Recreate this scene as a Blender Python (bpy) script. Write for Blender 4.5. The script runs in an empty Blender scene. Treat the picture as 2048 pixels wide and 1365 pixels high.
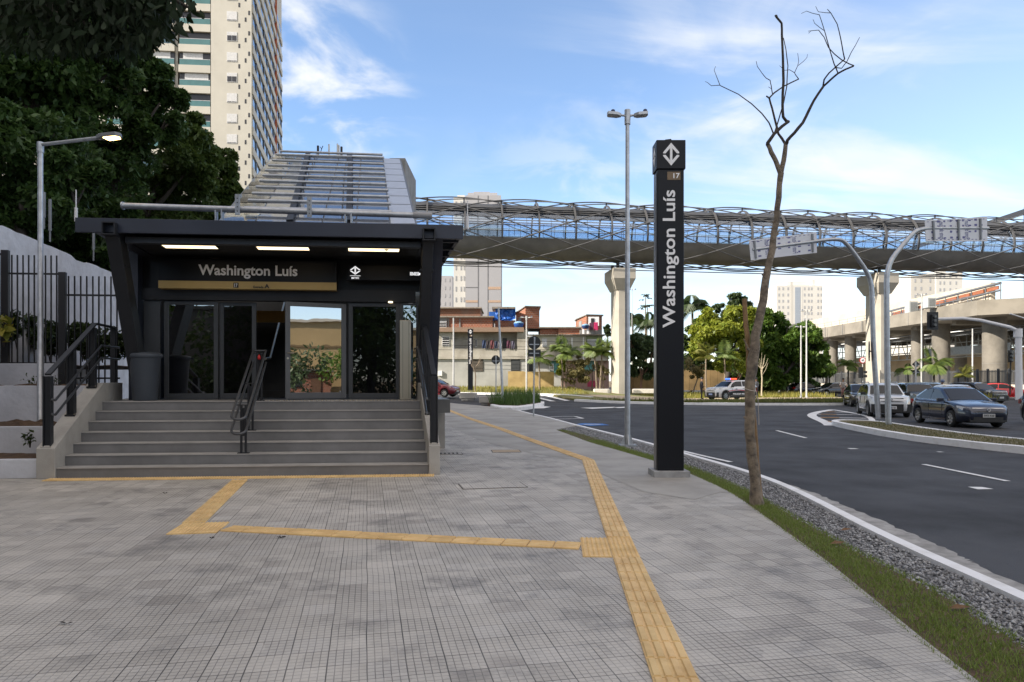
import bpy, bmesh, math, random
import numpy as np
from mathutils import Vector, Matrix
R = math.radians
sc = bpy.context.scene
col = sc.collection

# ---------------------------------------------------------------- camera, sky, sun, exposure
F, CX, HY, EYE = 1365.0, 1024.0, 762.0, 1.6          # focal length and horizon measured on the 2048 px photograph
cam = bpy.data.cameras.new('camera'); camo = bpy.data.objects.new('camera', cam); col.objects.link(camo)
camo.location = (0, 0, EYE); camo.rotation_euler = (R(90), 0, 0)
cam.sensor_width = 36.0; cam.lens = F / 2048 * 36
cam.shift_y = (HY - 682.5) / 2048
cam.clip_end = 5000; cam.clip_start = 0.05
sc.camera = camo

SUN_EL = R(31)
LDIR = Vector((0.93 * math.cos(SUN_EL), 0.36 * math.cos(SUN_EL), -math.sin(SUN_EL))).normalized()   # the way the light travels
sun = bpy.data.lights.new('sun', 'SUN'); suno = bpy.data.objects.new('sun', sun); col.objects.link(suno)
sun.energy = 4.2; sun.angle = R(0.5); sun.color = (1.0, 0.915, 0.79)
suno.rotation_euler = LDIR.to_track_quat('-Z', 'Y').to_euler(); suno.location = (-60, -20, 60)

w = bpy.data.worlds.new('World'); sc.world = w; w.use_nodes = True
nt = w.node_tree; nt.nodes.clear()
def N(tree, typ, **kw):
    n = tree.nodes.new(typ)
    for k, v in kw.items():
        if k.startswith('i_'):
            n.inputs[k[2:].replace('_', ' ')].default_value = v
        else:
            setattr(n, k, v)
    return n
def LK(tree, a, ao, b, bi): tree.links.new(a.outputs[ao], b.inputs[bi])
sky = N(nt, 'ShaderNodeTexSky', sky_type='NISHITA'); sky.sun_disc = False
sky.sun_elevation = SUN_EL
sky.sun_rotation = math.atan2(-LDIR.x, -LDIR.y)
sky.air_density = 1.0; sky.dust_density = 0.35; sky.ozone_density = 2.2; sky.altitude = 700
tc = N(nt, 'ShaderNodeTexCoord')
sep = N(nt, 'ShaderNodeSeparateXYZ'); LK(nt, tc, 'Generated', sep, 0)
# clouds live on a high flat layer: project the direction on it
mx = N(nt, 'ShaderNodeMath', operation='MAXIMUM'); LK(nt, sep, 'Z', mx, 0); mx.inputs[1].default_value = 0.0
ad = N(nt, 'ShaderNodeMath', operation='ADD'); LK(nt, mx, 0, ad, 0); ad.inputs[1].default_value = 0.16
dv = N(nt, 'ShaderNodeVectorMath', operation='SCALE')
inv = N(nt, 'ShaderNodeMath', operation='DIVIDE'); inv.inputs[0].default_value = 1.0; LK(nt, ad, 0, inv, 1)
LK(nt, tc, 'Generated', dv, 0); LK(nt, inv, 0, dv, 'Scale')
def cloudnoise(rot, scale, loc, ns, dist, lo, hi, detail=9):
    m_ = N(nt, 'ShaderNodeMapping'); LK(nt, dv, 0, m_, 'Vector'); m_.inputs['Rotation'].default_value = (0, 0, R(rot)); m_.inputs['Scale'].default_value = (*scale, 0); m_.inputs['Location'].default_value = (*loc, 0)
    n_ = N(nt, 'ShaderNodeTexNoise'); LK(nt, m_, 0, n_, 'Vector'); n_.inputs['Scale'].default_value = ns; n_.inputs['Detail'].default_value = detail; n_.inputs['Roughness'].default_value = .55; n_.inputs['Distortion'].default_value = dist
    r_ = N(nt, 'ShaderNodeMapRange', interpolation_type='SMOOTHSTEP'); LK(nt, n_, 'Fac', r_, 0); r_.inputs[1].default_value = lo; r_.inputs[2].default_value = hi; return r_
def around(d, c0, c1, amp):                            # a patch of the sky round one direction
    d = Vector(d).normalized(); v_ = N(nt, 'ShaderNodeVectorMath', operation='DOT_PRODUCT'); LK(nt, tc, 'Generated', v_, 0); v_.inputs[1].default_value = d
    r_ = N(nt, 'ShaderNodeMapRange', interpolation_type='SMOOTHSTEP'); LK(nt, v_, 'Value', r_, 0); r_.inputs[1].default_value = math.cos(R(c0)); r_.inputs[2].default_value = math.cos(R(c1)); r_.inputs[4].default_value = amp; return r_
def op(o, a, b):
    n_ = N(nt, 'ShaderNodeMath', operation=o)
    for i, q in enumerate((a, b)):
        if isinstance(q, (int, float)): n_.inputs[i].default_value = q
        else: LK(nt, q, 0, n_, i)
    return n_
wisps = cloudnoise(38, (.5, 1.7), (.9, .35), .9, 1.2, .49, .74)         # thin high streaks
puffs = cloudnoise(10, (1, 1), (3.1, 1.7), 2.6, .5, .47, .66)          # soft heaped cloud
gauze = cloudnoise(60, (.6, 1.2), (7.3, 2.2), .6, .6, .35, .75, 5)
hz = N(nt, 'ShaderNodeMapRange'); LK(nt, sep, 'Z', hz, 0)
hz.inputs[1].default_value = 0.0; hz.inputs[2].default_value = 0.25; hz.inputs[3].default_value = 0.52; hz.inputs[4].default_value = 0.0
f = op('MULTIPLY', wisps, op('ADD', around((.50, 1, .34), 28, 6, .62), .03))
f = op('ADD', f, op('MULTIPLY', puffs, op('ADD', around((-.345, 1, .40), 12.0, 5.0, 1.0), around((.42, 1, .62), 15, 7, .22))))
f = op('ADD', f, op('MULTIPLY', puffs, around((.22, 1, .10), 24, 6, .40)))
f = op('ADD', f, op('MULTIPLY', gauze, .05))
f = op('ADD', f, around((.62, 1, .26), 24, 4, .13))
a3 = op('ADD', f, hz); a3.use_clamp = True
mixc = N(nt, 'ShaderNodeMixRGB'); LK(nt, a3, 0, mixc, 'Fac'); LK(nt, sky, 0, mixc, 'Color1')
mixc.inputs['Color2'].default_value = (3.65, 3.75, 3.9, 1)
# warm white cloud added overhead and behind the camera to neutralise the blue shade
bk_ = N(nt, 'ShaderNodeMapRange', interpolation_type='SMOOTHSTEP'); LK(nt, sep, 'Y', bk_, 0); bk_.inputs[1].default_value = .62; bk_.inputs[2].default_value = .10
hi_ = N(nt, 'ShaderNodeMapRange', interpolation_type='SMOOTHSTEP'); LK(nt, sep, 'Z', hi_, 0); hi_.inputs[1].default_value = .10; hi_.inputs[2].default_value = .42
fill_cloud = op('MULTIPLY', op('MULTIPLY', bk_, hi_), .92)
mixb = N(nt, 'ShaderNodeMixRGB'); LK(nt, fill_cloud, 0, mixb, 'Fac'); LK(nt, mixc, 0, mixb, 'Color1'); mixb.inputs['Color2'].default_value = (4.7, 4.28, 3.95, 1)
mixc = mixb
bg = N(nt, 'ShaderNodeBackground'); LK(nt, mixc, 0, bg, 'Color'); bg.inputs['Strength'].default_value = 0.13
ow = N(nt, 'ShaderNodeOutputWorld'); LK(nt, bg, 0, ow, 'Surface')
sc.view_settings.view_transform = 'Standard'; sc.view_settings.look = 'None'
sc.view_settings.exposure = 1.12; sc.view_settings.gamma = 1.0; sc.view_settings.use_curve_mapping = False
sc.cycles.max_bounces = 8; sc.cycles.transparent_max_bounces = 16
sc.cycles.use_denoising = True

# ---------------------------------------------------------------- surveying: pixel -> place
def gz(X, Y):
    t = min(1, max(0, (Y - 38) / 37)); t = t * t * (3 - 2 * t)
    s = min(1, max(0, (X - 4) / 12)); s = 1 - s * s * (3 - 2 * s)
    return 0.9 * t * s
def P(px, py, Y): return Vector(((px - CX) / F * Y, Y, EYE - (py - HY) / F * Y))
def G(px, py, z=0.0):
    Y = (EYE - z) * F / (py - HY); return Vector(((px - CX) / F * Y, Y, z))
def G2(px, py, z=0.0):
    g = G(px, py, z); return (g.x, g.y)
def GT(px, py, z=0.0):                                # the same on the rising ground
    g = G(px, py, z)
    for _ in range(30): g = g.lerp(G(px, py, z + gz(g.x, g.y)), 0.5)
    return g

# ---------------------------------------------------------------- object helpers
wloc = {}
def tag(o, label=None, cat=None, group=None, kind=None):
    if label: o['label'] = label
    if cat: o['category'] = cat
    if group: o['group'] = group
    if kind: o['kind'] = kind
    return o
def thing(name, label, cat, loc=(0, 0, 0), group=None, rz=0.0):
    o = bpy.data.objects.new(name, None); col.objects.link(o)
    o.location = loc; o.rotation_euler = (0, 0, rz); o.empty_display_size = 0.2
    wloc[o.name] = Vector(loc)
    return tag(o, label, cat, group)
def link(name, me, parent=None, loc=None):
    o = bpy.data.objects.new(name, me); col.objects.link(o)
    if parent: o.parent = parent; wloc[o.name] = wloc[parent.name]
    if loc is not None: o.location = loc
    return o
def npmesh(name, V, Fc, mats, parent=None, smooth=False, mi=None, local=False, origin=None):
    V = np.asarray(V, dtype=np.float32); Fc = np.asarray(Fc, dtype=np.int32)
    k = Fc.shape[1]
    if parent is not None:
        org = Vector((0, 0, 0)) if local else wloc[parent.name]
    else:
        org = Vector(origin) if origin is not None else Vector(((V[:, 0].min() + V[:, 0].max()) / 2, (V[:, 1].min() + V[:, 1].max()) / 2, V[:, 2].min()))
    V = V - np.array(org, dtype=np.float32)
    me = bpy.data.meshes.new(name)
    me.vertices.add(len(V)); me.vertices.foreach_set('co', V.ravel())
    me.loops.add(Fc.size); me.loops.foreach_set('vertex_index', Fc.ravel())
    me.polygons.add(len(Fc)); me.polygons.foreach_set('loop_start', np.arange(0, Fc.size, k, dtype=np.int32))
    if smooth: me.polygons.foreach_set('use_smooth', np.ones(len(Fc), dtype=bool))
    for m in (mats if isinstance(mats, (list, tuple)) else [mats]): me.materials.append(m)
    if mi is not None: me.polygons.foreach_set('material_index', np.asarray(mi, dtype=np.int32))
    me.update(); me.validate()
    o = link(name, me, parent, None if parent is not None else org)
    if parent is None: wloc[o.name] = Vector(org)
    return o
class MB:
    def __init__(s): s.v = []; s.f = []; s.m = []; s.s = []
    def add(s, V, Fc, mi=0, sm=False, T=None):
        b = len(s.v)
        for p in V: s.v.append(T(*p) if T else tuple(p))
        for f in Fc: s.f.append(tuple(i + b for i in f)); s.m.append(mi); s.s.append(sm)
        return s
    def box(s, x0, x1, y0, y1, z0, z1, mi=0, T=None):
        V = [(x0,y0,z0),(x1,y0,z0),(x1,y1,z0),(x0,y1,z0),(x0,y0,z1),(x1,y0,z1),(x1,y1,z1),(x0,y1,z1)]
        return s.add(V, [(0,3,2,1),(4,5,6,7),(0,1,5,4),(1,2,6,5),(2,3,7,6),(3,0,4,7)], mi, False, T)
    def obox(s, c, size, rz=0, mi=0, tilt=None):
        M = Matrix.Rotation(rz, 3, 'Z')
        if tilt is not None: M = M @ tilt
        c = Vector(c); hx, hy, hz_ = size[0]/2, size[1]/2, size[2]/2
        T = lambda x, y, z: tuple(c + M @ Vector((x, y, z)))
        return s.box(-hx, hx, -hy, hy, -hz_, hz_, mi, T)
    def beam(s, p0, p1, w_, h_, mi=0, up=(0, 0, 1)):
        p0 = Vector(p0); p1 = Vector(p1); d = (p1 - p0); L = d.length; d.normalize()
        u = Vector(up)
        if abs(d.dot(u)) > .99: u = Vector((1, 0, 0))
        sx = d.cross(u).normalized(); uz = sx.cross(d)
        T = lambda x, y, z: tuple(p0 + sx * x + d * y + uz * z)
        return s.box(-w_/2, w_/2, 0, L, -h_/2, h_/2, mi, T)
    def tube(s, pts, r, seg=8, mi=0, sm=True, closed=False, T=None):
        pts = [Vector(p) for p in pts]; n = len(pts)
        rs = r if isinstance(r, (list, tuple)) else [r] * n
        V = []; Fc = []
        prev = None
        for i in range(n):
            a = pts[(i - 1) % n] if (i > 0 or closed) else pts[0]
            b = pts[(i + 1) % n] if (i < n - 1 or closed) else pts[-1]
            t = (b - a)
            if t.length < 1e-9: t = Vector((0, 0, 1))
            t.normalize()
            if prev is None:
                q = Vector((0, 0, 1)) if abs(t.z) < .9 else Vector((1, 0, 0))
                e = t.cross(q).normalized()
            else:
                e = (prev - t * prev.dot(t))
                e = e.normalized() if e.length > 1e-6 else t.orthogonal().normalized()
            prev = e; g = t.cross(e)
            for k in range(seg):
                an = 2 * math.pi * k / seg
                V.append(tuple(pts[i] + (e * math.cos(an) + g * math.sin(an)) * rs[i]))
        m = n if closed else n - 1
        for i in range(m):
            j = (i + 1) % n
            for k in range(seg):
                l = (k + 1) % seg
                Fc.append((i*seg+k, i*seg+l, j*seg+l, j*seg+k))
        s.add(V, Fc, mi, sm, T)
        if not closed:
            s.add(V[:seg], [tuple(range(seg))[::-1]], mi, False, T); s.add(V[-seg:], [tuple(range(seg))], mi, False, T)
        return s
    def cyl(s, p0, p1, r0, r1=None, seg=12, mi=0, T=None): return s.tube([p0, p1], [r0, r0 if r1 is None else r1], seg, mi, True, False, T)
    def prism(s, poly, z0, z1, mi=0, T=None):
        n = len(poly)
        V = [(x, y, z0) for x, y in poly] + [(x, y, z1) for x, y in poly]
        Fc = [tuple(range(n))[::-1], tuple(range(n, 2*n))] + [(i, (i+1) % n, n+(i+1) % n, n+i) for i in range(n)]
        return s.add(V, Fc, mi, False, T)
    def extr(s, poly, T, d0, d1, mi=0):              # poly in (a,b), extruded along c: T(a,b,c)
        n = len(poly)
        V = [T(a, b, d0) for a, b in poly] + [T(a, b, d1) for a, b in poly]
        Fc = [tuple(range(n))[::-1], tuple(range(n, 2*n))] + [(i, (i+1) % n, n+(i+1) % n, n+i) for i in range(n)]
        return s.add(V, Fc, mi)
    def lathe(s, c, prof, seg=16, mi=0, sm=True):
        c = Vector(c); V = []; Fc = []
        for r, z in prof:
            for k in range(seg):
                a = 2*math.pi*k/seg; V.append((c.x + r*math.cos(a), c.y + r*math.sin(a), c.z + z))
        for i in range(len(prof)-1):
            for k in range(seg):
                l = (k+1) % seg; Fc.append((i*seg+k, i*seg+l, (i+1)*seg+l, (i+1)*seg+k))
        Fc.append(tuple(range(seg))[::-1]); Fc.append(tuple(range((len(prof)-1)*seg, len(prof)*seg)))
        return s.add(V, Fc, mi, sm)
    def quad(s, a, b, c, d, mi=0): return s.add([a, b, c, d], [(0,1,2,3)], mi)
    def build(s, name, mats, parent=None, local=False, origin=None, bevel=0, recalc=True):
        me = bpy.data.meshes.new(name)
        V = [Vector(p) for p in s.v]
        if parent is not None: org = Vector((0,0,0)) if local else wloc[parent.name]
        elif origin is not None: org = Vector(origin)
        else:
            xs = [p.x for p in V]; ys = [p.y for p in V]; zs = [p.z for p in V]
            org = Vector(((min(xs)+max(xs))/2, (min(ys)+max(ys))/2, min(zs)))
        me.from_pydata([tuple(p - org) for p in V], [], s.f)
        for m in (mats if isinstance(mats, (list, tuple)) else [mats]): me.materials.append(m)
        me.polygons.foreach_set('material_index', s.m); me.polygons.foreach_set('use_smooth', s.s)
        if recalc:
            bm = bmesh.new(); bm.from_mesh(me); bmesh.ops.recalc_face_normals(bm, faces=bm.faces); bm.to_mesh(me); bm.free()
        me.update()
        o = link(name, me, parent, None if parent is not None else org)
        if parent is None: wloc[o.name] = Vector(org)
        if bevel:
            b = o.modifiers.new('bevel', 'BEVEL'); b.width = bevel; b.segments = 2; b.limit_method = 'ANGLE'; b.angle_limit = R(40)
        return o
def copy_tree(o, parent=None):
    c = o.copy(); col.objects.link(c)
    if parent: c.parent = parent
    for ch in list(o.children): copy_tree(ch, c)
    return c
def text_geo(st, width=None, height=None, thick=0.004, bold=0.0, space=1.0):
    cu = bpy.data.curves.new('t', 'FONT'); cu.body = st; cu.size = 1; cu.extrude = 0.01; cu.offset = bold; cu.resolution_u = 3; cu.space_character = space
    o = bpy.data.objects.new('t', cu); col.objects.link(o)
    dg = bpy.context.evaluated_depsgraph_get(); dg.update()
    me = bpy.data.meshes.new_from_object(o.evaluated_get(dg))
    V = [Vector(v.co) for v in me.vertices]; Fc = [tuple(p.vertices) for p in me.polygons]
    bpy.data.objects.remove(o); bpy.data.curves.remove(cu); bpy.data.meshes.remove(me)
    x0 = min(v.x for v in V); x1 = max(v.x for v in V); y0 = min(v.y for v in V); y1 = max(v.y for v in V)
    sx = width / (x1 - x0) if width else None; sy = height / (y1 - y0) if height else None
    sx = sx or sy; sy = sy or sx
    return [((v.x - x0) * sx, (v.y - y0) * sy, (v.z + 0.01) / 0.02 * thick) for v in V], Fc
def catmull(pts, n=6):
    pts = [Vector(p).to_2d() if len(p) > 2 else Vector(p) for p in pts]; out = []
    for i in range(len(pts) - 1):
        p0 = pts[max(0, i-1)]; p1 = pts[i]; p2 = pts[i+1]; p3 = pts[min(len(pts)-1, i+2)]
        for k in range(n):
            t = k / n
            out.append(0.5 * ((2*p1) + (p2-p0)*t + (2*p0-5*p1+4*p2-p3)*t*t + (3*p1-p0-3*p2+p3)*t**3))
    out.append(pts[-1]); return [(p.x, p.y) for p in out]
def sheet(name, poly, z, m, skirt=None, step=4.0, sm=None, parent=None, flat=False):
    """a ground sheet that follows the terrain, with an optional vertical edge (kerb face)"""
    bm = bmesh.new()
    vs = [bm.verts.new((x, y, 0)) for x, y in poly]
    bm.faces.new(vs)
    bmesh.ops.triangulate(bm, faces=bm.faces[:])
    for _ in range(7):
        lg = [e for e in bm.edges if e.calc_length() > step * (1 if max(e.verts[0].co.y, e.verts[1].co.y) > 34 else 8)]
        if not lg: break
        bmesh.ops.subdivide_edges(bm, edges=lg, cuts=1)
        bmesh.ops.triangulate(bm, faces=bm.faces[:])
    bmesh.ops.recalc_face_normals(bm, faces=bm.faces[:])
    if sum(f.normal.z for f in bm.faces) < 0: bmesh.ops.reverse_faces(bm, faces=bm.faces[:])
    if skirt is not None:
        bd = [e for e in bm.edges if e.is_boundary]
        r = bmesh.ops.extrude_edge_only(bm, edges=bd)
        low = {v for v in r['geom'] if isinstance(v, bmesh.types.BMVert)}
    else: low = set()
    for v in bm.verts: v.co.z = gz(v.co.x, v.co.y) + (skirt if v in low else z)
    if skirt is not None: bmesh.ops.recalc_face_normals(bm, faces=bm.faces[:])
    me = bpy.data.meshes.new(name); bm.to_mesh(me); bm.free()
    me.materials.append(m)
    o = link(name, me, parent); 
    if parent is None: wloc[o.name] = Vector((0, 0, 0))
    return o
def curvestrip(a, b):                                  # polygon between two polylines
    return list(a) + list(b)[::-1]

# ---------------------------------------------------------------- materials
MATS = {}
def M(name, c, rough=0.6, metal=0.0, var=0.18, scale=4.0, bump=0.0, bscale=40.0, spec=0.5, c2=None, detail=5, coat=0.0, island=0.0, hue=.02, world=False, lo=0.38, hi=0.66):
    if name in MATS: return MATS[name]
    m = bpy.data.materials.new(name); m.use_nodes = True; t = m.node_tree; b = t.nodes['Principled BSDF']
    b.inputs['Roughness'].default_value = rough; b.inputs['Metallic'].default_value = metal
    b.inputs['Specular IOR Level'].default_value = spec; b.inputs['Coat Weight'].default_value = coat; b.inputs['Coat Roughness'].default_value = 0.04
    if c2 is None: c2 = tuple(x * (1 - var) for x in c)
    co = N(t, 'ShaderNodeNewGeometry') if world else N(t, 'ShaderNodeTexCoord'); so = 'Position' if world else 'Object'
    n = N(t, 'ShaderNodeTexNoise'); n.inputs['Scale'].default_value = scale; n.inputs['Detail'].default_value = detail; n.inputs['Roughness'].default_value = .62
    LK(t, co, so, n, 'Vector')
    mr = N(t, 'ShaderNodeMapRange'); mr.inputs[1].default_value = lo; mr.inputs[2].default_value = hi; LK(t, n, 'Fac', mr, 0)
    mi = N(t, 'ShaderNodeMixRGB'); mi.inputs[1].default_value = (*c, 1); mi.inputs[2].default_value = (*c2, 1); LK(t, mr, 0, mi, 0)
    out = mi
    if island:
        g = N(t, 'ShaderNodeNewGeometry'); hs = N(t, 'ShaderNodeHueSaturation')
        m1 = N(t, 'ShaderNodeMapRange'); LK(t, g, 'Random Per Island', m1, 0); m1.inputs[3].default_value = 1 - island; m1.inputs[4].default_value = 1 + island
        LK(t, m1, 0, hs, 'Value'); LK(t, mi, 0, hs, 'Color')
        m2 = N(t, 'ShaderNodeMapRange'); LK(t, g, 'Random Per Island', m2, 0); m2.inputs[3].default_value = 0.5 + hue; m2.inputs[4].default_value = 0.5 - hue
        LK(t, m2, 0, hs, 'Hue'); out = hs
    LK(t, out, 0, b, 'Base Color')
    rr = N(t, 'ShaderNodeMapRange'); LK(t, n, 'Fac', rr, 0); rr.inputs[3].default_value = max(0, rough * .85); rr.inputs[4].default_value = min(1, rough * 1.15); LK(t, rr, 0, b, 'Roughness')
    if bump:
        n2 = N(t, 'ShaderNodeTexNoise'); n2.inputs['Scale'].default_value = bscale; n2.inputs['Detail'].default_value = 4; LK(t, co, so, n2, 'Vector')
        bp = N(t, 'ShaderNodeBump'); bp.inputs['Strength'].default_value = bump; bp.inputs['Distance'].default_value = 0.02
        LK(t, n2, 'Fac', bp, 'Height'); LK(t, bp, 0, b, 'Normal')
    MATS[name] = m; return m
def leafmat(name, c, c2, trans=0.3, island=0.35, rough=0.5):
    m = bpy.data.materials.new(name); m.use_nodes = True; t = m.node_tree; b = t.nodes['Principled BSDF']; o = t.nodes['Material Output']
    g = N(t, 'ShaderNodeNewGeometry'); mi = N(t, 'ShaderNodeMixRGB'); mi.inputs[1].default_value = (*c, 1); mi.inputs[2].default_value = (*c2, 1)
    LK(t, g, 'Random Per Island', mi, 0)
    LK(t, mi, 0, b, 'Base Color'); b.inputs['Roughness'].default_value = rough; b.inputs['Specular IOR Level'].default_value = 0.35
    tr = N(t, 'ShaderNodeBsdfTranslucent'); hs = N(t, 'ShaderNodeHueSaturation'); hs.inputs['Value'].default_value = 1.5; hs.inputs['Hue'].default_value = .485
    LK(t, mi, 0, hs, 'Color'); LK(t, hs, 0, tr, 'Color')
    ms = N(t, 'ShaderNodeMixShader'); ms.inputs[0].default_value = trans; LK(t, b, 0, ms, 1); LK(t, tr, 0, ms, 2); LK(t, ms, 0, o, 'Surface')
    MATS[name] = m; return m
def glassmat(name, tint=(.02, .025, .03), refl=0.35, trans=0.3, tcol=(.5, .55, .55), rough=0.01, diff=(.01, .01, .012)):
    """pane: part mirror, part see-through, the rest its own body colour"""
    m = bpy.data.materials.new(name); m.use_nodes = True; t = m.node_tree; t.nodes.clear(); o = N(t, 'ShaderNodeOutputMaterial')
    gl = N(t, 'ShaderNodeBsdfGlossy'); gl.inputs['Roughness'].default_value = rough; gl.inputs['Color'].default_value = (.9, .92, .95, 1)
    tr = N(t, 'ShaderNodeBsdfTransparent'); tr.inputs['Color'].default_value = (*tcol, 1)
    df = N(t, 'ShaderNodeBsdfDiffuse'); df.inputs['Color'].default_value = (*diff, 1)
    m1 = N(t, 'ShaderNodeMixShader'); m1.inputs[0].default_value = trans; LK(t, df, 0, m1, 1); LK(t, tr, 0, m1, 2)
    lw = N(t, 'ShaderNodeLayerWeight'); lw.inputs['Blend'].default_value = 0.25
    mr = N(t, 'ShaderNodeMapRange'); LK(t, lw, 'Fresnel', mr, 0); mr.inputs[3].default_value = refl; mr.inputs[4].default_value = 1.0
    m2 = N(t, 'ShaderNodeMixShader'); LK(t, mr, 0, m2, 0); LK(t, m1, 0, m2, 1); LK(t, gl, 0, m2, 2)
    n = N(t, 'ShaderNodeTexNoise'); n.inputs['Scale'].default_value = 1.4; bp = N(t, 'ShaderNodeBump'); bp.inputs['Strength'].default_value = 0.02; bp.inputs['Distance'].default_value = .05
    tcn = N(t, 'ShaderNodeTexCoord'); LK(t, tcn, 'Object', n, 'Vector'); LK(t, n, 'Fac', bp, 'Height'); LK(t, bp, 0, gl, 'Normal')
    LK(t, m2, 0, o, 'Surface'); MATS[name] = m; return m
def emat(name, c, s):
    m = bpy.data.materials.new(name); m.use_nodes = True; t = m.node_tree; b = t.nodes['Principled BSDF']
    b.inputs['Base Color'].default_value = (*c, 1); b.inputs['Emission Color'].default_value = (*c, 1); b.inputs['Emission Strength'].default_value = s
    MATS[name] = m; return m

def tilemat():
    """hydraulic floor tiles 22 cm, each pressed into 5 x 5 squares; laid in the pavement's own direction"""
    m = bpy.data.materials.new('pavement_tiles'); m.use_nodes = True; t = m.node_tree; b = t.nodes['Principled BSDF']
    g = N(t, 'ShaderNodeNewGeometry'); mp_ = N(t, 'ShaderNodeMapping'); LK(t, g, 'Position', mp_, 0)
    mp_.vector_type = 'POINT'; mp_.inputs['Rotation'].default_value = (0, 0, R(-12)); mp_.inputs['Scale'].default_value = (1, 1, 0)
    dn_ = N(t, 'ShaderNodeTexNoise'); dn_.inputs['Scale'].default_value = 1.3; dn_.inputs['Detail'].default_value = 2; LK(t, g, 'Position', dn_, 'Vector')
    ds_ = N(t, 'ShaderNodeVectorMath', operation='SUBTRACT'); LK(t, dn_, 'Color', ds_, 0); ds_.inputs[1].default_value = (.5, .5, .5)
    dm_ = N(t, 'ShaderNodeVectorMath', operation='SCALE'); LK(t, ds_, 0, dm_, 0); dm_.inputs['Scale'].default_value = .022
    da_ = N(t, 'ShaderNodeVectorMath', operation='ADD'); LK(t, mp_, 0, da_, 0); LK(t, dm_, 0, da_, 1); mp_ = da_
    def frac(scale):
        s = N(t, 'ShaderNodeVectorMath', operation='SCALE'); s.inputs['Scale'].default_value = scale; LK(t, mp_, 0, s, 0)
        f = N(t, 'ShaderNodeVectorMath', operation='FRACTION'); LK(t, s, 0, f, 0)
        fl = N(t, 'ShaderNodeVectorMath', operation='FLOOR'); LK(t, s, 0, fl, 0)
        return f, fl
    def groove(f, wd):
        sp = N(t, 'ShaderNodeSeparateXYZ'); LK(t, f, 0, sp, 0); outs = []
        for ax in ('X', 'Y'):
            s1 = N(t, 'ShaderNodeMath', operation='SUBTRACT'); LK(t, sp, ax, s1, 0); s1.inputs[1].default_value = .5
            ab = N(t, 'ShaderNodeMath', operation='ABSOLUTE'); LK(t, s1, 0, ab, 0)
            mr = N(t, 'ShaderNodeMapRange'); LK(t, ab, 0, mr, 0); mr.inputs[1].default_value = .5 - wd; mr.inputs[2].default_value = .5 - wd * .45
            outs.append(mr)
        mx_ = N(t, 'ShaderNodeMath', operation='MAXIMUM'); LK(t, outs[0], 0, mx_, 0); LK(t, outs[1], 0, mx_, 1); return mx_
    ft, flt = frac(1 / .22); fc, _ = frac(5 / .22)
    gt = groove(ft, .022); gc = groove(fc, .085)
    wn = N(t, 'ShaderNodeTexWhiteNoise'); wn.noise_dimensions = '2D'; LK(t, flt, 0, wn, 'Vector')
    def noise(sc_, det, lo, hi, rough=.6):
        n = N(t, 'ShaderNodeTexNoise'); n.inputs['Scale'].default_value = sc_; n.inputs['Detail'].default_value = det; n.inputs['Roughness'].default_value = rough
        LK(t, g, 'Position', n, 'Vector'); r = N(t, 'ShaderNodeMapRange'); LK(t, n, 'Fac', r, 0); r.inputs[1].default_value = lo; r.inputs[2].default_value = hi; return r
    def mix(fac, a, c, blend='MIX', f=None):
        x = N(t, 'ShaderNodeMixRGB', blend_type=blend)
        if fac is not None: LK(t, fac, 0, x, 0)
        else: x.inputs[0].default_value = f
        if isinstance(a, tuple): x.inputs[1].default_value = (*a, 1)
        else: LK(t, a, 0, x, 1)
        if isinstance(c, tuple): x.inputs[2].default_value = (*c, 1)
        else: LK(t, c, 0, x, 2)
        return x
    base = mix(noise(.55, 6, .35, .68), (.525, .495, .45), (.335, .315, .285))
    # a few tiles of a browner or darker batch
    r1 = N(t, 'ShaderNodeMapRange'); LK(t, wn, 'Value', r1, 0); r1.inputs[1].default_value = .58; r1.inputs[2].default_value = .95; r1.inputs[4].default_value = .6
    patch = noise(.5, 4, .47, .58); pm = N(t, 'ShaderNodeMath', operation='MULTIPLY'); LK(t, r1, 0, pm, 0); LK(t, patch, 0, pm, 1)
    base = mix(pm, base, (.235, .215, .195))
    r2 = N(t, 'ShaderNodeMapRange'); LK(t, wn, 'Value', r2, 0); r2.inputs[1].default_value = 0; r2.inputs[2].default_value = .3; r2.inputs[3].default_value = .22; r2.inputs[4].default_value = 0
    base = mix(r2, base, (.47, .46, .45))
    st = noise(1.25, 9, .52, .68, .72); stm = N(t, 'ShaderNodeMath', operation='MULTIPLY'); LK(t, st, 0, stm, 0); stm.inputs[1].default_value = .82
    base = mix(stm, base, (.15, .145, .14))
    sm_ = noise(26, 3, .45, .75); smm = N(t, 'ShaderNodeMath', operation='MULTIPLY'); LK(t, sm_, 0, smm, 0); smm.inputs[1].default_value = .22
    base = mix(smm, base, (.25, .245, .24))
    hv = N(t, 'ShaderNodeHueSaturation'); jr = N(t, 'ShaderNodeMapRange'); wn2 = N(t, 'ShaderNodeTexWhiteNoise'); wn2.noise_dimensions = '3D'; LK(t, flt, 0, wn2, 'Vector'); LK(t, wn2, 'Value', jr, 0); jr.inputs[3].default_value = .93; jr.inputs[4].default_value = 1.06; LK(t, jr, 0, hv, 'Value'); LK(t, base, 0, hv, 'Color'); base = hv
    gn = noise(1.1, 4, .35, .65); gm = N(t, 'ShaderNodeMapRange'); LK(t, gn, 0, gm, 0); gm.inputs[3].default_value = .55; gm.inputs[4].default_value = .95
    gw = N(t, 'ShaderNodeMapRange'); LK(t, wn2, 'Value', gw, 0); gw.inputs[3].default_value = 1.1; gw.inputs[4].default_value = .55
    gm2 = N(t, 'ShaderNodeMath', operation='MULTIPLY'); LK(t, gm, 0, gm2, 0); LK(t, gw, 0, gm2, 1)
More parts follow.
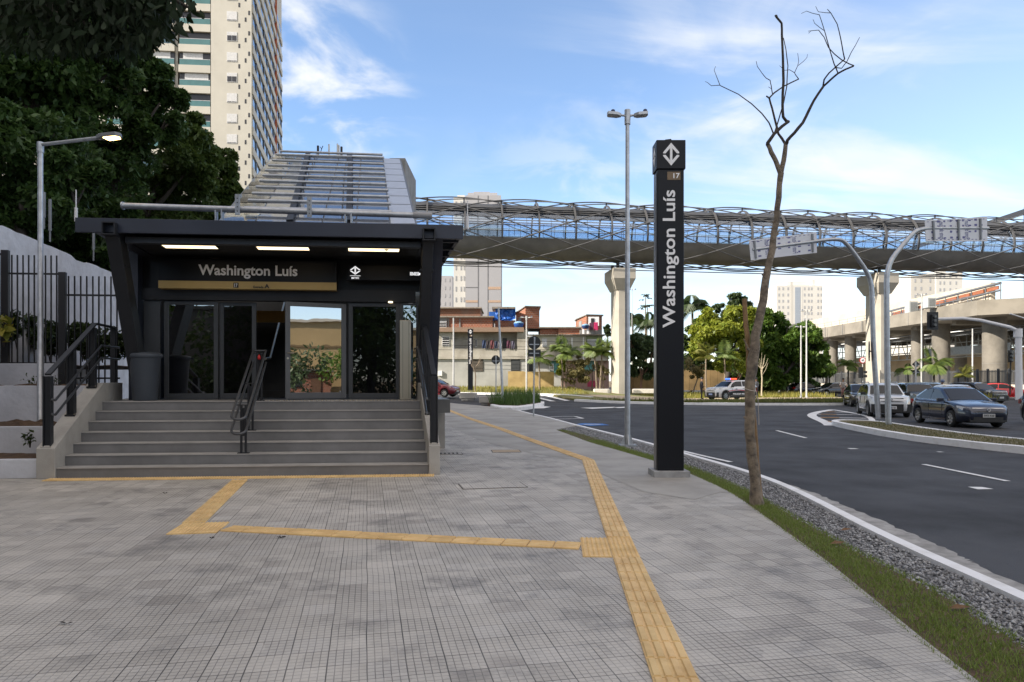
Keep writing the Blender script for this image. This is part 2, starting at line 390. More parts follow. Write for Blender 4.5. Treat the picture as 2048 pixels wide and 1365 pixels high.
    gf = N(t, 'ShaderNodeMath', operation='MULTIPLY'); LK(t, gc, 0, gf, 0); LK(t, gm2, 0, gf, 1)
    base = mix(gf, base, (.12, .115, .11))
    jn = noise(.9, 4, .40, .60); jm = N(t, 'ShaderNodeMapRange'); LK(t, jn, 0, jm, 0); jm.inputs[3].default_value = .35; jm.inputs[4].default_value = 1.0
    jf = N(t, 'ShaderNodeMath', operation='MULTIPLY'); LK(t, gt, 0, jf, 0); LK(t, jm, 0, jf, 1)
    base = mix(jf, base, (.06, .058, .055))
    vo = N(t, 'ShaderNodeTexVoronoi'); vo.inputs['Scale'].default_value = 2.6; LK(t, g, 'Position', vo, 'Vector')
    vr = N(t, 'ShaderNodeMapRange'); LK(t, vo, 'Distance', vr, 0); vr.inputs[1].default_value = .055; vr.inputs[2].default_value = .035
    vs_ = N(t, 'ShaderNodeSeparateXYZ'); LK(t, vo, 'Color', vs_, 0); vg = N(t, 'ShaderNodeMapRange'); LK(t, vs_, 'X', vg, 0); vg.inputs[1].default_value = .55; vg.inputs[2].default_value = .95; vg.inputs[4].default_value = .75
    vm = N(t, 'ShaderNodeMath', operation='MULTIPLY'); LK(t, vr, 0, vm, 0); LK(t, vg, 0, vm, 1); base = mix(vm, base, (.09, .085, .08))
    LK(t, base, 0, b, 'Base Color'); b.inputs['Roughness'].default_value = .62; b.inputs['Specular IOR Level'].default_value = .4
    mx2 = N(t, 'ShaderNodeMath', operation='MAXIMUM'); LK(t, gc, 0, mx2, 0); LK(t, gt, 0, mx2, 1)
    bp = N(t, 'ShaderNodeBump'); bp.invert = True; bp.inputs['Strength'].default_value = .5; bp.inputs['Distance'].default_value = .004; LK(t, mx2, 0, bp, 'Height'); LK(t, bp, 0, b, 'Normal')
    return m
def brickmat(name, c1, c2, mortar, scale=9.0, bw=.5, rh=.25):
    m = bpy.data.materials.new(name); m.use_nodes = True; t = m.node_tree; b = t.nodes['Principled BSDF']
    tcn = N(t, 'ShaderNodeTexCoord'); sp = N(t, 'ShaderNodeSeparateXYZ'); LK(t, tcn, 'Object', sp, 0)
    ad_ = N(t, 'ShaderNodeMath', operation='ADD'); LK(t, sp, 'X', ad_, 0); LK(t, sp, 'Y', ad_, 1)
    cb = N(t, 'ShaderNodeCombineXYZ'); LK(t, ad_, 0, cb, 'X'); LK(t, sp, 'Z', cb, 'Y')
    br = N(t, 'ShaderNodeTexBrick'); LK(t, cb, 0, br, 'Vector'); br.inputs['Scale'].default_value = 1.0; br.inputs['Brick Width'].default_value = .3; br.inputs['Row Height'].default_value = .2; br.inputs['Mortar Size'].default_value = .015
    br.inputs['Color1'].default_value = (*c1, 1); br.inputs['Color2'].default_value = (*c2, 1); br.inputs['Mortar'].default_value = (*mortar, 1)
    n = N(t, 'ShaderNodeTexNoise'); n.inputs['Scale'].default_value = .9; n.inputs['Detail'].default_value = 6; LK(t, tcn, 'Object', n, 'Vector')
    mr = N(t, 'ShaderNodeMapRange'); LK(t, n, 'Fac', mr, 0); mr.inputs[1].default_value = .5; mr.inputs[2].default_value = .7; mr.inputs[4].default_value = .5
    mi = N(t, 'ShaderNodeMixRGB'); LK(t, mr, 0, mi, 0); LK(t, br, 0, mi, 1); mi.inputs[2].default_value = (.2, .15, .12, 1)
    LK(t, mi, 0, b, 'Base Color'); b.inputs['Roughness'].default_value = .85; MATS[name] = m; return m

TILE = tilemat()
CONC = M('concrete', (.40, .385, .36), .75, var=.28, scale=1.3, bump=.25, bscale=60)
CONCW = M('concrete_pavement', (.36, .345, .32), .75, var=.3, scale=.8, bump=.2, bscale=70, world=True)
CONCD = M('concrete_grey', (.26, .255, .245), .8, var=.3, scale=1.6, bump=.25, bscale=50)
PIER = M('pier_concrete', (.45, .415, .355), .8, var=.2, scale=.5, bump=.15, bscale=20)
VIAD = M('viaduct_concrete', (.27, .245, .205), .85, var=.35, scale=.25, bump=.15, bscale=12)
COLV = M('column_concrete_shaded', (.215, .195, .165), .85, var=.4, scale=.5, bump=.15, bscale=12, detail=8)  # darker copy of the viaduct concrete: shade under the deck put into the colour
VIADL = M('viaduct_pale', (.60, .53, .43), .8, var=.2, scale=.4)
ASPH = M('asphalt', (.064, .066, .074), .82, var=.5, scale=.55, bump=.5, bscale=220, world=True, detail=9, spec=.35)
GUTT = M('gutter_concrete', (.36, .35, .335), .8, var=.4, scale=5, bump=.3, bscale=80, world=True)
KERB = M('kerb_white_paint', (.76, .76, .77), .65, var=.22, scale=3, bump=.2, bscale=40, c2=(.55, .54, .52), lo=.5, hi=.8)
PAINT = M('road_paint', (.72, .72, .72), .7, var=.4, scale=5, world=True, lo=.45, hi=.8, detail=8)
OPAINT = M('orange_paint', (.62, .30, .03), .7, var=.3, scale=6)
BPAINT = M('blue_road_paint', (.06, .20, .55), .7, var=.5, scale=4, world=True)
SOIL = M('soil', (.105, .065, .04), .95, var=.5, scale=5, bump=.9, bscale=25)
EARTH = M('earth', (.19, .14, .08), .95, var=.4, scale=.7, bump=.4, bscale=9, world=True)
LAWN = M('lawn', (.11, .13, .035), .95, c2=(.20, .17, .07), scale=.8, bump=.6, bscale=30, world=True)
TACT = M('tactile_yellow', (.70, .49, .225), .62, c2=(.53, .35, .15), scale=3.5, bump=.2, bscale=60, world=True, detail=8, island=.06, hue=.0025)
DKMET = M('charcoal_metal', (.020, .022, .027), .5, var=.2, scale=2, spec=.35)
BLKMET = M('black_metal', (.012, .012, .014), .45, var=.2, scale=3)
GALV = M('galvanised_steel', (.46, .48, .51), .42, metal=.75, var=.25, scale=6, detail=7)
GALVD = M('grey_painted_steel', (.19, .20, .215), .48, metal=.35, var=.2, scale=2)
STEEL = M('stainless_steel', (.50, .45, .36), .36, metal=1.0, var=.08, scale=1)
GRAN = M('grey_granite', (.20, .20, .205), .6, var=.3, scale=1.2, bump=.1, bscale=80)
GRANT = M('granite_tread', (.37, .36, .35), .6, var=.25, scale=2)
WHITE = M('white_masonry', (.60, .615, .67), .85, var=.22, scale=1.6, bump=.35, bscale=14, detail=8)  # white walls; the blue of open shade is mixed into the colour
WHROUGH = M('rough_white_masonry', (.68, .70, .76), .85, var=.2, scale=2.2, bump=1.0, bscale=7, detail=8)  # white wall too, with the same bluish skylight tint in its colour
SIGNBLK = M('black_enamel', (.007, .008, .012), .4, var=.1, scale=2, spec=.28)
LETTER = M('white_lettering', (.86, .86, .88), .5, var=.03)
GOLD = M('ochre_band', (.50, .35, .13), .5, var=.1, scale=2)
BARK = M('bark_brown', (.245, .20, .15), .9, c2=(.085, .07, .057), scale=9, bump=.8, bscale=40, detail=8)
RAILM = M('dark_rail_tube', (.075, .08, .09), .35, metal=.4, var=.15)
BARKD = M('bark_dark', (.07, .058, .05), .9, var=.4, scale=6, bump=.6, bscale=20)
BARKP = M('bark_pale', (.24, .19, .14), .9, var=.4, scale=6, bump=.5, bscale=20)
BLACK = M('black_rubber', (.012, .012, .012), .8, var=.2)
RED = M('red_plastic', (.6, .02, .02), .4, var=.1)
BLUE = M('blue_plastic', (.02, .12, .48), .5, var=.25, scale=1.5)
CREAM = M('cream_render', (.53, .505, .44), .8, var=.1, scale=.25)

# ================================================================ GROUND, ROADS, PAVEMENT
rng = np.random.default_rng(7); random.seed(7)
ST = lambda o: tag(o, kind='structure')
def grid(name, x0, x1, y0, y1, nx, ny, z, m):
    xs = np.linspace(x0, x1, nx); ys = np.linspace(y0, y1, ny); V = []; Fc = []
    for y in ys:
        for x in xs: V.append((x, y, z + gz(x, y)))
    for j in range(ny - 1):
        for i in range(nx - 1): a = j*nx+i; Fc.append((a, a+1, a+nx+1, a+nx))
    return ST(npmesh(name, V, Fc, m, origin=(0, 0, 0)))
ST(sheet('ground', [(-3000, -3000), (3000, -3000), (3000, 3000), (-3000, 3000)], -1.0, EARTH, step=1e6))
grid('road', -60, 110, -60, 160, 86, 111, -0.10, ASPH)

GRASS_IN = [(1.3, -8), (1.75, -3), (2.1, 0)] + [(2.48, 3.6), (2.6, 4.6), (2.8, 6.1), (2.97, 7.86), (3.13, 9.79), (3.08, 11.6), (2.95, 13), (2.53, 15.3), (2.03, 17.75), (1.44, 22.3)]
GRAV_IN = [(2.1, -8), (2.55, -3), (2.85, 0)] + [(3.11, 4.15), (3.23, 4.95), (3.24, 6.05), (3.32, 7.7), (3.45, 9.97), (3.40, 12.07), (3.28, 13.2), (2.73, 16.3), (2.3, 19.5), (1.72, 22.4)]
KERB_IN = [(2.75, -8), (3.2, -3), (3.5, 0), (3.7, 4.9), (3.79, 7.07), (4.10, 11.0), (3.72, 14.9), (3.22, 18.8), (2.3, 24.3), (1.51, 29.5), (.87, 33), (.29, 36.4)]
KERB_OUT = [(x + .13, y + .02) for x, y in KERB_IN]
gi, gv, ki, ko = catmull(GRASS_IN), catmull(GRAV_IN), catmull(KERB_IN), catmull(KERB_OUT)
# pavement: everything left of the grass, on to the far corner by the benches
side = [(-34, -10)] + gi + [(2.0, 23.9)] + [p for p in ki if p[1] > 24.2] + [(-.6, 40.5), (-2.2, 43.2), (-5, 47), (-9, 52), (-14, 56), (-34, 58)]
ST(sheet('pavement', side, 0.0, TILE, skirt=-.14, step=3))
cpx = [(872, 820), (905, 856), (960, 882), (1060, 906), (1150, 921), (1205, 950), (1290, 985), (1390, 1000), (1440, 985)]
concpoly = [G2(*p) for p in cpx] + [(3.12, 9.75), (3.07, 11.6), (2.94, 13), (2.52, 15.3), (2.02, 17.75), (1.43, 22.3), (1.99, 23.95)] + [(x - .02, y) for x, y in ki if y > 24.4] + [(-.62, 40.4), (-2.2, 43.1), (-5, 46.9), (-9, 51.9), (-14, 55.9), (-30, 57)]
ST(sheet('pavement_concrete', concpoly, 0.0035, CONCW, step=3))
ST(sheet('grass_verge_soil', curvestrip(gi, gv) , -.012, SOIL, skirt=-.14))
ST(sheet('gravel_bed', curvestrip(gv + [(1.99, 23.9)], ki[:0] + [p for p in ki if p[1] < 24.6]), -.03, M('gravel_base', (.16, .165, .175), .95, var=.5, scale=45, bump=1, bscale=60, world=True), skirt=-.14))
kb = ST(sheet('kerb', curvestrip(ki, ko), 0.016, KERB, skirt=-.14, step=3))
ge = [(3.45, -8), (3.85, -3), (4.05, 0), (4.22, 5.6), (4.34, 6.6), (4.43, 7.84), (4.54, 9.63), (4.50, 11), (4.05, 15.2), (3.66, 17.6), (3.36, 18.9)]
gec = []
for i, (x, y) in enumerate(catmull(ge, 14)): gec.append((x + random.uniform(-.035, .035), y))
ST(sheet('gutter', curvestrip([p for p in ko if p[1] < 19.0], gec), -.09, GUTT))

# ---- grass blades in the verge (countless: one mass)
def lerp_poly(c, t):
    t = np.clip(t, 0, 1) * (len(c) - 1); i = np.minimum(t.astype(int), len(c) - 2); f = (t - i)[:, None]; c = np.array(c)
    return c[i] * (1 - f) + c[i+1] * f
def blades(n, px, py, z, hmin, hmax, wd, lean=.6):
    a = rng.uniform(0, 2*np.pi, n); h = rng.uniform(hmin, hmax, n); l = rng.uniform(0, lean, n) * h; b = rng.uniform(0, 2*np.pi, n)
    base = np.stack([px, py, z], 1); d = np.stack([np.cos(a), np.sin(a), 0*a], 1) * wd * rng.uniform(.6, 1.3, n)[:, None]
    tip = base + np.stack([np.cos(b) * l, np.sin(b) * l, h], 1)
    V = np.stack([base - d, base + d, tip], 1).reshape(-1, 3); return V, np.arange(len(V)).reshape(-1, 3)
def resample(c, y0, y1, n):
    c = np.array(c); ys = np.linspace(y0, y1, n); return np.stack([np.interp(ys, c[:, 1], c[:, 0]), ys], 1)
ga, gb = resample(gi, 2.2, 22.2, 200), resample(gv, 2.2, 22.2, 200)
n = 52000
t = rng.uniform(0, 1, n) ** 1.7; s = np.clip(rng.normal(.5, .33, n), -.06, 1.08)[:, None]
pts = lerp_poly(ga, t) * (1 - s) + lerp_poly(gb, t) * s
keep = ~((pts[:, 1] > 18.5) & (pts[:, 1] < 22.0) & (rng.random(n) < .75))
pts = pts[keep]
LAWNB = leafmat('verge_grass_blades', (.115, .185, .032), (.22, .27, .07), .25)
V, Fc = blades(len(pts), pts[:, 0], pts[:, 1], np.full(len(pts), -.015), .015, .046, .0035, 1.1)
tag(npmesh('grass', V, Fc, LAWNB), 'short green grass growing in the strip between pavement and gravel', 'grass', kind='stuff')
# ---- gravel stones
def stones(px, py, z, r):
    n = len(px); o = np.array([(1,0,0),(-1,0,0),(0,1,0),(0,-1,0),(0,0,1),(0,0,-1)], float)
    V = o[None] * rng.uniform(.55, 1.25, (n, 6, 1)) + rng.normal(0, .22, (n, 6, 3))
    a = rng.uniform(0, 6.28, n); c, s_ = np.cos(a)[:, None], np.sin(a)[:, None]
    X = V[:, :, 0] * c - V[:, :, 1] * s_; Y = V[:, :, 0] * s_ + V[:, :, 1] * c
    V = np.stack([X, Y, V[:, :, 2] * .75], 2) * r[:, None, None] + np.stack([px, py, z], 1)[:, None]
    f = np.array([(0,2,4),(2,1,4),(1,3,4),(3,0,4),(2,0,5),(1,2,5),(3,1,5),(0,3,5)])
    return V.reshape(-1, 3), (f[None] + (np.arange(n) * 6)[:, None, None]).reshape(-1, 3)
va, vb = resample(gv, 2.6, 23.4, 200), resample(ki, 2.6, 23.4, 200)
n = 17000; t = rng.uniform(0, 1, n) ** 1.9; s = (rng.uniform(-.04, .98, n) - (rng.random(n) < .03)*rng.uniform(0, .5, n))[:, None]
pts = lerp_poly(va, t) * (1 - s) + lerp_poly(vb, t) * s
V, Fc = stones(pts[:, 0], pts[:, 1], rng.uniform(-.03, -.012, n), rng.uniform(.008, .022, n))
tag(npmesh('gravel', V, Fc, M('gravel_stone', (.30, .305, .32), .9, var=.3, scale=20, island=.55)), 'crushed grey gravel between the grass strip and the white kerb', 'gravel', kind='stuff')

# ---- median island with its kerb
mk = catmull([(14.6, -8), (13.2, 4), (12.15, 14), (11.85, 15.8), (11.5, 17.4), (11.3, 19), (11.35, 21), (11.6, 23), (12.05, 25.5), (12.5, 26.6), (13.2, 27.1), (13.9, 26.7)])
mb = catmull([(17.2, -8), (15.4, 4), (14.1, 14), (13.75, 17.5), (13.45, 20), (13.75, 23.3), (14.05, 25.6), (13.9, 26.7)])
def inset(c, d):
    out = []
    for i, p in enumerate(c):
        a = Vector(c[max(0, i-1)]); b = Vector(c[min(len(c)-1, i+1)]); t_ = (b - a).normalized(); out.append((p[0] + t_.y * d, p[1] - t_.x * d))
    return out
mki, mbi = inset(mk, .22), inset(mb, -.16)
ST(sheet('median_soil', curvestrip(mki, mbi), .045, M('dry_grass_soil', (.15, .12, .06), .95, c2=(.095, .085, .035), scale=2.2, bump=.8, bscale=30, world=True), skirt=-.12))
# the kerb stones are separate blocks about a metre long
kstones = []
L = 0; last = 0; seq = [0]
for i in range(1, len(mk)):
    L += (Vector(mk[i]) - Vector(mk[i-1])).length
    if L - last > 1.05: seq.append(i); last = L
b = MB()
for a_, c_ in zip(seq[:-1], seq[1:]):
    idx = list(range(a_, c_ + 1)); o_ = [mk[i] for i in idx]; i_ = [mki[i] for i in idx]
    g_ = .006
    o_[-1] = tuple(Vector(o_[-1]).lerp(Vector(o_[-2]), g_ / max(.01, (Vector(o_[-1]) - Vector(o_[-2])).length))); i_[-1] = tuple(Vector(i_[-1]).lerp(Vector(i_[-2]), .03))
    h_ = .072 + random.uniform(-.008, .008)
    b.prism(o_ + i_[::-1], -.12, h_)
kk = b.build('median_kerb', KERB, origin=(12, 15, -.1)); ST(kk)
b = MB(); b.prism(curvestrip(mb, mbi), -.12, .065); ST(b.build('median_kerb', KERB, origin=(14, 15, -.1)))
n = 9000; A_, B_ = resample(mki[:52], 6, 25.5, 120), resample(mbi, 6, 25.5, 120)
t = rng.uniform(0, 1, n); s = rng.uniform(.05, .95, n)[:, None]; pts = lerp_poly(A_, t) * (1 - s) + lerp_poly(B_, t) * s
V, Fc = blades(n, pts[:, 0], pts[:, 1], np.full(n, .04), .03, .09, .006, 1.0)
tag(npmesh('dry_grass', V, Fc, leafmat('dry_blades', (.13, .115, .045), (.085, .10, .03), .2)), 'patchy dry grass on the kerbed median in the road', 'grass', kind='stuff')

# ---- painted markings
def mark(poly, m=PAINT, z=-.088, name='road_marking', step=3): return ST(sheet(name, poly, z, m, step=step))
def band(pts, wd):
    c = catmull(pts, 5); l, r = inset(c, wd/2), inset(c, -wd/2); return curvestrip(l, r)
mark(band([(12.0, 25.75), (12.7, 27.6), (14.5, 33), (16.5, 36.8), (18.7, 39.8)], .42))
mark(band([(18.6, 39.3), (17.4, 34), (15.9, 30.2), (14.3, 27.2)], .25), z=-.084)
for (p0, p1, w_) in (((12.9, 28.2), (14.5, 27.6), .3), ((14.0, 31.3), (15.9, 30.6), .32), ((15.4, 34.4), (17.1, 33.5), .32), ((16.9, 37), (17.9, 36.3), .3)):
    mark(band([p0, p1], w_), z=-.080)
    a, c = Vector(p0), Vector(p1); mark(band([a.lerp(c, .08), a.lerp(c, .45)], w_ * .86), OPAINT, -.076, 'orange_road_marking')
for (a, b_) in (((1553, 862), (1612, 877)), ((1847, 930), (2016, 964))):
    p, q = Vector(G2(*a, z=-.1)), Vector(G2(*b_, z=-.1)); mark(band([p, q], .11))
mark(band([(x + .55, y) for x, y in [(4.0, 14.2), (3.75, 15.4), (3.5, 16.8)]], .12))
mark(band([(14.6, 17.5), (14.3, 20), (14.6, 23.5), (14.9, 25.8)], .10), z=-.086)
mark(band([(15.0, 4), (14.75, 12), (14.62, 16)], .10), z=-.086)
# pedestrian crossing on the side street
for k in range(5):
    x0, y0 = 1060 + k * 29, 803.2 - k * .6; a = G2(x0, y0, -.1); b_ = G2(x0 + 46, y0 + 6, -.1)
    p, q = Vector(a), Vector(b_); mark(band([p, q], .42), z=-.07)
def pxpoly(pp, z=-.1): return [(GT(*p, z).x, GT(*p, z).y) for p in pp]
# box, stop mark and the blue accessible bay
for (a, c, w_) in (((1099, 835), (1125, 834), .16), ((1125, 834), (1150, 834), .16), ((1150, 834), (1166, 838), .16), ((1166, 838), (1110, 839.5), .16)):
    mark(band([G2(*a, -.1), G2(*c, -.1)], w_), z=-.082)
mark(pxpoly([(1152, 850), (1165, 847.5), (1205, 848.5), (1219, 851.5), (1180, 853)]), BPAINT, -.084, 'blue_road_marking')
mark(band([G2(1168, 850.6, -.1), G2(1200, 850.0, -.1)], .18), PAINT, -.079)
mark(pxpoly([(1160, 817), (1230, 815), (1226, 817), (1185, 819)]), PAINT, -.072)
mark(pxpoly([(1226, 816), (1250, 815), (1251, 817), (1236, 817.5)]), PAINT, -.07)
mark(pxpoly([(1085, 813.5), (1102, 815), (1088, 818), (1060, 818.5)]), PAINT, -.072)
# small spots of paint and repairs on the asphalt
for (x, y, s_) in ((1705, 898.5, .10), (1880, 905, .06), (1960, 978, .12)):
    g = G(x, y, -.1); mark([(g.x - s_, g.y - s_), (g.x + s_*1.3, g.y - s_*.7), (g.x + s_, g.y + s_), (g.x - s_*.8, g.y + s_*1.2)], PAINT, -.09)

# ---- far verge with kerb, path and planting soil
vf = [(5.0, 49.2), (7.5, 47.9), (11, 47.6), (16.6, 47.4), (23.0, 47.6), (26.5, 50), (29.0, 55), (31.5, 64), (33, 80), (33, 96), (-16, 96), (-16, 74), (2.5, 74), (3.4, 64), (3.4, 55)]
ST(sheet('far_verge', vf, .03, LAWN, skirt=-.14, step=3))
vk = [(4.6, 49.6), (7.5, 47.7), (11, 47.4), (16.6, 47.2), (23.1, 47.4), (26.7, 49.9), (29.2, 55), (31.7, 64)]
ST(sheet('far_kerb', band(vk, .34), .055, KERB, skirt=-.14, step=3))
ST(sheet('far_path', [(5.5, 56), (8, 51.2), (12, 50.3), (16, 52.5), (22, 56.5), (30, 60), (31, 64), (23, 63), (15, 60), (9, 58)], .045, M('path_sand', (.52, .42, .30), .85, var=.2, scale=.8, world=True), step=3))
# garden in front of the houses
gf = [(-7.5, 60), (-2, 58.5), (1.8, 57.5), (6.5, 56.5), (6.5, 73), (-24, 73), (-24, 64)]
ST(sheet('garden_lawn', gf, .05, LAWN, skirt=-.14, step=3))
ST(sheet('garden_kerb', band([(-12, 61.4), (-7.5, 59.9), (-2, 58.3), (1.8, 57.2), (4.6, 55.4), (6.2, 53)], .3), .07, KERB, skirt=-.14, step=3))
# near bed with tall grass on the corner
nb = pxpoly([(975, 809), (1000, 814), (1036, 815), (1082, 808.5), (1076, 801), (1040, 799), (1000, 800)], 0.0)
ST(sheet('planting_bed', nb, .10, SOIL, skirt=-.14, step=3))
ST(sheet('planting_bed_kerb', band(pxpoly([(985, 812), (1005, 817.5), (1036, 818), (1080, 811), (1084, 806)], 0), .28), .09, KERB, skirt=-.14, step=3))
def scatter_in(poly, n):
    p = np.array(poly); out = []
    x0, y0 = p.min(0); x1, y1 = p.max(0)
    while len(out) < n:
        q = rng.uniform((x0, y0), (x1, y1)); ins = False; j = len(p) - 1
        for i in range(len(p)):
            if (p[i][1] > q[1]) != (p[j][1] > q[1]) and q[0] < (p[j][0]-p[i][0]) * (q[1]-p[i][1]) / (p[j][1]-p[i][1]) + p[i][0]: ins = not ins
            j = i
        if ins: out.append(q)
    return np.array(out)
TALLG = leafmat('tall_grass_blades', (.040, .085, .018), (.075, .13, .03), .3)
YELG = leafmat('yellow_grass_blades', (.16, .17, .035), (.30, .26, .06), .3)
q = scatter_in(nb, 1500); z_ = np.array([gz(*p) for p in q]) + .08
V, Fc = blades(len(q), q[:, 0], q[:, 1], z_, .45, .95, .03, .5)
tag(npmesh('tall_grass', V, Fc, TALLG), 'tall dark green grass filling the corner bed beside the benches', 'grass', kind='stuff')
q = scatter_in(gf, 9000); z_ = np.array([gz(*p) for p in q]) + .04
V, Fc = blades(len(q), q[:, 0], q[:, 1], z_, .08, .3, .03, .6)
tag(npmesh('garden_ground_cover', V, Fc, YELG), 'yellow green ground cover in front of the old houses', 'grass', kind='stuff')
q = scatter_in([(5.5, 49), (7.5, 48.3), (16.6, 47.9), (23, 48.1), (26, 50.4), (28, 55), (20, 53), (12, 49.6)], 7000); z_ = np.array([gz(*p) for p in q]) + .02
V, Fc = blades(len(q), q[:, 0], q[:, 1], z_, .08, .36, .03, .7)
tag(npmesh('verge_ground_cover', V, Fc, leafmat('cover_blades', (.06, .09, .02), (.15, .15, .045), .3)), 'low green ground cover along the far white kerb', 'grass', kind='stuff')
q = scatter_in([(14, 60), (24, 63.5), (31, 64.5), (32, 78), (12, 74)], 5000); z_ = np.array([gz(*p) for p in q]) + .02
V, Fc = blades(len(q), q[:, 0], q[:, 1], z_, .15, .6, .04, .7)
tag(npmesh('sunlit_grass', V, Fc, YELG), 'sunlit yellow grass beside the path under the big trees', 'grass', kind='stuff')
# far side of the avenue
ST(sheet('avenue_pavement', [(38, 84), (48, 76), (62, 68), (110, 50), (110, 160), (38, 160)], .03, CONCW, skirt=-.14, step=6))

# ---- tactile paving: real ribs and studs
def tactile(name, segs, wd=.25):
    b = MB()
    for (p0, p1, kind) in segs:
        p0 = Vector((*p0, 0)); p1 = Vector((*p1, 0)); d = p1 - p0; L = d.length; d.normalize(); s_ = Vector((d.y, -d.x, 0))
        w_ = wd if not isinstance(kind, tuple) else kind[1]; kd = kind if not isinstance(kind, tuple) else kind[0]
        nt_ = max(1, round(L / .25)); tl = L / nt_
        for k in range(nt_):
            o = p0 + d * (k * tl); jz = random.uniform(-.0015, .0015)
            T = lambda x, y, z, o=o: (lambda q: (q.x, q.y, z + gz(q.x, q.y)))(o + s_ * x + d * y)
            nw = max(1, round(w_ / .25))
            for c in range(nw):
                x0 = -w_/2 + c * w_/nw; x1 = x0 + w_/nw
                b.box(x0 + .002, x1 - .002, .004, tl - .004, -.01, .010 + jz, 0, T)
                if kd == 'rib':
                    for r in range(4):
                        xc = x0 + (r + .5) * (x1 - x0) / 4
                        b.add([(xc-.024, .008, .010+jz), (xc+.024, .008, .010+jz), (xc+.024, tl-.008, .010+jz), (xc-.024, tl-.008, .010+jz),
                               (xc-.017, .012, .019+jz), (xc+.017, .012, .019+jz), (xc+.017, tl-.012, .019+jz), (xc-.017, tl-.012, .019+jz)],
                              [(4,5,6,7),(0,1,5,4),(1,2,6,5),(2,3,7,6),(3,0,4,7)], 0, False, T)
                else:
                    for i in range(6):
                        for j in range(6):
                            xc = x0 + (i + .5) * (x1 - x0) / 6; yc = (j + .5) * tl / 6
                            V = [(xc + .014*math.cos(a), yc + .014*math.sin(a), .010+jz) for a in np.linspace(0, 2*np.pi, 7)[:-1]] + [(xc + .008*math.cos(a), yc + .008*math.sin(a), .018+jz) for a in np.linspace(0, 2*np.pi, 7)[:-1]]
                            b.add(V, [(6,7,8,9,10,11)] + [(a, (a+1) % 6, 6+(a+1) % 6, 6+a) for a in range(6)], 0, False, T)
    return ST(b.build(name, TACT, origin=(0, 0, 0), recalc=False))
tactile('tactile_paving', [((.76, 1.9), (1.035, 6.15), 'rib'), ((1.035, 6.16), (1.085, 6.92), 'dot'), ((1.085, 6.93), (1.53, 13.7), 'rib'),
                           ((1.53, 13.72), (.51, 18.35), 'rib'), ((.51, 18.35), (-.40, 22.75), 'rib'), ((-.40, 22.75), (-1.77, 28.7), 'rib'), ((-1.77, 28.7), (-3.83, 39), 'rib')])
tactile('tactile_paving', [((.775, 6.18), (.825, 6.92), ('dot', .27)), ((.66, 6.58), (-3.08, 7.37), 'rib')])
tactile('tactile_paving', [((-3.345, 7.12), (-3.43, 7.66), ('dot', .5)), ((-3.58, 7.68), (-4.38, 10.98), 'rib')])
tactile('tactile_paving', [((-7.5, 10.98), (-1.31, 11.52), 'dot')])

# ---- covers in the pavement
def cover(name, label, c, sx, sy, ang, m, rim=.02):
    r = thing(name, label, 'cover', (c[0], c[1], 0.004), rz=ang)
    b = MB(); b.box(-sx/2, sx/2, -sy/2, sy/2, -.01, .006); b.build('plate', m, r, True)
    b = MB()
    for (x0, x1, y0, y1) in ((-sx/2-rim, sx/2+rim, -sy/2-rim, -sy/2), (-sx/2-rim, sx/2+rim, sy/2, sy/2+rim), (-sx/2-rim, -sx/2, -sy/2, sy/2), (sx/2, sx/2+rim, -sy/2, sy/2)): b.box(x0, x1, y0, y1, -.01, .003)
    b.build('frame', M('cover_joint', (.13, .125, .12), .9), r, True); return r
g = G(985, 972); r = cover('inspection_cover', 'tiled rectangular inspection cover in the pavement right of the stairs', (g.x, g.y), .95, .5, R(12), TILE)
g = G(898, 908); r = cover('drain_grate', 'pale slotted drain grate in the pavement beside the stair wall', (g.x, g.y), .55, .35, R(8), CONCW)
b = MB()
for k in range(5): b.box(-.2 + k*.09, -.16 + k*.09, -.13, .13, .005, .008)
b.build('slots', BLACK, r, True)
g = G(1012, 903); cover('utility_cover', 'sandy square utility cover in the pavement left of the yellow strip', (g.x, g.y), .62, .5, R(5), M('sandy_cover', (.42, .33, .23), .8))
# dead leaves and crumbs lying about
lf = M('dry_leaf', (.16, .085, .04), .8, var=.5, scale=20)
for k, (x, y, s_, lb) in enumerate(((561, 1077, .05, 'dark curled dry leaf beside the crossing tactile strip'), (424, 1078, .025, 'small dark crumb beside the corner of the tactile strip'), (135, 1249, .045, 'small dark twig lying on the tiles at the left edge'), (330, 988, .03, 'tiny dark leaf on the pavement before the stairs'))):
    g = G(x, y); b = MB()
    for i in range(5):
        a = random.uniform(0, 6.28); b.add([(g.x, g.y, .004), (g.x + s_*math.cos(a), g.y + s_*.5*math.sin(a), .012), (g.x + s_*1.2*math.cos(a+.5), g.y + s_*.6*math.sin(a+.5), .02), (g.x + s_*.5*math.cos(a+.9), g.y + s_*.4*math.sin(a+.9), .018)], [(0,1,2,3)])
    tag(b.build('dead_leaf', M('black_leaf', (.02, .016, .014), .8)), lb, 'leaf')
for k, (x, y, s_, lb) in enumerate(((1692, 1062, .07, 'curled brown leaf on the gravel, farthest of the fallen leaves'), (1675, 1089, .09, 'flat reddish brown leaf at the edge of the gravel'), (1920, 1219, .08, 'reddish stick lying on the gravel at the right'))):
    g = G(x, y); b = MB(); a = random.uniform(-.5, .5); dx, dy = math.cos(a)*s_, math.sin(a)*s_
    b.add([(g.x-dx, g.y-dy, .006), (g.x-dx*.2+dy*.35, g.y-dy*.2-dx*.35, .012), (g.x+dx, g.y+dy, .02), (g.x-dx*.1-dy*.3, g.y-dy*.1+dx*.3, .03)], [(0,1,2,3)])
    tag(b.build('fallen_leaf', lf), lb, 'leaf')

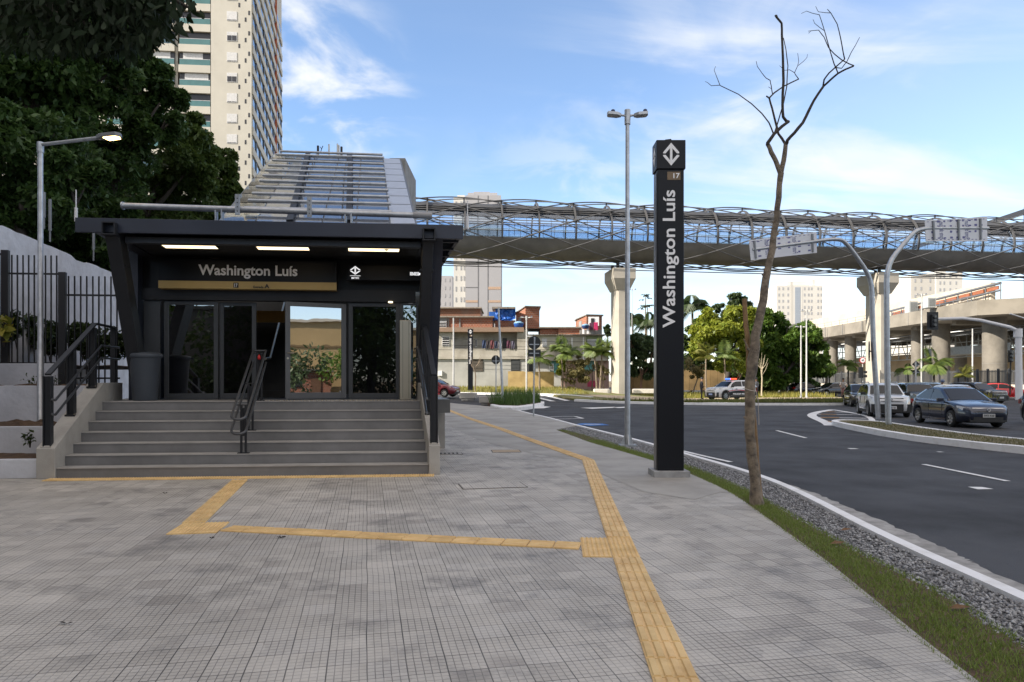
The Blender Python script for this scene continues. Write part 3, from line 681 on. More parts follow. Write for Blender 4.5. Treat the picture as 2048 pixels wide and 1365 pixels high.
# ================================================================ STATION ENTRANCE
OX, OY = -1.43, 11.70; UX, UY = math.cos(R(5)), math.sin(R(5)); VX, VY = -math.sin(R(12)), math.cos(R(12))
def S(u, v, z=0): return Vector((OX + u*UX + v*VX, OY + u*UY + v*VY, z))
def T3(u, v, z): return tuple(S(u, v, z))
def su(px, v): k = (px - CX) / F; return (k*(OY + v*VY) - OX - v*VX) / (UX - k*UY)
def sz(py, u, v): return EYE - (py - HY) / F * S(u, v).y
RISE, TR = .1715, .33
# ---- stairs
st_ = thing('entrance_staircase', 'wide grey granite staircase leading up to the station doors', 'stairs', S(-3, 0, 0))
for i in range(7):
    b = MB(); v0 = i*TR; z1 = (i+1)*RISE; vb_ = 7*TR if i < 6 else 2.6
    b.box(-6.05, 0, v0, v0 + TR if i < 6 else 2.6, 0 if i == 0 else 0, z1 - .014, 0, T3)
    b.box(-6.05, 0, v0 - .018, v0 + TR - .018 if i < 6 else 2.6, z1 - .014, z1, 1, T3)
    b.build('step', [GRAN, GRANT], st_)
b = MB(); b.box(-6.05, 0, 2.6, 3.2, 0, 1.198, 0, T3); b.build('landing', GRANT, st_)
prof = [(-.06, 0), (-.06, .50), (2.05, 1.56), (3.1, 1.56), (3.1, 0)]
b = MB(); b.extr(prof, lambda a, z, c: T3(c, a, z), .002, .19); b.build('side_wall', CONC, st_, bevel=.008)
b = MB(); b.extr(prof, lambda a, z, c: T3(c, a, z), -6.34, -6.052); b.build('side_wall', CONC, st_, bevel=.008)
b = MB()
for k in range(44): b.lathe(S(-3.0 + k*.068, 2.04, 1.2), [(.016, 0), (.016, .012), (.008, .018)], 6)
b.build('warning_studs', STEEL, st_)

# ---- guard rails
def guard(label, u, side):
    r = thing('stair_guard_rail', label, 'railing', S(u, 0, .5))
    top = [(0.03, 1.70), (2.02, 2.70), (3.0, 2.70)]
    for (v, zb) in ((.04, .50), (.95, .99), (1.9, 1.48)):
        zt = 1.70 + (v - .03) * .5025 - .03
        b = MB(); b.box(u - .065, u - .045, v - .05, v + .06, zb, zt, 0, T3); b.box(u + .045, u + .065, v - .05, v + .06, zb, zt, 0, T3)
        b.box(u - .045, u + .045, v - .02, v + .02, zb + .02, zt, 0, T3)
        b.box(u - .085, u + .085, v - .08, v + .09, zb - .02, zb + .014, 0, T3); p = b.build('post', DKMET, r, bevel=.003)
        b = MB()
        for du in (-.07, .07): b.lathe(S(u + du, v - .06, zb + .012), [(.012, 0), (.012, .012)], 6)
        b.build('bolt', STEEL, p)
    b = MB(); b.box(u - .05, u + .05, 2.95, 3.02, 1.56, 2.68, 0, T3); b.build('post', DKMET, r, bevel=.003)
    b = MB()
    for (a, c) in zip(top[:-1], top[1:]): b.beam(S(u, *a), S(u, *c), .09, .035)
    b.build('top_rail', DKMET, r, bevel=.004)
    for (off, ) in ((-.42,), (-.66,)):
        uu = u + side * .13
        pts = [S(uu, -.10, 1.70 + off + .02), S(uu, .0, 1.70 + off), S(uu, 2.0, 2.70 + off), S(uu, 2.35, 2.70 + off), S(uu, 2.95, 2.70 + off)]
        b = MB(); b.tube(pts, .021, 10)
        for v in (.04, .95, 1.9): b.cyl(S(u, v, 1.68 + v*.5 + off - .05), S(uu, v, 1.69 + v*.5 + off - .005), .009, seg=6)
        b.build('handrail', RAILM, r)
    return r
guard('dark steel guard rail on the left stair wall, beside the black fence', -6.2, 1)
guard('dark steel guard rail on the right stair wall, beside the pavement', .095, -1)
r = thing('centre_handrail', 'double tubular handrail with looped ends in the middle of the stairs', 'railing', S(-3.15, .3, RISE))
uc = -3.15
def loop(zoff, v1):
    L_ = []; z0 = 1.02 + zoff; sl = 1.16 / 2.2
    for a in np.linspace(-math.pi/2, math.pi/2, 9): L_.append((uc + .12*math.sin(a) , -.02 - .12*math.cos(a), z0 + sl*(-.12*math.cos(a))))
    pts = [S(uc - .12, v1, z0 + sl*v1)] + [S(*p) for p in L_] + [S(uc + .12, v1, z0 + sl*v1)]
    return pts
for zo, v1 in ((0, 2.25), (-.24, 2.25)):
    b = MB(); b.tube(loop(zo, v1), .022, 10); b.build('handrail', RAILM, r)
b = MB(); b.cyl(S(uc - .12, 2.25, 2.2), S(uc + .12, 2.25, 2.2), .02, seg=8); b.build('end_bar', RAILM, r)
for (v, zb, zt) in ((.42, 2*RISE, 1.18), (1.15, 4*RISE, 1.55), (2.24, 7*RISE, 2.15)):
    b = MB()
    b.box(uc - .055, uc - .02, v - .03, v + .03, zb, zt, 0, T3); b.box(uc + .02, uc + .055, v - .03, v + .03, zb, zt, 0, T3)
    b.box(uc - .02, uc + .02, v - .012, v + .012, zb + .3, zt - .05, 0, T3); b.box(uc - .10, uc + .10, v - .06, v + .06, zb - .005, zb + .014, 0, T3)
    b.cyl(S(uc - .12, v, zt), S(uc + .12, v, zt), .011, seg=6)
    b.build('post', DKMET, r, bevel=.003)
b = MB(); b.lathe(S(uc, 2.17, 2.02), [(.005, .10), (.028, .06), (.034, .02), (.02, 0)], 10); tag(b.build('alarm_tag', RED, r), 'small red tag hanging at the top of the handrail')

# ---- the building
en = thing('station_entrance', 'dark steel and glass station entrance under a flat roof with lit ceiling panels', 'station entrance', S(-3, 3.2, 1.2))
VD = 3.3
DARK = M('dark_interior', (.012, .012, .013), .6, var=.3)
NAVY = M('navy_fascia', (.024, .030, .050), .45, var=.15, scale=1)
b = MB(); b.box(-6.22, .75, 1.15, 1.23, 4.28, 4.54, 0, T3); b.build('fascia', NAVY, en, bevel=.005)
b = MB(); b.box(-6.22, .75, 1.232, 7.7, 4.47, 4.53, 0, T3); b.build('roof_edge_frame', NAVY, en) if False else None
b = MB(); b.box(-6.22, -.2, 1.232, 7.7, 4.452, 4.52, 0, T3); b.build('roof', NAVY, en)
b = MB(); b.box(-.198, .748, 1.232, 7.7, 4.478, 4.492, 0, T3); b.build('roof_glass', glassmat('canopy_glass', refl=.14, trans=.5, tcol=(.45, .62, .75), diff=(.14, .19, .24)), en)
for v in np.arange(1.75, 7.6, .78):
    b = MB(); b.box(.22, .74, v, v + .07, 4.33, 4.475, 0, T3); b.box(-.19, .0, v, v + .07, 4.33, 4.475, 0, T3); b.build('purlin', DKMET, en)
b = MB(); b.box(.69, .75, 1.232, 7.7, 4.36, 4.476, 0, T3); b.build('edge_beam', DKMET, en)
b = MB(); b.box(-5.45, -.02, 1.42, 1.56, 4.15, 4.27, 0, T3); b.build('front_beam', M('beam_grey', (.045, .05, .06), .45, spec=.4), en, bevel=.01)
for u in (-5.6, .1):
    b = MB(); w_ = .115
    for (u0, u1, z0, z1) in ((u-w_, u+w_, 4.215, 4.235), (u-w_, u+w_, 4.425, 4.445), (u-w_, u-w_+.02, 4.235, 4.425), (u+w_-.02, u+w_, 4.235, 4.425)): b.box(u0, u1, 1.0, 7.6, z0, z1, 0, T3)
    b.build('rafter', GALVD if False else DKMET, en)
    b = MB(); b.beam(S(u, 2.95, 1.2), S(u, 1.35, 4.3), .20 if u > -1 else .24, .34); b.build('column', DKMET, en, bevel=.008)
    b = MB(); b.box(u - .135, u + .135, 1.53, 1.75, 3.72, 3.76, 0, T3); b.build('splice_plate', DKMET, en)
b = MB(); b.box(.22, .42, 1.5, 7.6, 1.2, 4.47, 0, lambda u, v, z: T3(u + 0, v + (4.47 - z) * .42 * (1 if v < 3 else 0), z)); b.build('side_wall', NAVY, en)
# dark ceiling, walls and floor round the hall
b = MB(); b.box(-5.45, -.02, 1.57, 7.6, 4.23, 4.25, 0, T3); b.build('ceiling', DARK, en)
b = MB(); b.box(-5.9, -5.72, 3.0, 9.5, 1.2, 4.44, 0, T3); b.build('wall', NAVY, en)
b = MB(); b.box(-5.72, .2, 9.3, 9.5, 1.2, 4.22, 0, T3); b.build('back_wall', M('hall_wall', (.10, .10, .10), .6), en)
b = MB(); b.box(-5.9, .75, 3.2, 9.3, .9, 1.196, 0, T3); b.build('floor', M('hall_floor', (.12, .12, .12), .35), en)
b = MB(); b.box(.44, .78, 4.5, 9.5, 0, 1.1, 0, T3); b.build('plinth', CONC, en)
b = MB(); b.box(-6.5, -5.9, 3.2, 9.5, 0, 1.19, 0, T3); b.build('plinth', CONC, en)
LIT = emat('ceiling_panel_light', (1.0, .78, .47), 1.3)
for (a, c) in ((328, 434), (515, 618), (697, 798)):
    u0, u1 = su(a, 1.95), su(c, 1.95)
    b = MB()
    for q in ((u0-.02, u1+.02, 1.75, 1.77), (u0-.02, u1+.02, 2.09, 2.11), (u0-.02, u0, 1.77, 2.09), (u1, u1+.02, 1.77, 2.09)): b.box(*q, 4.185, 4.229, 0, T3)
    f_ = b.build('ceiling_light', DKMET, en); b = MB(); b.box(u0, u1, 1.77, 2.09, 4.190, 4.205, 0, T3); b.build('diffuser', LIT, f_)
# sign band with the station name
vs = 3.0; u0, u1 = su(317, vs), su(673, vs)
z1, z0, zy0 = sz(521, -4, vs), sz(563, -4, vs), sz(578, -4, vs)
b = MB(); b.box(u0, u1, vs, vs + .24, z0 + .001, z1, 0, T3); sg = b.build('sign_panel', SIGNBLK, en)
b = MB(); b.box(u0, u1, vs - .012, vs + .24, zy0, z0 - .001, 0, T3); yb = b.build('line_band', GOLD, en)
def wall_text(st, px0, px1, zb, v, parent, m, bold=0.0, h=None, thick=.012):
    a, c = su(px0, v), su(px1, v)
    V, Fc = text_geo(st, width=(c - a), height=h, thick=thick, bold=bold)
    b = MB(); b.add(V, Fc, 0, False, lambda x, y, z: T3(a + x, v - z - .001, zb + y)); return b.build('lettering', m, parent, recalc=False)
LET = M('lettering_grey', (.86, .86, .90), .5, var=.03)
wall_text('Washington Luís', 397, 595, sz(557.5, -4, vs), vs, sg, LET, .022)
wall_text('Entrada', 507, 527, sz(576.5, -4, vs), vs - .013, yb, BLKMET, .01, .052)
wall_text('A', 529, 539, sz(576.5, -4, vs), vs - .013, yb, BLKMET, .02, .09)
a = su(467, vs); b = MB(); b.box(a, a + .105, vs - .016, vs - .013, sz(576, a, vs), sz(566, a, vs), 0, T3); pl = b.build('line_number_plate', BLKMET, yb)
wall_text('17', 468.6, 475.2, sz(574.8, -4, vs), vs - .017, pl, LETTER, .02, .075)
# running display
u0, u1 = su(694, vs), su(846, vs); zz0, zz1 = sz(560, -1.5, vs), sz(531, -1.5, vs)
b = MB(); b.box(u0, u1, vs, vs + .1, zz0, zz1, 0, T3); ds = b.build('display_panel', SIGNBLK, en)
WL = emat('display_white', (.95, .97, 1), .32)
wall_text('BEM', 820, 846, sz(549.5, -1.5, vs), vs, ds, WL, .05, .07, .004)
wall_text('METRÔ', 703, 718, sz(558.0, -1.5, vs), vs, ds, WL, .03, .045, .004)
def emblem(b, T, s=1.0, split=.07):
    """double headed arrow inside a diamond: two chevrons and a shaft; drawn in a unit box"""
    th = .30
    for sg_ in (1, -1):
        b.extr([(x*s, y*sg_*s) for x, y in [(0, 1.0), (-.86, split+.10), (-.86, split), (-.60, split), (0, .64), (.60, split), (.86, split), (.86, split+.10)]], T, 0, .006)
    b.extr([(-.13*s, -.66*s), (.13*s, -.66*s), (.13*s, .66*s), (-.13*s, .66*s)], T, .0005, .0065)
    return b
cu_, cz_ = su(710.5, vs), sz(541, -1.5, vs)
b = emblem(MB(), lambda x, y, d: T3(cu_ + x*.125, vs - d - .001, cz_ + y*.093)); b.build('emblem', WL, ds, recalc=True)
b = MB(); b.box(su(700, vs), su(721, vs), vs - .004, vs - .001, sz(552.2, -1.5, vs), sz(551.3, -1.5, vs), 0, T3); b.build('underline', WL, ds)
# lintel, frames, doors
b = MB(); b.box(-5.72, .1, VD + .02, VD + .1, sz(580, -3, VD), 4.22, 0, T3); b.build('transom_panel', M('transom_black', (.012, .013, .016), .4, spec=.3), en)
b = MB(); b.box(-5.7, .0, VD - .1, VD + .12, sz(603, -3, VD), sz(580, -3, VD), 0, T3); b.build('lintel', DKMET, en)
zt, zbm = sz(605, -3, VD), 1.2
def frame(b, u0, u1, z0, z1, v0, v1, t_=.09, tb=.12):
    b.box(u0, u0+t_, v0, v1, z0, z1, 0, T3); b.box(u1-t_, u1, v0, v1, z0, z1, 0, T3)
    b.box(u0+t_, u1-t_, v0, v1, z1-t_*.8, z1, 0, T3); b.box(u0+t_, u1-t_, v0, v1, z0, z0+tb, 0, T3)
MIRR = glassmat('door_glass_tinted', refl=.36, trans=.55, tcol=(.32, .34, .34))
MIRD = glassmat('door_glass_dark', refl=.075, trans=.65, tcol=(.30, .32, .33))
MIRS = glassmat('door_glass_reflective', refl=.66, trans=.3, tcol=(.25, .27, .27))
FRM = M('door_frame_metal', (.055, .06, .068), .4, var=.1)
for (a, c, gm, nm, dv_) in ((328, 436, MIRR, 'glass_door', 0), (437, 511, MIRD, 'glass_door', .08), (697, 800, MIRD, 'fixed_glazing', .02)):
    u0, u1 = su(a, VD), su(c, VD); b = MB(); frame(b, u0, u1, zbm + .01, zt, VD + dv_, VD + dv_ + .06); f_ = b.build(nm, FRM, en, bevel=.004)
    b = MB(); b.box(u0 + .091, u1 - .091, VD + dv_ + .025, VD + dv_ + .035, zbm + .131, zt - .073, 0, T3); b.build('glass', gm, f_)
# the leaf that stands ajar
uh, Ld = su(692, VD), 1.26; an = R(20)
def TD(x, y, z):                                       # hinge on the right, swung out towards the stairs
    bpt = S(uh, VD, z); d = Vector((-math.cos(an + R(5)) , -math.sin(an + R(5)), 0)); nrm = Vector((math.sin(an + R(5)), -math.cos(an + R(5)), 0))
    q = bpt + d * x + nrm * y; return (q.x, q.y, z)
b = MB()
for q in ((0, .1, zbm+.02, zt-.03), (Ld-.1, Ld, zbm+.02, zt-.03)): b.box(q[0], q[1], -.03, .03, q[2], q[3], 0, TD)
b.box(.1, Ld-.1, -.03, .03, zt-.12, zt-.03, 0, TD); b.box(.1, Ld-.1, -.03, .03, zbm+.02, zbm+.15, 0, TD)
dl = b.build('open_glass_door', M('door_leaf_metal', (.11, .115, .125), .4, var=.1), en, bevel=.005)
b = MB(); b.box(.101, Ld-.101, -.005, .005, zbm+.151, zt-.121, 0, TD); b.build('glass', MIRS, dl)
b = MB(); b.tube([TD(Ld-.05, .03, zbm+.98), TD(Ld-.05, .08, zbm+.98), TD(Ld-.17, .085, zbm+.98)], .011, 8); b.build('handle', STEEL, dl)
b = MB(); b.cyl(TD(Ld-.05, .031, zbm+.87), TD(Ld-.05, .036, zbm+.87), .022, seg=10); b.build('lock', STEEL, dl)
# side lights, steel pylon, header light
b = MB(); frame(b, su(803, VD), su(836, VD), zbm + .01, zt, VD, VD + .05, .04, .05); f_ = b.build('side_window', FRM, en)
b = MB(); b.box(su(803, VD) + .041, su(836, VD) - .041, VD + .02, VD + .03, zbm + .06, zt - .04, 0, T3); b.build('glass', glassmat('side_glass', refl=.35, trans=.5, tcol=(.35, .45, .55)), f_)
b = MB(); u0, u1 = su(799.5, VD - .35), su(822.5, VD - .35); zz = sz(640, -1, VD - .35)
b.box(u0, u1, VD - .35, VD - .05, 1.2, zz, 0, T3); py = b.build('steel_pylon', STEEL, en, bevel=.006)
b = MB()
for q in (.25, .78): b.box(u0 + (u1-u0)*q, u0 + (u1-u0)*q + .006, VD - .353, VD - .350, 1.23, zz - .03, 0, T3)
b.build('seam', DKMET, py)
b = MB(); b.box(su(322, VD) - .35, su(322, VD) - .02, VD, VD + .08, 1.2, zt, 0, T3); b.build('frame_panel', FRM, en)
b = MB(); b.cyl(S(su(781, VD-.2), VD - .2, zt - .01), S(su(781, VD-.2), VD - .2, zt + .02), .05, seg=12); b.build('downlight', LIT, en)
# inside: a flight of stairs with glass balustrade, and the ochre band over it
b = MB()
for k in range(14): b.box(-4.4, -2.6, 5.2 + k*.28, 9.2, 1.2 + k*.17, 1.2 + (k+1)*.17, 0, T3)
b.build('inner_stairs', M('inner_steps', (.08, .08, .08), .6), en)
b = MB(); b.box(su(512, 5.0), su(572, 5.0), 5.0, 5.06, sz(645, -3.5, 5.0), sz(622, -3.5, 5.0), 0, T3); b.build('inner_sign_band', M('inner_ochre', (.40, .22, .05), .6), en)
b = MB(); b.tube([S(-3.35, 4.4, 2.1), S(-3.35, 5.2, 2.15), S(-3.35, 8.6, 4.1)], .03, 8); b.build('inner_handrail', STEEL, en)
b = MB(); b.obox(S(su(428, 4.6), 4.6, 3.95), (.42, .12, .03), R(-38)); b.build('reflected_light', LIT, en)  # added glowing panel standing in for a light reflected in the glass
# camera dome and small fittings under the roof
for (x, y) in ((773, 497), (255, 490)):
    c = P(x, y, S(-1, 1.9).y); b = MB(); b.cyl(c + Vector((0, 0, .12)), c, .018, seg=8); b.lathe(c - Vector((0, 0, .05)), [(.01, 0), (.045, .02), (.05, .06)], 10); b.build('security_camera', GALV, en)

# ---- galvanised rail on the roof with its stub posts
rr = thing('roof_safety_rail', 'long galvanised pipe rail along the roof edge on stub posts', 'pipe rail', S(-4, 1.6, 4.53))
pL, pR = P(246, 412, S(-6, 1.6).y), P(862, 432, S(-.2, 1.6).y)
b = MB(); b.cyl(pL, pR, .058, seg=12); b.build('pipe', GALV, rr)
b = MB(); b.cyl(pL - Vector((.012, 0, 0)), pL + Vector((.012, 0, 0)), .075, seg=12); b.build('end_flange', GALV, rr)
b = MB(); b.cyl(pR.lerp(pL, .06), pR + Vector((.02, 0, 0)), .066, seg=12); b.build('end_sleeve', M('grey_sleeve', (.3, .3, .31), .5), rr)
for f_ in (.305, .725):
    c = pL.lerp(pR, f_); b = MB(); b.box(c.x - .07, c.x - .045, c.y - .05, c.y + .05, 4.52, c.z); b.box(c.x + .045, c.x + .07, c.y - .05, c.y + .05, 4.52, c.z); b.box(c.x - .1, c.x + .1, c.y - .08, c.y + .08, 4.52, 4.535); b.build('stub_post', GALV, rr)
for f_ in (.368, .60):
    c = pL.lerp(pR, f_); b = MB(); b.box(c.x - .045, c.x + .045, c.y - .085, c.y - .07, c.z - .12, c.z + .27); p_ = b.build('bracket_plate', GALV, rr)
    b = MB()
    for k in range(4): b.cyl((c.x, c.y - .09, c.z - .05 + k*.08), (c.x, c.y - .084, c.z - .05 + k*.08), .012, seg=6)
    b.build('bolt', BLKMET, p_)
for (x, y0, y1, v, lb) in ((152, 437, 380, 1.3, 'thin white lightning rod at the left end of the station roof'), (935, 462, 402, 1.3, 'thin white lightning rod at the right end of the station roof')):
    u = su(x, v); zt_ = sz(y1, u, v); b = MB(); b.cyl(S(u, v, 4.5), S(u, v, 4.75), .028, seg=8); b.cyl(S(u, v, 4.75), S(u, v, zt_), .011, seg=6); tag(b.build('lightning_rod', M('rod_white', (.7, .7, .72), .5)), lb, 'rod')

# ---- sloping glazed escalator canopy behind the roof, with its tubular louvres
gc_ = thing('escalator_canopy', 'steep sloping glass canopy with rows of steel tubes behind the entrance roof', 'glass canopy', S(-3, 5, 4.5))
def CP(px, py):                                        # the sloping plane: z rises .523 per metre of depth from D0
    # z = 5.0 + .523*(Y-15.4)
    a = (HY - py) / F; Y = (5.0 - EYE - .523*15.4) / (a - .523); return P(px, py, Y)
BL, BR, TRr, TL = CP(432, 448), CP(832, 448), CP(800, 318), CP(548, 308)
slabn = (BR - BL).cross(TL - BL).normalized()
if slabn.z < 0: slabn = -slabn
def inter(s, t): return BL.lerp(BR, s).lerp(TL.lerp(TRr, s), t)
cols = [0, .19, .36, .53, .70, .87, 1.0]; rows = np.linspace(0, 1, 10)
CG = glassmat('canopy_roof_glass', refl=.22, trans=.40, tcol=(.62, .70, .78), diff=(.17, .19, .23), rough=.05)
CGC = glassmat('canopy_clear_glass', refl=.10, trans=.88, tcol=(.80, .80, .76), diff=(.3, .3, .3), rough=.02)
CPN = M('canopy_pale_panel', (.50, .52, .56), .35, var=.1, metal=.2)
for i in range(6):
    b = MB()
    for j in range(9):
        q = [inter(cols[i] + .004, rows[j] + .004), inter(cols[i+1] - .004, rows[j] + .004), inter(cols[i+1] - .004, rows[j+1] - .004), inter(cols[i] + .004, rows[j+1] - .004)]
        b.add([tuple(p) for p in q] + [tuple(p - slabn*.02) for p in q], [(0,1,2,3),(7,6,5,4),(0,4,5,1),(1,5,6,2),(2,6,7,3),(3,7,4,0)])
    b.build('glass_panel_row' if i < 5 else 'metal_panel_row', CGC if i < 1 else CG if i < 5 else CPN, gc_)
for s_ in cols:
    b = MB(); b.beam(inter(s_, 0) - slabn*.10, inter(s_, 1) - slabn*.10, .05 if 0 < s_ < 1 else .07, .13, up=slabn); b.build('glazing_bar', GALVD, gc_)
for s_, s2 in ((.37, .28), (.667, .615)):
    b = MB(); b.beam(inter(s_, 0) + slabn*.06, inter(s2, 1) + slabn*.06, .15, .08, up=slabn); b.build('louvre_rail', DKMET, gc_)
tubes = [((561, 303), (765, 310)), ((552, 309.5), (768, 316)), ((545, 321), (768, 328.5)), ((537, 331), (769, 338)), ((531, 341), (771, 347)), ((526, 351), (772, 357.5)), ((519, 362), (774, 369)), ((512, 374), (777, 381)), ((505, 387), (779, 394)), ((497, 401), (782, 408.5)), ((489, 407 + 9), (784, 424))]
for k, (a, c) in enumerate(tubes):
    off = slabn * .34
    p, q = CP(*a), CP(*c); Ym = (p.y + q.y) / 2
    p, q = P(a[0], a[1], p.y - .5), P(c[0], c[1], q.y - .5)
    b = MB(); b.cyl(p, q, .042, seg=10); 
    for f_ in (.36, .66):
        m_ = p.lerp(q, f_); b.beam(m_, m_ - slabn*.28 + Vector((0, .1, 0)), .03, .03)
    b.build('louvre_tube', GALV, gc_)
b = MB()   # box below the glass so that the side and the hall under it are closed
TOPB = [TL - Vector((0, 0, .25)), TRr - Vector((0, 0, .25))]
b.add([tuple(p) for p in (BR - slabn*.2, TRr - slabn*.2, (TRr.x, TRr.y, 4.4), (BR.x, BR.y, 4.4))], [(0,1,2,3)]); b.build('side_panel', CPN, gc_)
b = MB(); c0 = P(806, 320, 27.2); b.box(c0.x - .5, c0.x + .12, 27.0, 30, 3, c0.z); b.build('concrete_core', CONCD, gc_)
for (x, y0, y1) in ((636, 318, 292), (683, 318, 294)):
    p = P(x, y0, 26.5); b = MB(); b.cyl(p, P(x, y1, 26.5), .045, seg=6); b.build('mast', DKMET, gc_)
for (x, y1) in ((658, 289), (675, 288), (678, 291)):
    b = MB(); b.cyl(P(x, 318, 29), P(x, y1, 29), .035, seg=6); b.build('vent_pipe', M('vent_white', (.7, .7, .7), .6), gc_)
b = MB(); b.tube([P(641, 305, 26.5), P(644, 296, 26.5), P(646, 292, 26.5)], .015, 5); b.tube([P(643, 298, 26.5), P(640, 294, 26.5)], .012, 5); b.build('antenna', DKMET, gc_)

# ---- litter bin on the landing
c = S(su(290, 2.55), 2.55, 1.2)
lb_ = thing('litter_bin', 'grey plastic wheeled litter bin with rim beside the left column', 'bin', c)
BIN = M('bin_plastic', (.062, .074, .094), .55, var=.12, scale=2)
b = MB(); b.lathe(c, [(.21, 0), (.225, .02), (.285, .84), (.30, .86), (.315, .865), (.32, .93), (.30, .95), (.26, .955)], 24); b.build('body', BIN, lb_)
b = MB(); b.lathe(c, [(.262, .956), (.25, .965), (.02, .985)], 20); b.build('lid', BIN, lb_)
b = MB(); b.cyl(c + Vector((.32, -.02, .90)), c + Vector((.37, -.02, .90)), .02, seg=8); b.cyl(c - Vector((.32, .02, -.90)), c - Vector((.37, .02, -.90)), .02, seg=8); b.build('handle', BIN, lb_)

# ---- white terraced planters on the left
def tw(name, label, v, ur, z0, z1, ul=-14, t_=.16, slope=0):
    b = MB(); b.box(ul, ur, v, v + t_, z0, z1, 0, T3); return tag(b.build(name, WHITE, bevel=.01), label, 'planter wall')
def soil(v0, v1, z, ur, nm, ul=-14, mound=.05):
    b = MB(); nu, nv = 40, 8
    V = []; Fc = []
    for j in range(nv+1):
        for i in range(nu+1):
            u = ul + (ur-ul)*i/nu; v = v0 + (v1-v0)*j/nv; V.append(T3(u, v, z + (random.uniform(-.5, 1) * mound if 0 < j < nv else 0)))
    for j in range(nv):
        for i in range(nu): a = j*(nu+1)+i; Fc.append((a, a+1, a+nu+2, a+nu+1))
    b.add(V, Fc); return ST(b.build(nm, SOIL, recalc=False))
tw('planter_wall', 'low white planter wall on the pavement beside the stair, lowest of the terraces', 0.05, -6.36, 0, .31)
soil(.21, 1.45, .27, -6.36, 'planter_soil')
tw('planter_wall', 'white planter wall behind the lamp post, second terrace up', 1.45, -6.36, .20, .76)
soil(1.61, 2.9, .74, -6.36, 'planter_soil', mound=.12)
tw('planter_wall', 'white planter wall above the bare soil, third terrace up', 2.9, -6.5, .6, 1.5)
soil(3.06, 4.0, 1.44, -6.5, 'planter_soil', mound=.10)
tw('planter_wall', 'white planter wall at the foot of the black fence, topmost terrace', 4.0, su(118, 4.0), 1.3, 1.98)
soil(4.16, 9.5, 1.93, -6.52, 'planter_soil')
# plants along the terraces
SPRIG = leafmat('sprig_leaves', (.022, .045, .012), (.05, .075, .02), .2)
def leaves(centers, rad, n, size, seed, flat=.0, up=.2, aspect=.5):
    """many small pointed leaves scattered round the given centres"""
    g = np.random.default_rng(seed); centers = np.asarray(centers, float); rad = np.asarray(rad, float)
    ix = g.integers(0, len(centers), n)
    d = g.normal(size=(n, 3)); d /= np.linalg.norm(d, axis=1)[:, None]
    rr_ = g.uniform(.25, 1, n) ** .45
    c = centers[ix] + d * (rad[ix] if rad.ndim == 2 else rad[ix][:, None]) * rr_[:, None]
    a = d * .7 + g.normal(size=(n, 3)) * .7; a[:, 2] -= flat; a /= np.linalg.norm(a, axis=1)[:, None]
    nn = g.normal(size=(n, 3)) * .6; nn[:, 2] += 1.0 + up
    b_ = np.cross(a, nn); b_ /= (np.linalg.norm(b_, axis=1)[:, None] + 1e-9)
    s_ = size * g.uniform(.6, 1.35, n)[:, None]
    nrm = np.cross(b_, a)
    V = np.stack([c - a*s_, c + b_*s_*aspect + nrm*s_*.12, c + a*s_, c - b_*s_*aspect + nrm*s_*.12], 1).reshape(-1, 3)
    return V, np.arange(len(V)).reshape(-1, 4)
def sprig(px, py, v, h, n, size, label, m=SPRIG, name='young_shrub', wide=.6):
    u = su(px, v); z = sz(py, u, v); c = S(u, v, z); r = thing(name, label, 'plant', c)
    b = MB(); cs = []
    for k in range(4):
        a = random.uniform(0, 6.28); t_ = c + Vector((math.cos(a)*h*.3*wide, math.sin(a)*h*.3*wide, h*random.uniform(.6, 1))); b.tube([c - Vector((0,0,.05)), c.lerp(t_, .5) + Vector((0, 0, h*.06)), t_], [.012, .009, .005], 5); cs.append(t_)
        cs.append(c.lerp(t_, .6))
    b.build('stem', BARKD, r)
    V, Fc = leaves(cs, [h*.3*wide+.05]*len(cs), n, size, int(px*7+py)); npmesh('foliage', V, Fc, m, r)
sprig(60, 890, 1.0, .20, 60, .04, 'low dark weed in the lowest terrace soil left of the lamp post')
sprig(35, 700, 4.6, .75, 420, .07, 'bushy dark plant behind the topmost white terrace at the left edge')
sprig(80, 715, 5.0, .6, 300, .07, 'dark leafy plant behind the fence bars left of the lamp post')
sprig(150, 715, 5.2, .75, 360, .07, 'dark leafy plant behind the right-hand fence panel')
sprig(205, 722, 5.4, .7, 320, .07, 'dark leafy plant behind the fence next to the stair column')
sprig(65, 800, 3.4, .45, 60, .035, 'thin weed with few leaves on the third terrace, beside the lamp pole')
sprig(105, 798, 3.4, .5, 50, .035, 'thin weed with few leaves on the third terrace, beside the stair rail')
for k_, (x_, y_, s_) in enumerate(((100, 690, .8), (165, 690, .8), (185, 705, .7), (225, 700, .8), (30, 660, .7), (118, 672, .7), (60, 676, .8))):
    sprig(x_, y_ + 30, 5.6 + (k_ % 3)*.5, s_, 420, .08, 'dark leafy shrub under the rough white wall, ' + ('beside the lamp pole', 'behind the second fence panel', 'by the stair rail', 'nearest the station column', 'nearest the picture edge', 'behind the middle fence post', 'next to the first fence post')[k_])
sprig(8, 690, 3.9, .5, 26, .16, 'broad leaved plant with yellow green leaves cut by the left edge', leafmat('broad_leaf', (.10, .13, .02), (.30, .26, .04), .3), 'broad_leaved_plant', .9)

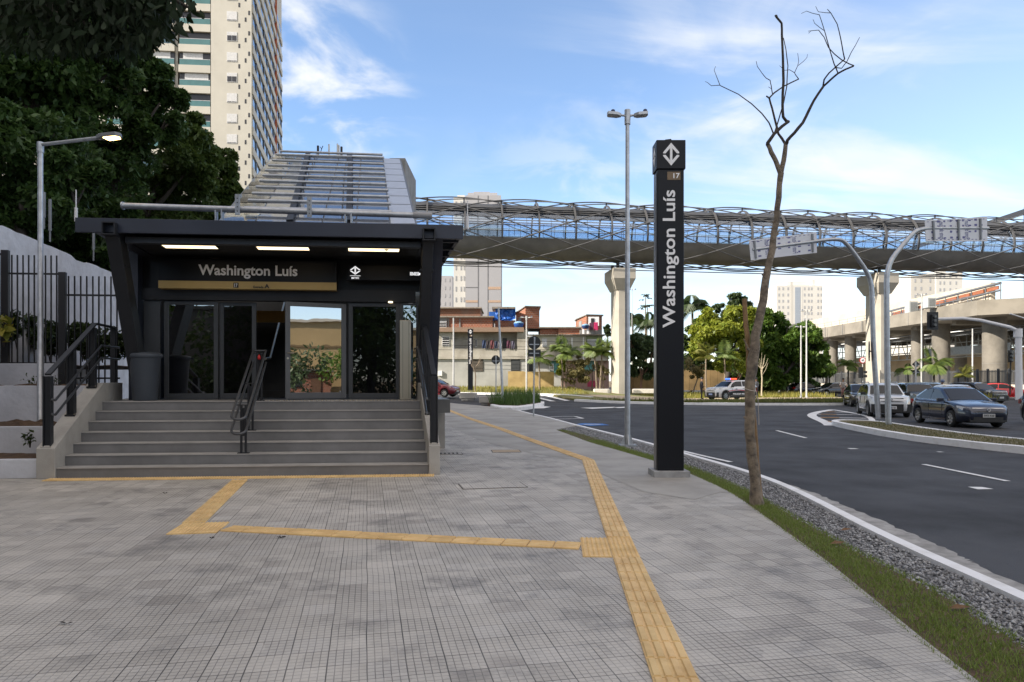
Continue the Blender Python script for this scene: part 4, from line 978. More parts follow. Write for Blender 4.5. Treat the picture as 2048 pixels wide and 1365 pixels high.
# ---- black bar fence on the terrace
fe = thing('bar_fence', 'black vertical bar fence in two stepped panels in front of the white wall', 'fence', S(-7.6, 4.1, 1.9))
def fpanel(x0, x1, ytop, ybot, yrail, v, nbar):
    ua, ub = su(x0, v), su(x1, v); um = (ua+ub)/2
    zt_, zb_, zr_ = sz(ytop, um, v), sz(ybot, um, v), sz(yrail, um, v)
    b = MB()
    for k in range(nbar):
        u = ua + (ub-ua)*(k+.5)/nbar; b.cyl(S(u, v, zb_), S(u, v, zt_), .0165, seg=6)
    b.box(ua, ub, v - .012, v + .012, zr_ - .02, zr_ + .02, 0, T3); b.box(ua, ub, v - .012, v + .012, zb_ + .18, zb_ + .22, 0, T3)
    b.build('bar_panel', BLKMET, fe)
def fpost(x, ytop, ybot, v, wd=.15):
    u = su(x, v); b = MB(); b.box(u - wd/2, u + wd/2, v - .05, v + .05, sz(ybot, u, v), sz(ytop, u, v), 0, T3); b.build('post', BLKMET, fe, bevel=.004)
fpanel(-120, 4, 500, 745, 508, 4.1, 11); fpanel(18, 119, 511, 745, 548, 4.1, 9); fpanel(131, 240, 553, 775, 591, 4.1, 9)
fpost(11, 501, 775, 4.1); fpost(125, 545, 870, 3.95); fpost(-122, 480, 775, 4.1)

# ---- rough white retaining wall and the hill behind it
uw = -9.0; b = MB(); V = []; Fc = []; nv = 60
for k in range(nv + 1):
    v = 1.0 + k*.30; zt_ = 5.03 + (-.07 if k in (9, 10, 24, 25, 26, 41) else 0) + random.uniform(-.012, .012)
    for (u, z) in ((uw, 0), (uw, zt_), (uw - .35, zt_ + .02), (uw - .35, 0)): V.append(T3(u, v, z))
for k in range(nv):
    for q in range(3): a = k*4+q; Fc.append((a, a+1, a+5, a+4))
Fc += [(0,3,2,1), (nv*4, nv*4+1, nv*4+2, nv*4+3)]
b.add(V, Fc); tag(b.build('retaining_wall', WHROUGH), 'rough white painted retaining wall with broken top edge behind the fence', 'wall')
hv = []; hf = []; ny, nx = 40, 26
for j in range(ny):
    for i in range(nx):
        v = -25 + j*3.0; u = uw - .3 - i*1.6; rise = 4.7 + 4.5*(1 - math.exp(-i*.16)) + .35*math.sin(j*.9 + i*.5) * min(1, i*.3)
        hv.append(T3(u, v, rise))
for j in range(ny-1):
    for i in range(nx-1): a = j*nx+i; hf.append((a, a+nx, a+nx+1, a+1))
ST(npmesh('hillside', hv, hf, M('hill_earth', (.05, .045, .022), .95, var=.5, scale=.6, bump=.8, bscale=6), smooth=True))
for (x, y0, y1, lb) in ((88, 436, 385, 'short grey pipe on the wall top behind the lamp post, left of a pair'), (100, 462, 399, 'short grey pipe on the wall top behind the lamp post, right of a pair'), (187, 500, 466, 'short grey pipe stub on the wall top beside the station roof')):
    Yp = {88: 15.6, 100: 16.0, 187: 18.5}[x]
    b = MB(); b.cyl(P(x, y0, Yp), P(x, y1, Yp), .035, seg=8); b.cyl(P(x, y0 + 22, Yp), P(x, y0, Yp), .02, seg=6); tag(b.build('wall_pipe', GALVD), lb, 'pipe')

# ---- street lamp in the planter (lit)
c = G(81, 893, .27); r = thing('street_lamp', 'galvanised street lamp with one lit arm in the white planter', 'street lamp', c)
top = P(79, 288, c.y)
b = MB(); b.tube([c, c + Vector((0,0,.02)), c + Vector((0,0,.021)), (c.x, c.y, 2.4), (c.x, c.y, 2.42), (c.x, c.y, top.z)], [.14, .14, .062, .060, .052, .048], 14); b.build('pole', GALV, r)
p1 = P(200, 276, c.y - .25); a0 = Vector((c.x, c.y, top.z - .02))
b = MB(); b.cyl(a0, p1, .035, seg=10); b.cyl(a0 - Vector((0, 0, .16)), a0 + Vector((0, 0, .05)), .062, seg=12); b.build('arm', GALV, r)
d = (p1 - a0).normalized(); sd = d.cross(Vector((0, 0, 1))).normalized(); up_ = sd.cross(d)
TH = lambda x, y, z: tuple(p1 + d*x + sd*y + up_*z)
b = MB(); b.extr([(-.05, -.05), (.12, -.11), (.42, -.10), (.47, 0), (.42, .10), (.12, .11), (-.05, .05)], lambda a_, b_, c_: TH(a_, b_, c_), -.03, .05); hd = b.build('lamp_head', GALVD, r, bevel=.01)
b = MB(); b.extr([(.14, -.085), (.40, -.08), (.44, 0), (.40, .08), (.14, .085)], lambda a_, b_, c_: TH(a_, b_, c_), -.045, -.031); b.build('led_panel', emat('led_warm', (1, .60, .22), 7), hd)
for k in range(3): 
    b = MB(); b.cyl(TH(-.02 + k*.05, 0, .05), TH(-.02 + k*.05, 0, .085), .012, seg=6); b.build('fitting', GALV, hd)

# ================================================================ TOTEMS, LAMP POSTS, BARE TREE
def totem(label, base, rz, plinth=True, group=None):
    r = thing('station_totem', label, 'totem sign', base, group, rz)
    BW, BD, HT = .22, .15, 5.62
    if plinth:
        b = MB(); b.box(-.30, .30, -.25, .25, -.05, .105); b.build('plinth', M('plinth_concrete', (.33, .335, .345), .8, var=.3, scale=4), r, True, bevel=.01)
    b = MB(); b.box(-BW, BW, -BD, BD, .10, HT - .50); b.build('body', SIGNBLK, r, True, bevel=.012)
    b = MB(); b.box(-BW - .012, -BW - .002, -BD + .05, BD - .05, .12, HT - .55); b.build('side_strip', M('totem_side', (.09, .09, .095), .35), r, True)
    b = MB(); b.box(-BW - .022, BW + .022, -BD - .022, BD + .022, HT - .50, HT - .02); hd = b.build('head', SIGNBLK, r, True, bevel=.008)
    b = MB(); b.tube([(-.06, 0, HT - .03), (-.05, 0, HT + .03), (.03, 0, HT + .04), (.06, 0, HT - .03)], .018, 6); b.tube([(.02, .05, HT-.03), (.1, .03, HT), (.13, .0, HT - .03)], .012, 6); b.build('cable_loop', BLACK, r, True)
    for k, sgn in enumerate((1, -1)):
        b = emblem(MB(), lambda x, y, d: (sgn*x*.155, sgn*(-BD - .023 - d), HT - .26 + y*.19)); b.build('emblem', LETTER, hd, True)
    b = emblem(MB(), lambda x, y, d: (-BW - .023 - d, -x*.09, HT - .26 + y*.16)); b.build('emblem', LETTER, hd, True)
    V, Fc = text_geo('Washington Luís', width=2.29, height=.27, thick=.006, bold=.017)
    for (T, nm) in ((lambda x, y, z: (.135 - y, -BD - .0015 - z, 2.48 + x), 0), (lambda x, y, z: (-.10 + y, BD + .0015 + z, 2.48 + x), 1)):
        b = MB(); b.add(V, Fc, 0, False, T); b.build('lettering', LETTER, r, True, recalc=False)
    V2, F2 = text_geo('Washington Luís', width=2.29, height=.20, thick=.004, bold=.012)
    b = MB(); b.add(V2, F2, 0, False, lambda x, y, z: (-BW - .0125 - z, -.08 + y*.7, 2.48 + x)); b.build('lettering', M('lettering_dim', (.32, .32, .34), .5), r, True, recalc=False)
    b = MB(); b.box(-.06, .16, -BD - .006, -BD - .001, HT - .68, HT - .545); pl = b.build('line_plate', M('brown_plate', (.20, .135, .075), .5), r, True)
    V3, F3 = text_geo('17', width=.105, height=.085, thick=.004, bold=.02)
    b = MB(); b.add(V3, F3, 0, False, lambda x, y, z: (.04 + x, -BD - .0065 - z, HT - .655 + y)); b.build('lettering', LETTER, pl, True, recalc=False)
    return r
g = G(1336, 951); totem('tall black station totem on a concrete plinth beside the grass strip', (g.x, 11.50, 0), 0)
g = GT(942, 786); t2 = totem('distant black station totem standing before the old houses', tuple(P(941, 786, 61)), R(2))
t2.location.z = gz(t2.location.x, 61)

def lamppost(label, base, H_, arms=True, span=.95, rz=0, r0=.07, r1=.05, name='double_street_lamp', grp=None, mat=GALV):
    r = thing(name, label, 'street lamp', base, grp, rz)
    b = MB(); b.tube([(0,0,-.05), (0,0,H_*.28), (0,0,H_*.285), (0,0,H_*.62), (0,0,H_*.625), (0,0,H_)], [r0, r0*.97, r0*.9, r0*.86, r0*.8, r1], 12); b.build('pole', mat, r, True)
    b = MB(); b.box(-.2, .2, -.2, .2, -.02, .02)
    for k in range(4):
        a = k*math.pi/2; b.extr([(r0*.8, .02), (.17, .02), (r0*.8, .30)], lambda p, q, c: (p*math.cos(a) - c*math.sin(a), p*math.sin(a) + c*math.cos(a), q), -.008, .008)
    b.build('base_plate', mat, r, True)
    if arms:
        b = MB(); b.cyl((0,0,H_ - .34), (0,0,H_ + .02), r1*1.5, seg=12); b.build('collar', mat, r, True)
        for s_ in (-1, 1):
            b = MB(); b.cyl((0,0,H_ - .13), (s_*span*.32, 0, H_ - .11), .028, seg=8); b.build('arm', mat, r, True)
            T = lambda x, y, z: (s_*(span*.30 + x), y, H_ - .12 + z + x*.10)
            b = MB(); b.extr([(0, -.04), (.10, -.12), (span*.62, -.11), (span*.66, 0), (span*.62, .11), (.10, .12), (0, .04)], lambda p, q, c: T(p, q, c), -.03, .045); h = b.build('lamp_head', mat, r, True, bevel=.006)
            b = MB(); b.box(.2, span*.58, -.09, .09, -.04, -.031, 0, T); b.build('lens', M('lamp_lens', (.5, .5, .48), .3), h, True)
            b = MB(); b.lathe(T(.28 if s_ > 0 else .20, 0, .045), [(.04, 0), (.05, .03), (.05, .07), (.02, .09)], 10); b.build('sensor', M('sensor_blue', (.02, .04, .12), .5), h, True)
    return r
c = G(1255, 891); lamppost('tall galvanised double headed lamp post in the grass beside the totem', tuple(c), 1.6 + (762 - 222)/F*c.y, True, .53)
# distant lamp posts
def far_lamp(px, ytop, ybase, Y, label, arms=True, r0=.08, mat=GALV):
    p = P(px, ybase, Y); H_ = (ybase - ytop)/F*Y; lamppost(label, (p.x, Y, p.z), H_, arms, .55, 0, r0, r0*.7, 'far_lamp_post', mat=mat)
PGREY = M('post_grey', (.5, .5, .49), .5, metal=.3, var=.15)
far_lamp(1053, 633, 793, 60, 'distant double lamp post in front of the brick tower house', mat=PGREY)
far_lamp(907, 636, 785, 58, 'plain grey pole beside the street in front of the house with red brick top', False, mat=PGREY)
far_lamp(1613, 620, 797, 62, 'taller pale lamp post beside the big dark tree', mat=PGREY)
far_lamp(1602, 652, 797, 64, 'shorter pale lamp post against the edge of the dark tree', mat=PGREY)
far_lamp(1843, 588, 770, 66, 'lamp post in front of the viaduct between the traffic light and the grey column', mat=PGREY)
far_lamp(1945, 658, 768, 66, 'thin lamp post under the viaduct beside the widest column', False, mat=PGREY)
far_lamp(1264, 578, 790, 85, 'thin far pole behind the near double lamp post', True, .06, mat=PGREY)
# leaning pole in the corner bed
r = thing('street_pole', 'leaning bare galvanised pole rising from the tall grass bed', 'pole', GT(1006, 811)); c = r.location
b = MB(); tp = P(997, 616, c.y); b.tube([c, c.lerp(tp, .5), tp], [.085, .075, .06], 10); b.build('pole', GALV, r)

# ---- bare young tree and its stake
bt0 = G(1518, 1010, -.01); YB = bt0.y
tr = thing('bare_tree', 'bare young street tree with forked trunk in the grass strip', 'tree', bt0)
def BP(x, y, dy=0): return P(x, y, YB + dy)
pxm = YB / F
def limb(b, pts, rs, mi=0):
    pp = [BP(*p) for p in pts]
    # round the bends a little and make the bark line wander
    out = []; ro = []
    for i in range(len(pp) - 1):
        n_ = max(2, int((pp[i+1]-pp[i]).length / .12))
        for k in range(n_):
            t_ = k/n_; q = pp[i].lerp(pp[i+1], t_); w_ = rs[i]*(1-t_) + rs[i+1]*t_
            q += Vector((random.uniform(-.2, .2)*w_, random.uniform(-.2, .2)*w_, 0)); out.append(q); ro.append(w_*random.uniform(.96, 1.04))
    out.append(pp[-1]); ro.append(rs[-1]); b.tube(out, ro, 10)
r_ = lambda px: px/2*pxm
trunkp = [(1517, 1016), (1510, 972), (1502, 890), (1498, 812), (1501, 760), (1505, 720), (1511, 672), (1521, 622), (1532, 560), (1545, 500), (1553, 440), (1557, 395), (1559, 370), (1562, 346)]
trunkr = [r_(w_) for w_ in (30, 20.5, 19.5, 19.5, 19.5, 21, 17.5, 16.5, 14.5, 13, 11.5, 11, 10.5, 11.5)]
b = MB(); limb(b, trunkp, trunkr); 
for k in range(9):
    y_ = random.uniform(380, 960); i_ = min(range(len(trunkp)), key=lambda i: abs(trunkp[i][1]-y_)); kx = random.choice((-1, 1))
    xx = np.interp(y_, [q[1] for q in trunkp][::-1], [q[0] for q in trunkp][::-1]); b.tube([BP(xx + kx*trunkr[i_]/pxm*.6, y_), BP(xx + kx*(trunkr[i_]/pxm + 2.5), y_ - 2.5, random.uniform(-.03, .02))], [trunkr[i_]*.42, trunkr[i_]*.16], 7)
b.build('trunk', BARK, tr)
Z34 = lambda x, y: (1380 + x/3.413, y/3.413)
def br(pts, w0, w1, parent=tr, dy=0.0, name='branch', m=BARKD):
    n_ = len(pts); pp = [Z34(*p) + (dy * i/(n_-1),) for i, p in enumerate(pts)]
    b = MB(); limb(b, pp, [r_(w0 + (w1-w0)*i/(n_-1)) for i in range(n_)]); return b.build(name, m, parent)
A = br([(620, 1190), (585, 1100), (553, 1040), (530, 985)], 10, 8, m=BARK)
B = br([(622, 1190), (640, 1100), (648, 1020), (655, 975)], 10, 8, m=BARK)
A2 = br([(532, 992), (530, 978), (575, 915), (625, 865), (675, 830)], 8, 5.5, A, -.1)
br([(672, 832), (658, 830), (638, 800), (632, 720), (636, 560), (634, 400), (628, 240), (627, 160), (600, 130), (582, 106)], 6, 3.5, A, -.25)
br([(600, 130), (592, 104)], 2.5, 1.5, A, -.25, 'twig')
br([(570, 915), (540, 840), (490, 775), (420, 710), (330, 645), (205, 585)], 3, 1.6, A, .3)
br([(205, 585), (180, 520), (165, 480), (175, 455)], 1.4, .8, A, .3, 'twig'); br([(205, 583), (145, 587), (120, 565), (104, 558)], 1.4, .8, A, .3, 'twig')
br([(652, 1000), (646, 978), (605, 915), (580, 820), (560, 740), (540, 670), (522, 658)], 5.5, 3, B, .2)
br([(580, 900), (610, 800), (640, 700), (660, 590), (668, 450), (655, 340), (638, 260)], 2.6, 1.6, B, .1)
br([(540, 672), (575, 635), (640, 590), (742, 541)], 3.2, 2.4, B, .25)
br([(742, 541), (722, 515), (714, 498), (735, 450), (742, 420), (735, 365)], 1.8, .9, B, .3, 'twig'); br([(740, 448), (775, 420), (798, 395), (802, 372)], 1.2, .8, B, .3, 'twig'); br([(714, 498), (680, 478), (645, 482), (612, 450)], 1.3, .8, B, .3, 'twig')
br([(562, 640), (555, 590), (547, 550), (520, 535), (490, 500), (460, 455), (452, 420)], 2, 1, B, .2, 'twig'); br([(552, 605), (535, 595)], 1.2, .8, B, .2, 'twig')
C = br([(654, 990), (664, 960), (710, 910), (770, 840), (810, 755), (845, 690), (910, 592)], 7, 4.6, B, -.2)
br([(910, 592), (960, 545), (1010, 503), (1060, 475), (1118, 452)], 4.2, 3, B, -.3)
br([(908, 590), (915, 545), (950, 500), (990, 462), (1056, 405)], 3.4, 2.4, B, -.2)
br([(1118, 450), (1085, 437), (1035, 410), (985, 370), (945, 325), (915, 255), (878, 207), (845, 210), (808, 214)], 2.4, 1, B, -.35)
br([(1056, 405), (1045, 360), (1028, 260), (1005, 165), (962, 92), (938, 65)], 2.4, 1.2, B, -.3)
br([(962, 90), (920, 88), (875, 82), (858, 45)], 1.4, .8, B, -.3, 'twig')
br([(1010, 502), (985, 440), (960, 360), (935, 270), (915, 200), (882, 100)], 2.4, 1.3, B, -.2)
br([(882, 102), (835, 92), (795, 77), (760, 94)], 1.3, .8, B, -.2, 'twig'); br([(915, 210), (880, 185), (850, 160), (840, 134)], 1.3, .8, B, -.2, 'twig')
br([(990, 462), (1035, 468), (1072, 420), (1100, 360), (1130, 310), (1158, 256)], 2, 1, B, -.25, 'twig'); br([(810, 228), (830, 210)], 1, .7, B, -.3, 'twig')
sk = thing('tree_stake', 'rough round wooden stake tied beside the bare tree', 'stake', BP(1522, 1008, .12))
b = MB(); limb(b, [(1521, 1010, .16), (1512, 900, .15), (1503, 800, .13), (1495, 690, .10), (1489, 598, .1)], [r_(12), r_(11), r_(10.5), r_(10), r_(9)]); b.build('pole', M('stake_wood', (.27, .17, .085), .85, var=.4, scale=9, bump=.4), sk)
b = MB(); b.tube([BP(1487, 777, -.13), BP(1500, 781, -.16), BP(1512, 783, -.10), BP(1516, 800, -.02), BP(1518, 850, .02)], .005, 5); tag(b.build('tie_cord', M('tie_cord', (.5, .45, .4), .8), sk), 'pale cord tying the stake to the trunk')
b = MB(); limb(b, [(1499, 703), (1493, 690), (1487, 678)], [r_(4), r_(3), r_(2)]); b.build('branch', BARKP, tr)

# ================================================================ SIGNS AND SIGNALS
SIGNBACK = M('sign_back_black', (.016, .018, .02), .5, var=.1)
def backsign(label, px, ybase, Y, plates, pr=.035, lean=None, mat=GALV):
    """a sign seen from its unpainted back: plates = (shape, cx, cy, w, h) in photo pixels"""
    p = P(px, ybase, Y); r = thing('road_sign', label, 'road sign', p)
    ys = min(q[2] - q[4]/2 for q in plates); tp = P(px if lean is None else lean, ys + 2, Y)
    b = MB(); b.tube([p - Vector((0,0,.1)), tp], pr, 10); b.build('post', mat, r)
    for (sh, cx_, cy_, w_, h_) in plates:
        c = P(cx_, cy_, Y + pr + .03); hw, hh = w_/2/F*Y, h_/2/F*Y
        n_ = {'round': 28, 'oct': 8, 'diamond': 4, 'box': 4}[sh]
        if sh == 'box': poly = [(-hw, -hh), (hw, -hh), (hw, hh), (-hw, hh)]
        else:
            off = math.pi/8 if sh == 'oct' else math.pi/2 if sh == 'diamond' else 0
            poly = [(hw*1.0*math.cos(off + 2*math.pi*k/n_), hh*math.sin(off + 2*math.pi*k/n_)) for k in range(n_)]
        b = MB(); b.extr(poly, lambda a, z, d: (c.x + a, c.y + d, c.z + z), -.003, .003); pl = b.build('plate', SIGNBACK, r)
        b = MB()
        for dz in ((-.25*hh, ) if sh != 'box' else (0, )):
            b.box(c.x - hw*.75, c.x + hw*.75, c.y - .03, c.y - .004, c.z + dz - .02, c.z + dz + .02)
        b.build('bracket', GALV, pl)
    return r
backsign('back of a black round road sign over a small black plate on a tall post', 1067, 834, 30.5, [('round', 1068.5, 686, 26, 27), ('box', 1068.5, 707, 26, 14)], .035, 1069)
backsign('back of a black octagonal stop sign on a thin post in the corner bed', 992, 800, 50, [('oct', 991.5, 720, 18, 19)], .04)
backsign('two black diamond warning signs seen from behind on a white post', 1832, 786, 58, [('diamond', 1832, 729, 16, 15), ('diamond', 1832, 744, 16, 14)], .07, 1831, PGREY)
# speed limit sign facing us, with a pedestrian signal on the same post
p = P(1726, 782, 66); r = thing('speed_sign', 'small round red edged speed limit sign above a pedestrian signal', 'road sign', p)
b = MB(); b.cyl(p, P(1725, 712, 66), .05, seg=8); b.build('post', PGREY, r)
c = P(1725.5, 721, 65.9); b = MB(); b.cyl(c, c + Vector((0, .03, 0)), .30, seg=20); pl = b.build('plate', M('sign_red', (.5, .04, .04), .5), r)
b = MB(); b.cyl(c - Vector((0, .012, 0)), c - Vector((0, .002, 0)), .225, seg=20); b.build('face', LETTER, pl)
V, Fc = text_geo('60', width=.26, height=.2, thick=.004, bold=.03); b = MB(); b.add(V, Fc, 0, False, lambda x, y, z: (c.x - .13 + x, c.y - .014 - z, c.z - .1 + y)); b.build('lettering', BLKMET, pl, recalc=False)
b = MB(); c = P(1725, 745, 65.8); b.box(c.x - .35, c.x + .02, c.y - .1, c.y + .1, c.z - .55, c.z + .5); b.box(c.x + .04, c.x + .32, c.y - .25, c.y - .1, c.z - .1, c.z + .12); b.box(c.x + .04, c.x + .32, c.y - .25, c.y - .1, c.z - .5, c.z - .25); b.build('signal_box', BLKMET, r)

# direction signs on bent galvanised masts, seen from behind
def gantry(label, pole, panel, marks, txt, lean_panel):
    base = pole[0]; Y = base[2]
    pts = [P(*q) for q in pole]; r = thing('direction_sign', label, 'direction sign', pts[0])
    b = MB()
    out = []
    for i, q in enumerate(pts):
        if 0 < i < len(pts) - 1:
            a = q.lerp(pts[i-1], min(.35, .6/(q-pts[i-1]).length)); c = q.lerp(pts[i+1], min(.35, .6/(q-pts[i+1]).length))
            for t_ in (0, .25, .5, .75, 1): out.append((a.lerp(q, t_)).lerp(q.lerp(c, t_), t_))
        else: out.append(q)
    b.tube(out, [.10 - .035*i/(len(out)-1) for i in range(len(out))], 12); b.build('mast', GALV, r)
    c4 = [P(*q) for q in panel]; nrm = (c4[1]-c4[0]).cross(c4[3]-c4[0]).normalized()
    if nrm.y > 0: nrm = -nrm
    b = MB(); b.add([tuple(q) for q in c4] + [tuple(q - nrm*.02) for q in c4], [(0,1,2,3),(7,6,5,4),(0,4,5,1),(1,5,6,2),(2,6,7,3),(3,7,4,0)]); pl = b.build('panel', M('sign_sheet_back', (.60, .61, .66), .5, var=.08, scale=1.5), r)
    Q = lambda s, t, d=0: tuple(c4[0].lerp(c4[1], s).lerp(c4[3].lerp(c4[2], s), t) + nrm*d)
    INK = M('sheet_ink', (.10, .10, .26), .6)
    def patch(b, s0, s1, t0, t1, d=.004): b.add([Q(s0,t0,d), Q(s1,t0,d), Q(s1,t1,d), Q(s0,t1,d)], [(0,1,2,3)])
    b = MB()
    for k in range(15):
        s_ = .03 + k*.064; patch(b, s_, s_ + .03, .905, .93); patch(b, s_, s_ + .03, .07, .095) if marks > 6 else None
    for k in range(marks):
        s_ = .05 + (k + .5)*.9/marks
        for t_ in (.12, .38, .64, .86):
            if random.random() < .72: patch(b, s_ - .012, s_ + .014 + random.uniform(0, .02), t_, t_ + random.uniform(.05, .10))
    b.build('printed_marks', INK, pl, recalc=False)
    V, Fc = text_geo(txt, width=.78, height=.07, thick=.003)
    for s_ in (.22, .63):
        b = MB(); b.add(V, Fc, 0, False, lambda x, y, z: Q(s_ + y*1.1, .10 + x, .004 + z)); b.build('lettering', INK, pl, recalc=False)
    b = MB()
    for s_ in (.07, .93) if marks < 8 else (.12, .52, .88):
        a, c = Vector(Q(s_, .06, .03)), Vector(Q(s_, .94, .03)); b.beam(a, c, .07, .04, up=nrm)
    b.build('bracket', GALVD, pl)
    return r
gantry('tilted direction sign panel seen from behind on the left bent mast', [(1757, 838, 27.2), (1747, 700, 27.2), (1743, 556, 27.2), (1690, 482, 27.0), (1668, 478, 26.9), (1504, 500, 26.2)],
       [(1502, 521, 26.15), (1634, 506, 26.75), (1633, 465, 26.75), (1498, 481, 26.15)], 6, 'Ponte de Atum', 0)
gantry('straight direction sign panel seen from behind on the right bent mast', [(1777, 850, 24.2), (1774, 700, 24.2), (1773, 530, 24.2), (1828, 463, 24.3), (1850, 457, 24.4), (1976, 457, 25.1)],
       [(1852, 483, 24.35), (1975, 483, 25.05), (1974, 434, 25.05), (1850, 441, 24.35)], 9, 'Ponte de Atum', 0)
c = P(1744, 703, 27.3); b = MB(); b.cyl(c + Vector((-.13, .012, 0)), c + Vector((-.095, -.005, 0)), .40, seg=24); b.cyl(c + Vector((-.09, .0, 0)), c, .03, seg=6); tag(b.build('edge_on_sign', SIGNBACK), 'black round sign seen edge-on, fixed to the left bent mast', 'road sign')

# traffic lights
def signal_head(c, s, parent, lamps=3, board=True):
    b = MB()
    if board: b.box(c.x - .50*s, c.x + .50*s, c.y + .12*s, c.y + .14*s, c.z - .78*s, c.z + .78*s); b.build('backboard', BLKMET, parent); b = MB()
    b.box(c.x - .17*s, c.x + .17*s, c.y - .08*s, c.y + .119*s, c.z - .55*s, c.z + .55*s); h = b.build('signal_head', BLKMET, parent, bevel=.02)
    for k in range(lamps):
        z = c.z + (.36 - .36*k)*s; b = MB(); b.cyl((c.x, c.y - .30*s, z), (c.x, c.y - .08*s, z), .14*s, .15*s, seg=14); v_ = b.build('visor', M('visor_grey', (.05, .055, .06), .35), h)
        b = MB(); b.cyl((c.x, c.y - .305*s, z), (c.x, c.y - .301*s, z), .11*s, seg=14); b.build('lens', M('lens_dark', (.10, .10, .10), .15), v_)
p = P(2038, 800, 36); r = thing('traffic_light', 'traffic light hanging from a curved white mast at the right', 'traffic light', p)
pts = [P(2038, 800, 36), P(2037, 670, 36), P(2034, 662, 36), P(2020, 655, 36), P(1960, 641, 36), P(1925, 637, 36), P(1860, 639, 36)]
WPOLE = M('white_pole_paint', (.66, .66, .68), .4, var=.1)
b = MB(); b.tube([pts[0], pts[1]], [.17, .15], 14); b.build('mast', WPOLE, r); b = MB(); b.tube(pts[2:], [.10, .09, .085, .08, .075], 10); b.build('arm', WPOLE, r)
b = MB(); b.cyl(P(2036, 675, 36), P(2036, 658, 36), .2, seg=14); b.build('mast_cap', WPOLE, r)
signal_head(P(1867, 642, 35.7), .60, r)
p = P(2020, 790, 60); r = thing('roadside_signal', 'small grey traffic signal on a thin post under the viaduct', 'traffic light', p)
b = MB(); b.cyl(p, P(2022, 690, 60), .06, seg=8); b.build('post', BLKMET, r); signal_head(P(2021, 713, 59.5), .95, r, 3, False)
b = MB(); b.tube([P(2020, 628, 58), P(2048, 637, 58), P(2110, 655, 58), P(2120, 660, 58), P(2121, 795, 58)], [.06, .07, .09, .1, .12], 10); tag(b.build('signal_mast', GALV), 'grey curved mast arm in the viaduct shade at the right edge', 'mast')

# ---- concrete benches
def bench(x0, x1, yt, yb, label):
    c = GT((x0+x1)/2, yb); hw = (x1-x0)/2/F*c.y; r = thing('concrete_bench', label, 'bench', c, rz=R(-14))
    b = MB(); b.box(-hw, hw, 0, .62, .10, .50); b.build('seat', CONC, r, True, bevel=.02)
    b = MB(); b.box(-hw + .12, hw - .12, .06, .56, -.05, .10); b.build('base', CONCD, r, True); return r
bench(918, 950, 783, 800, 'plain concrete block bench nearer the distant totem')
bench(957, 1003, 788, 809, 'plain concrete block bench against the tall grass bed')

# ================================================================ TUBULAR FOOTBRIDGE
A0, A1 = Vector((-14.5, 62.4, 15.6)), Vector((66.0, 71.4, 15.0)); AX = (A1 - A0).normalized(); SB = Vector((AX.y, -AX.x, 0)).normalized(); UPV = Vector((0, 0, 1))
if SB.y > 0: SB = -SB                                      # SB points to the camera side
LB = (A1 - A0).length; RP = 3.36; NR = int(LB / RP)
fb = thing('footbridge', 'long tubular steel lattice footbridge with glass sides crossing the avenue', 'footbridge', A0.lerp(A1, .5))
def FB(s, ang, rad): return A0 + AX*s + SB*(rad*math.cos(ang)) + UPV*(rad*1.02*math.sin(ang))
LATT = M('lattice_steel', (.13, .13, .135), .5, metal=.4, var=.25, scale=1)
RIBM = M('rib_steel', (.10, .10, .105), .5, metal=.3, var=.2, scale=1)
RO = 2.92
for fam in (1, -1):
    for k in range(8):
        b = MB(); pts = []
        for i in range(NR + 1):
            a = R(45*k + 13) + fam*R(22.5)*i
            for q in range(3 if i < NR else 1):
                t_ = q/3; pts.append(FB(RP*(i + t_), a + fam*R(22.5)*t_, RO + (.06 if fam > 0 else -.06)))
        b.tube(pts, .056, 6); b.build('lattice_tube', LATT, fb)
for i in range(NR + 1):
    b = MB(); seg = 30; rr1, rr2 = 2.74, 2.58
    V = []
    for q in range(seg):
        a = R(-22) + R(224)*q/(seg-1)
        for (rad, ds) in ((rr1, -.07), (rr1, .07), (rr2, .07), (rr2, -.07)): V.append(tuple(FB(RP*i + ds, a, rad)))
    Fc = []
    for q in range(seg - 1):
        n_ = q+1
        for e in range(4): Fc.append((q*4+e, q*4+(e+1) % 4, n_*4+(e+1) % 4, n_*4+e))
    b.add(V, Fc)
    for q in range(8):
        a = R(45*q + 13) + R(22.5)*i
        if math.sin(a) > -.45: b.cyl(FB(RP*i, a, 2.66), FB(RP*i, a, 3.0), .075, seg=6)
    b.build('rib', [RIBM], fb)
def shell(name, a0, a1, rad, m, n=12, gap=.06, thick=.03, parts=None):
    for i in range(NR):
        b = MB(); O = []; I = []
        for q in range(n + 1):
            a = R(a0 + (a1-a0)*q/n)
            for s_ in (RP*i + gap, RP*(i+1) - gap): O.append(tuple(FB(s_, a, rad))); I.append(tuple(FB(s_, a, rad - thick)))
        Fc = [(2*q, 2*q+1, 2*q+3, 2*q+2) for q in range(n)]
        b.add(O, Fc, 0, True); b.add(I, [f[::-1] for f in Fc], 0, True)
        for e0, e1 in ((0, 1), (2*n, 2*n+1)): b.add([O[e0], O[e1], I[e1], I[e0]], [(0, 1, 2, 3)])
        b.build(name, m, fb, recalc=False)

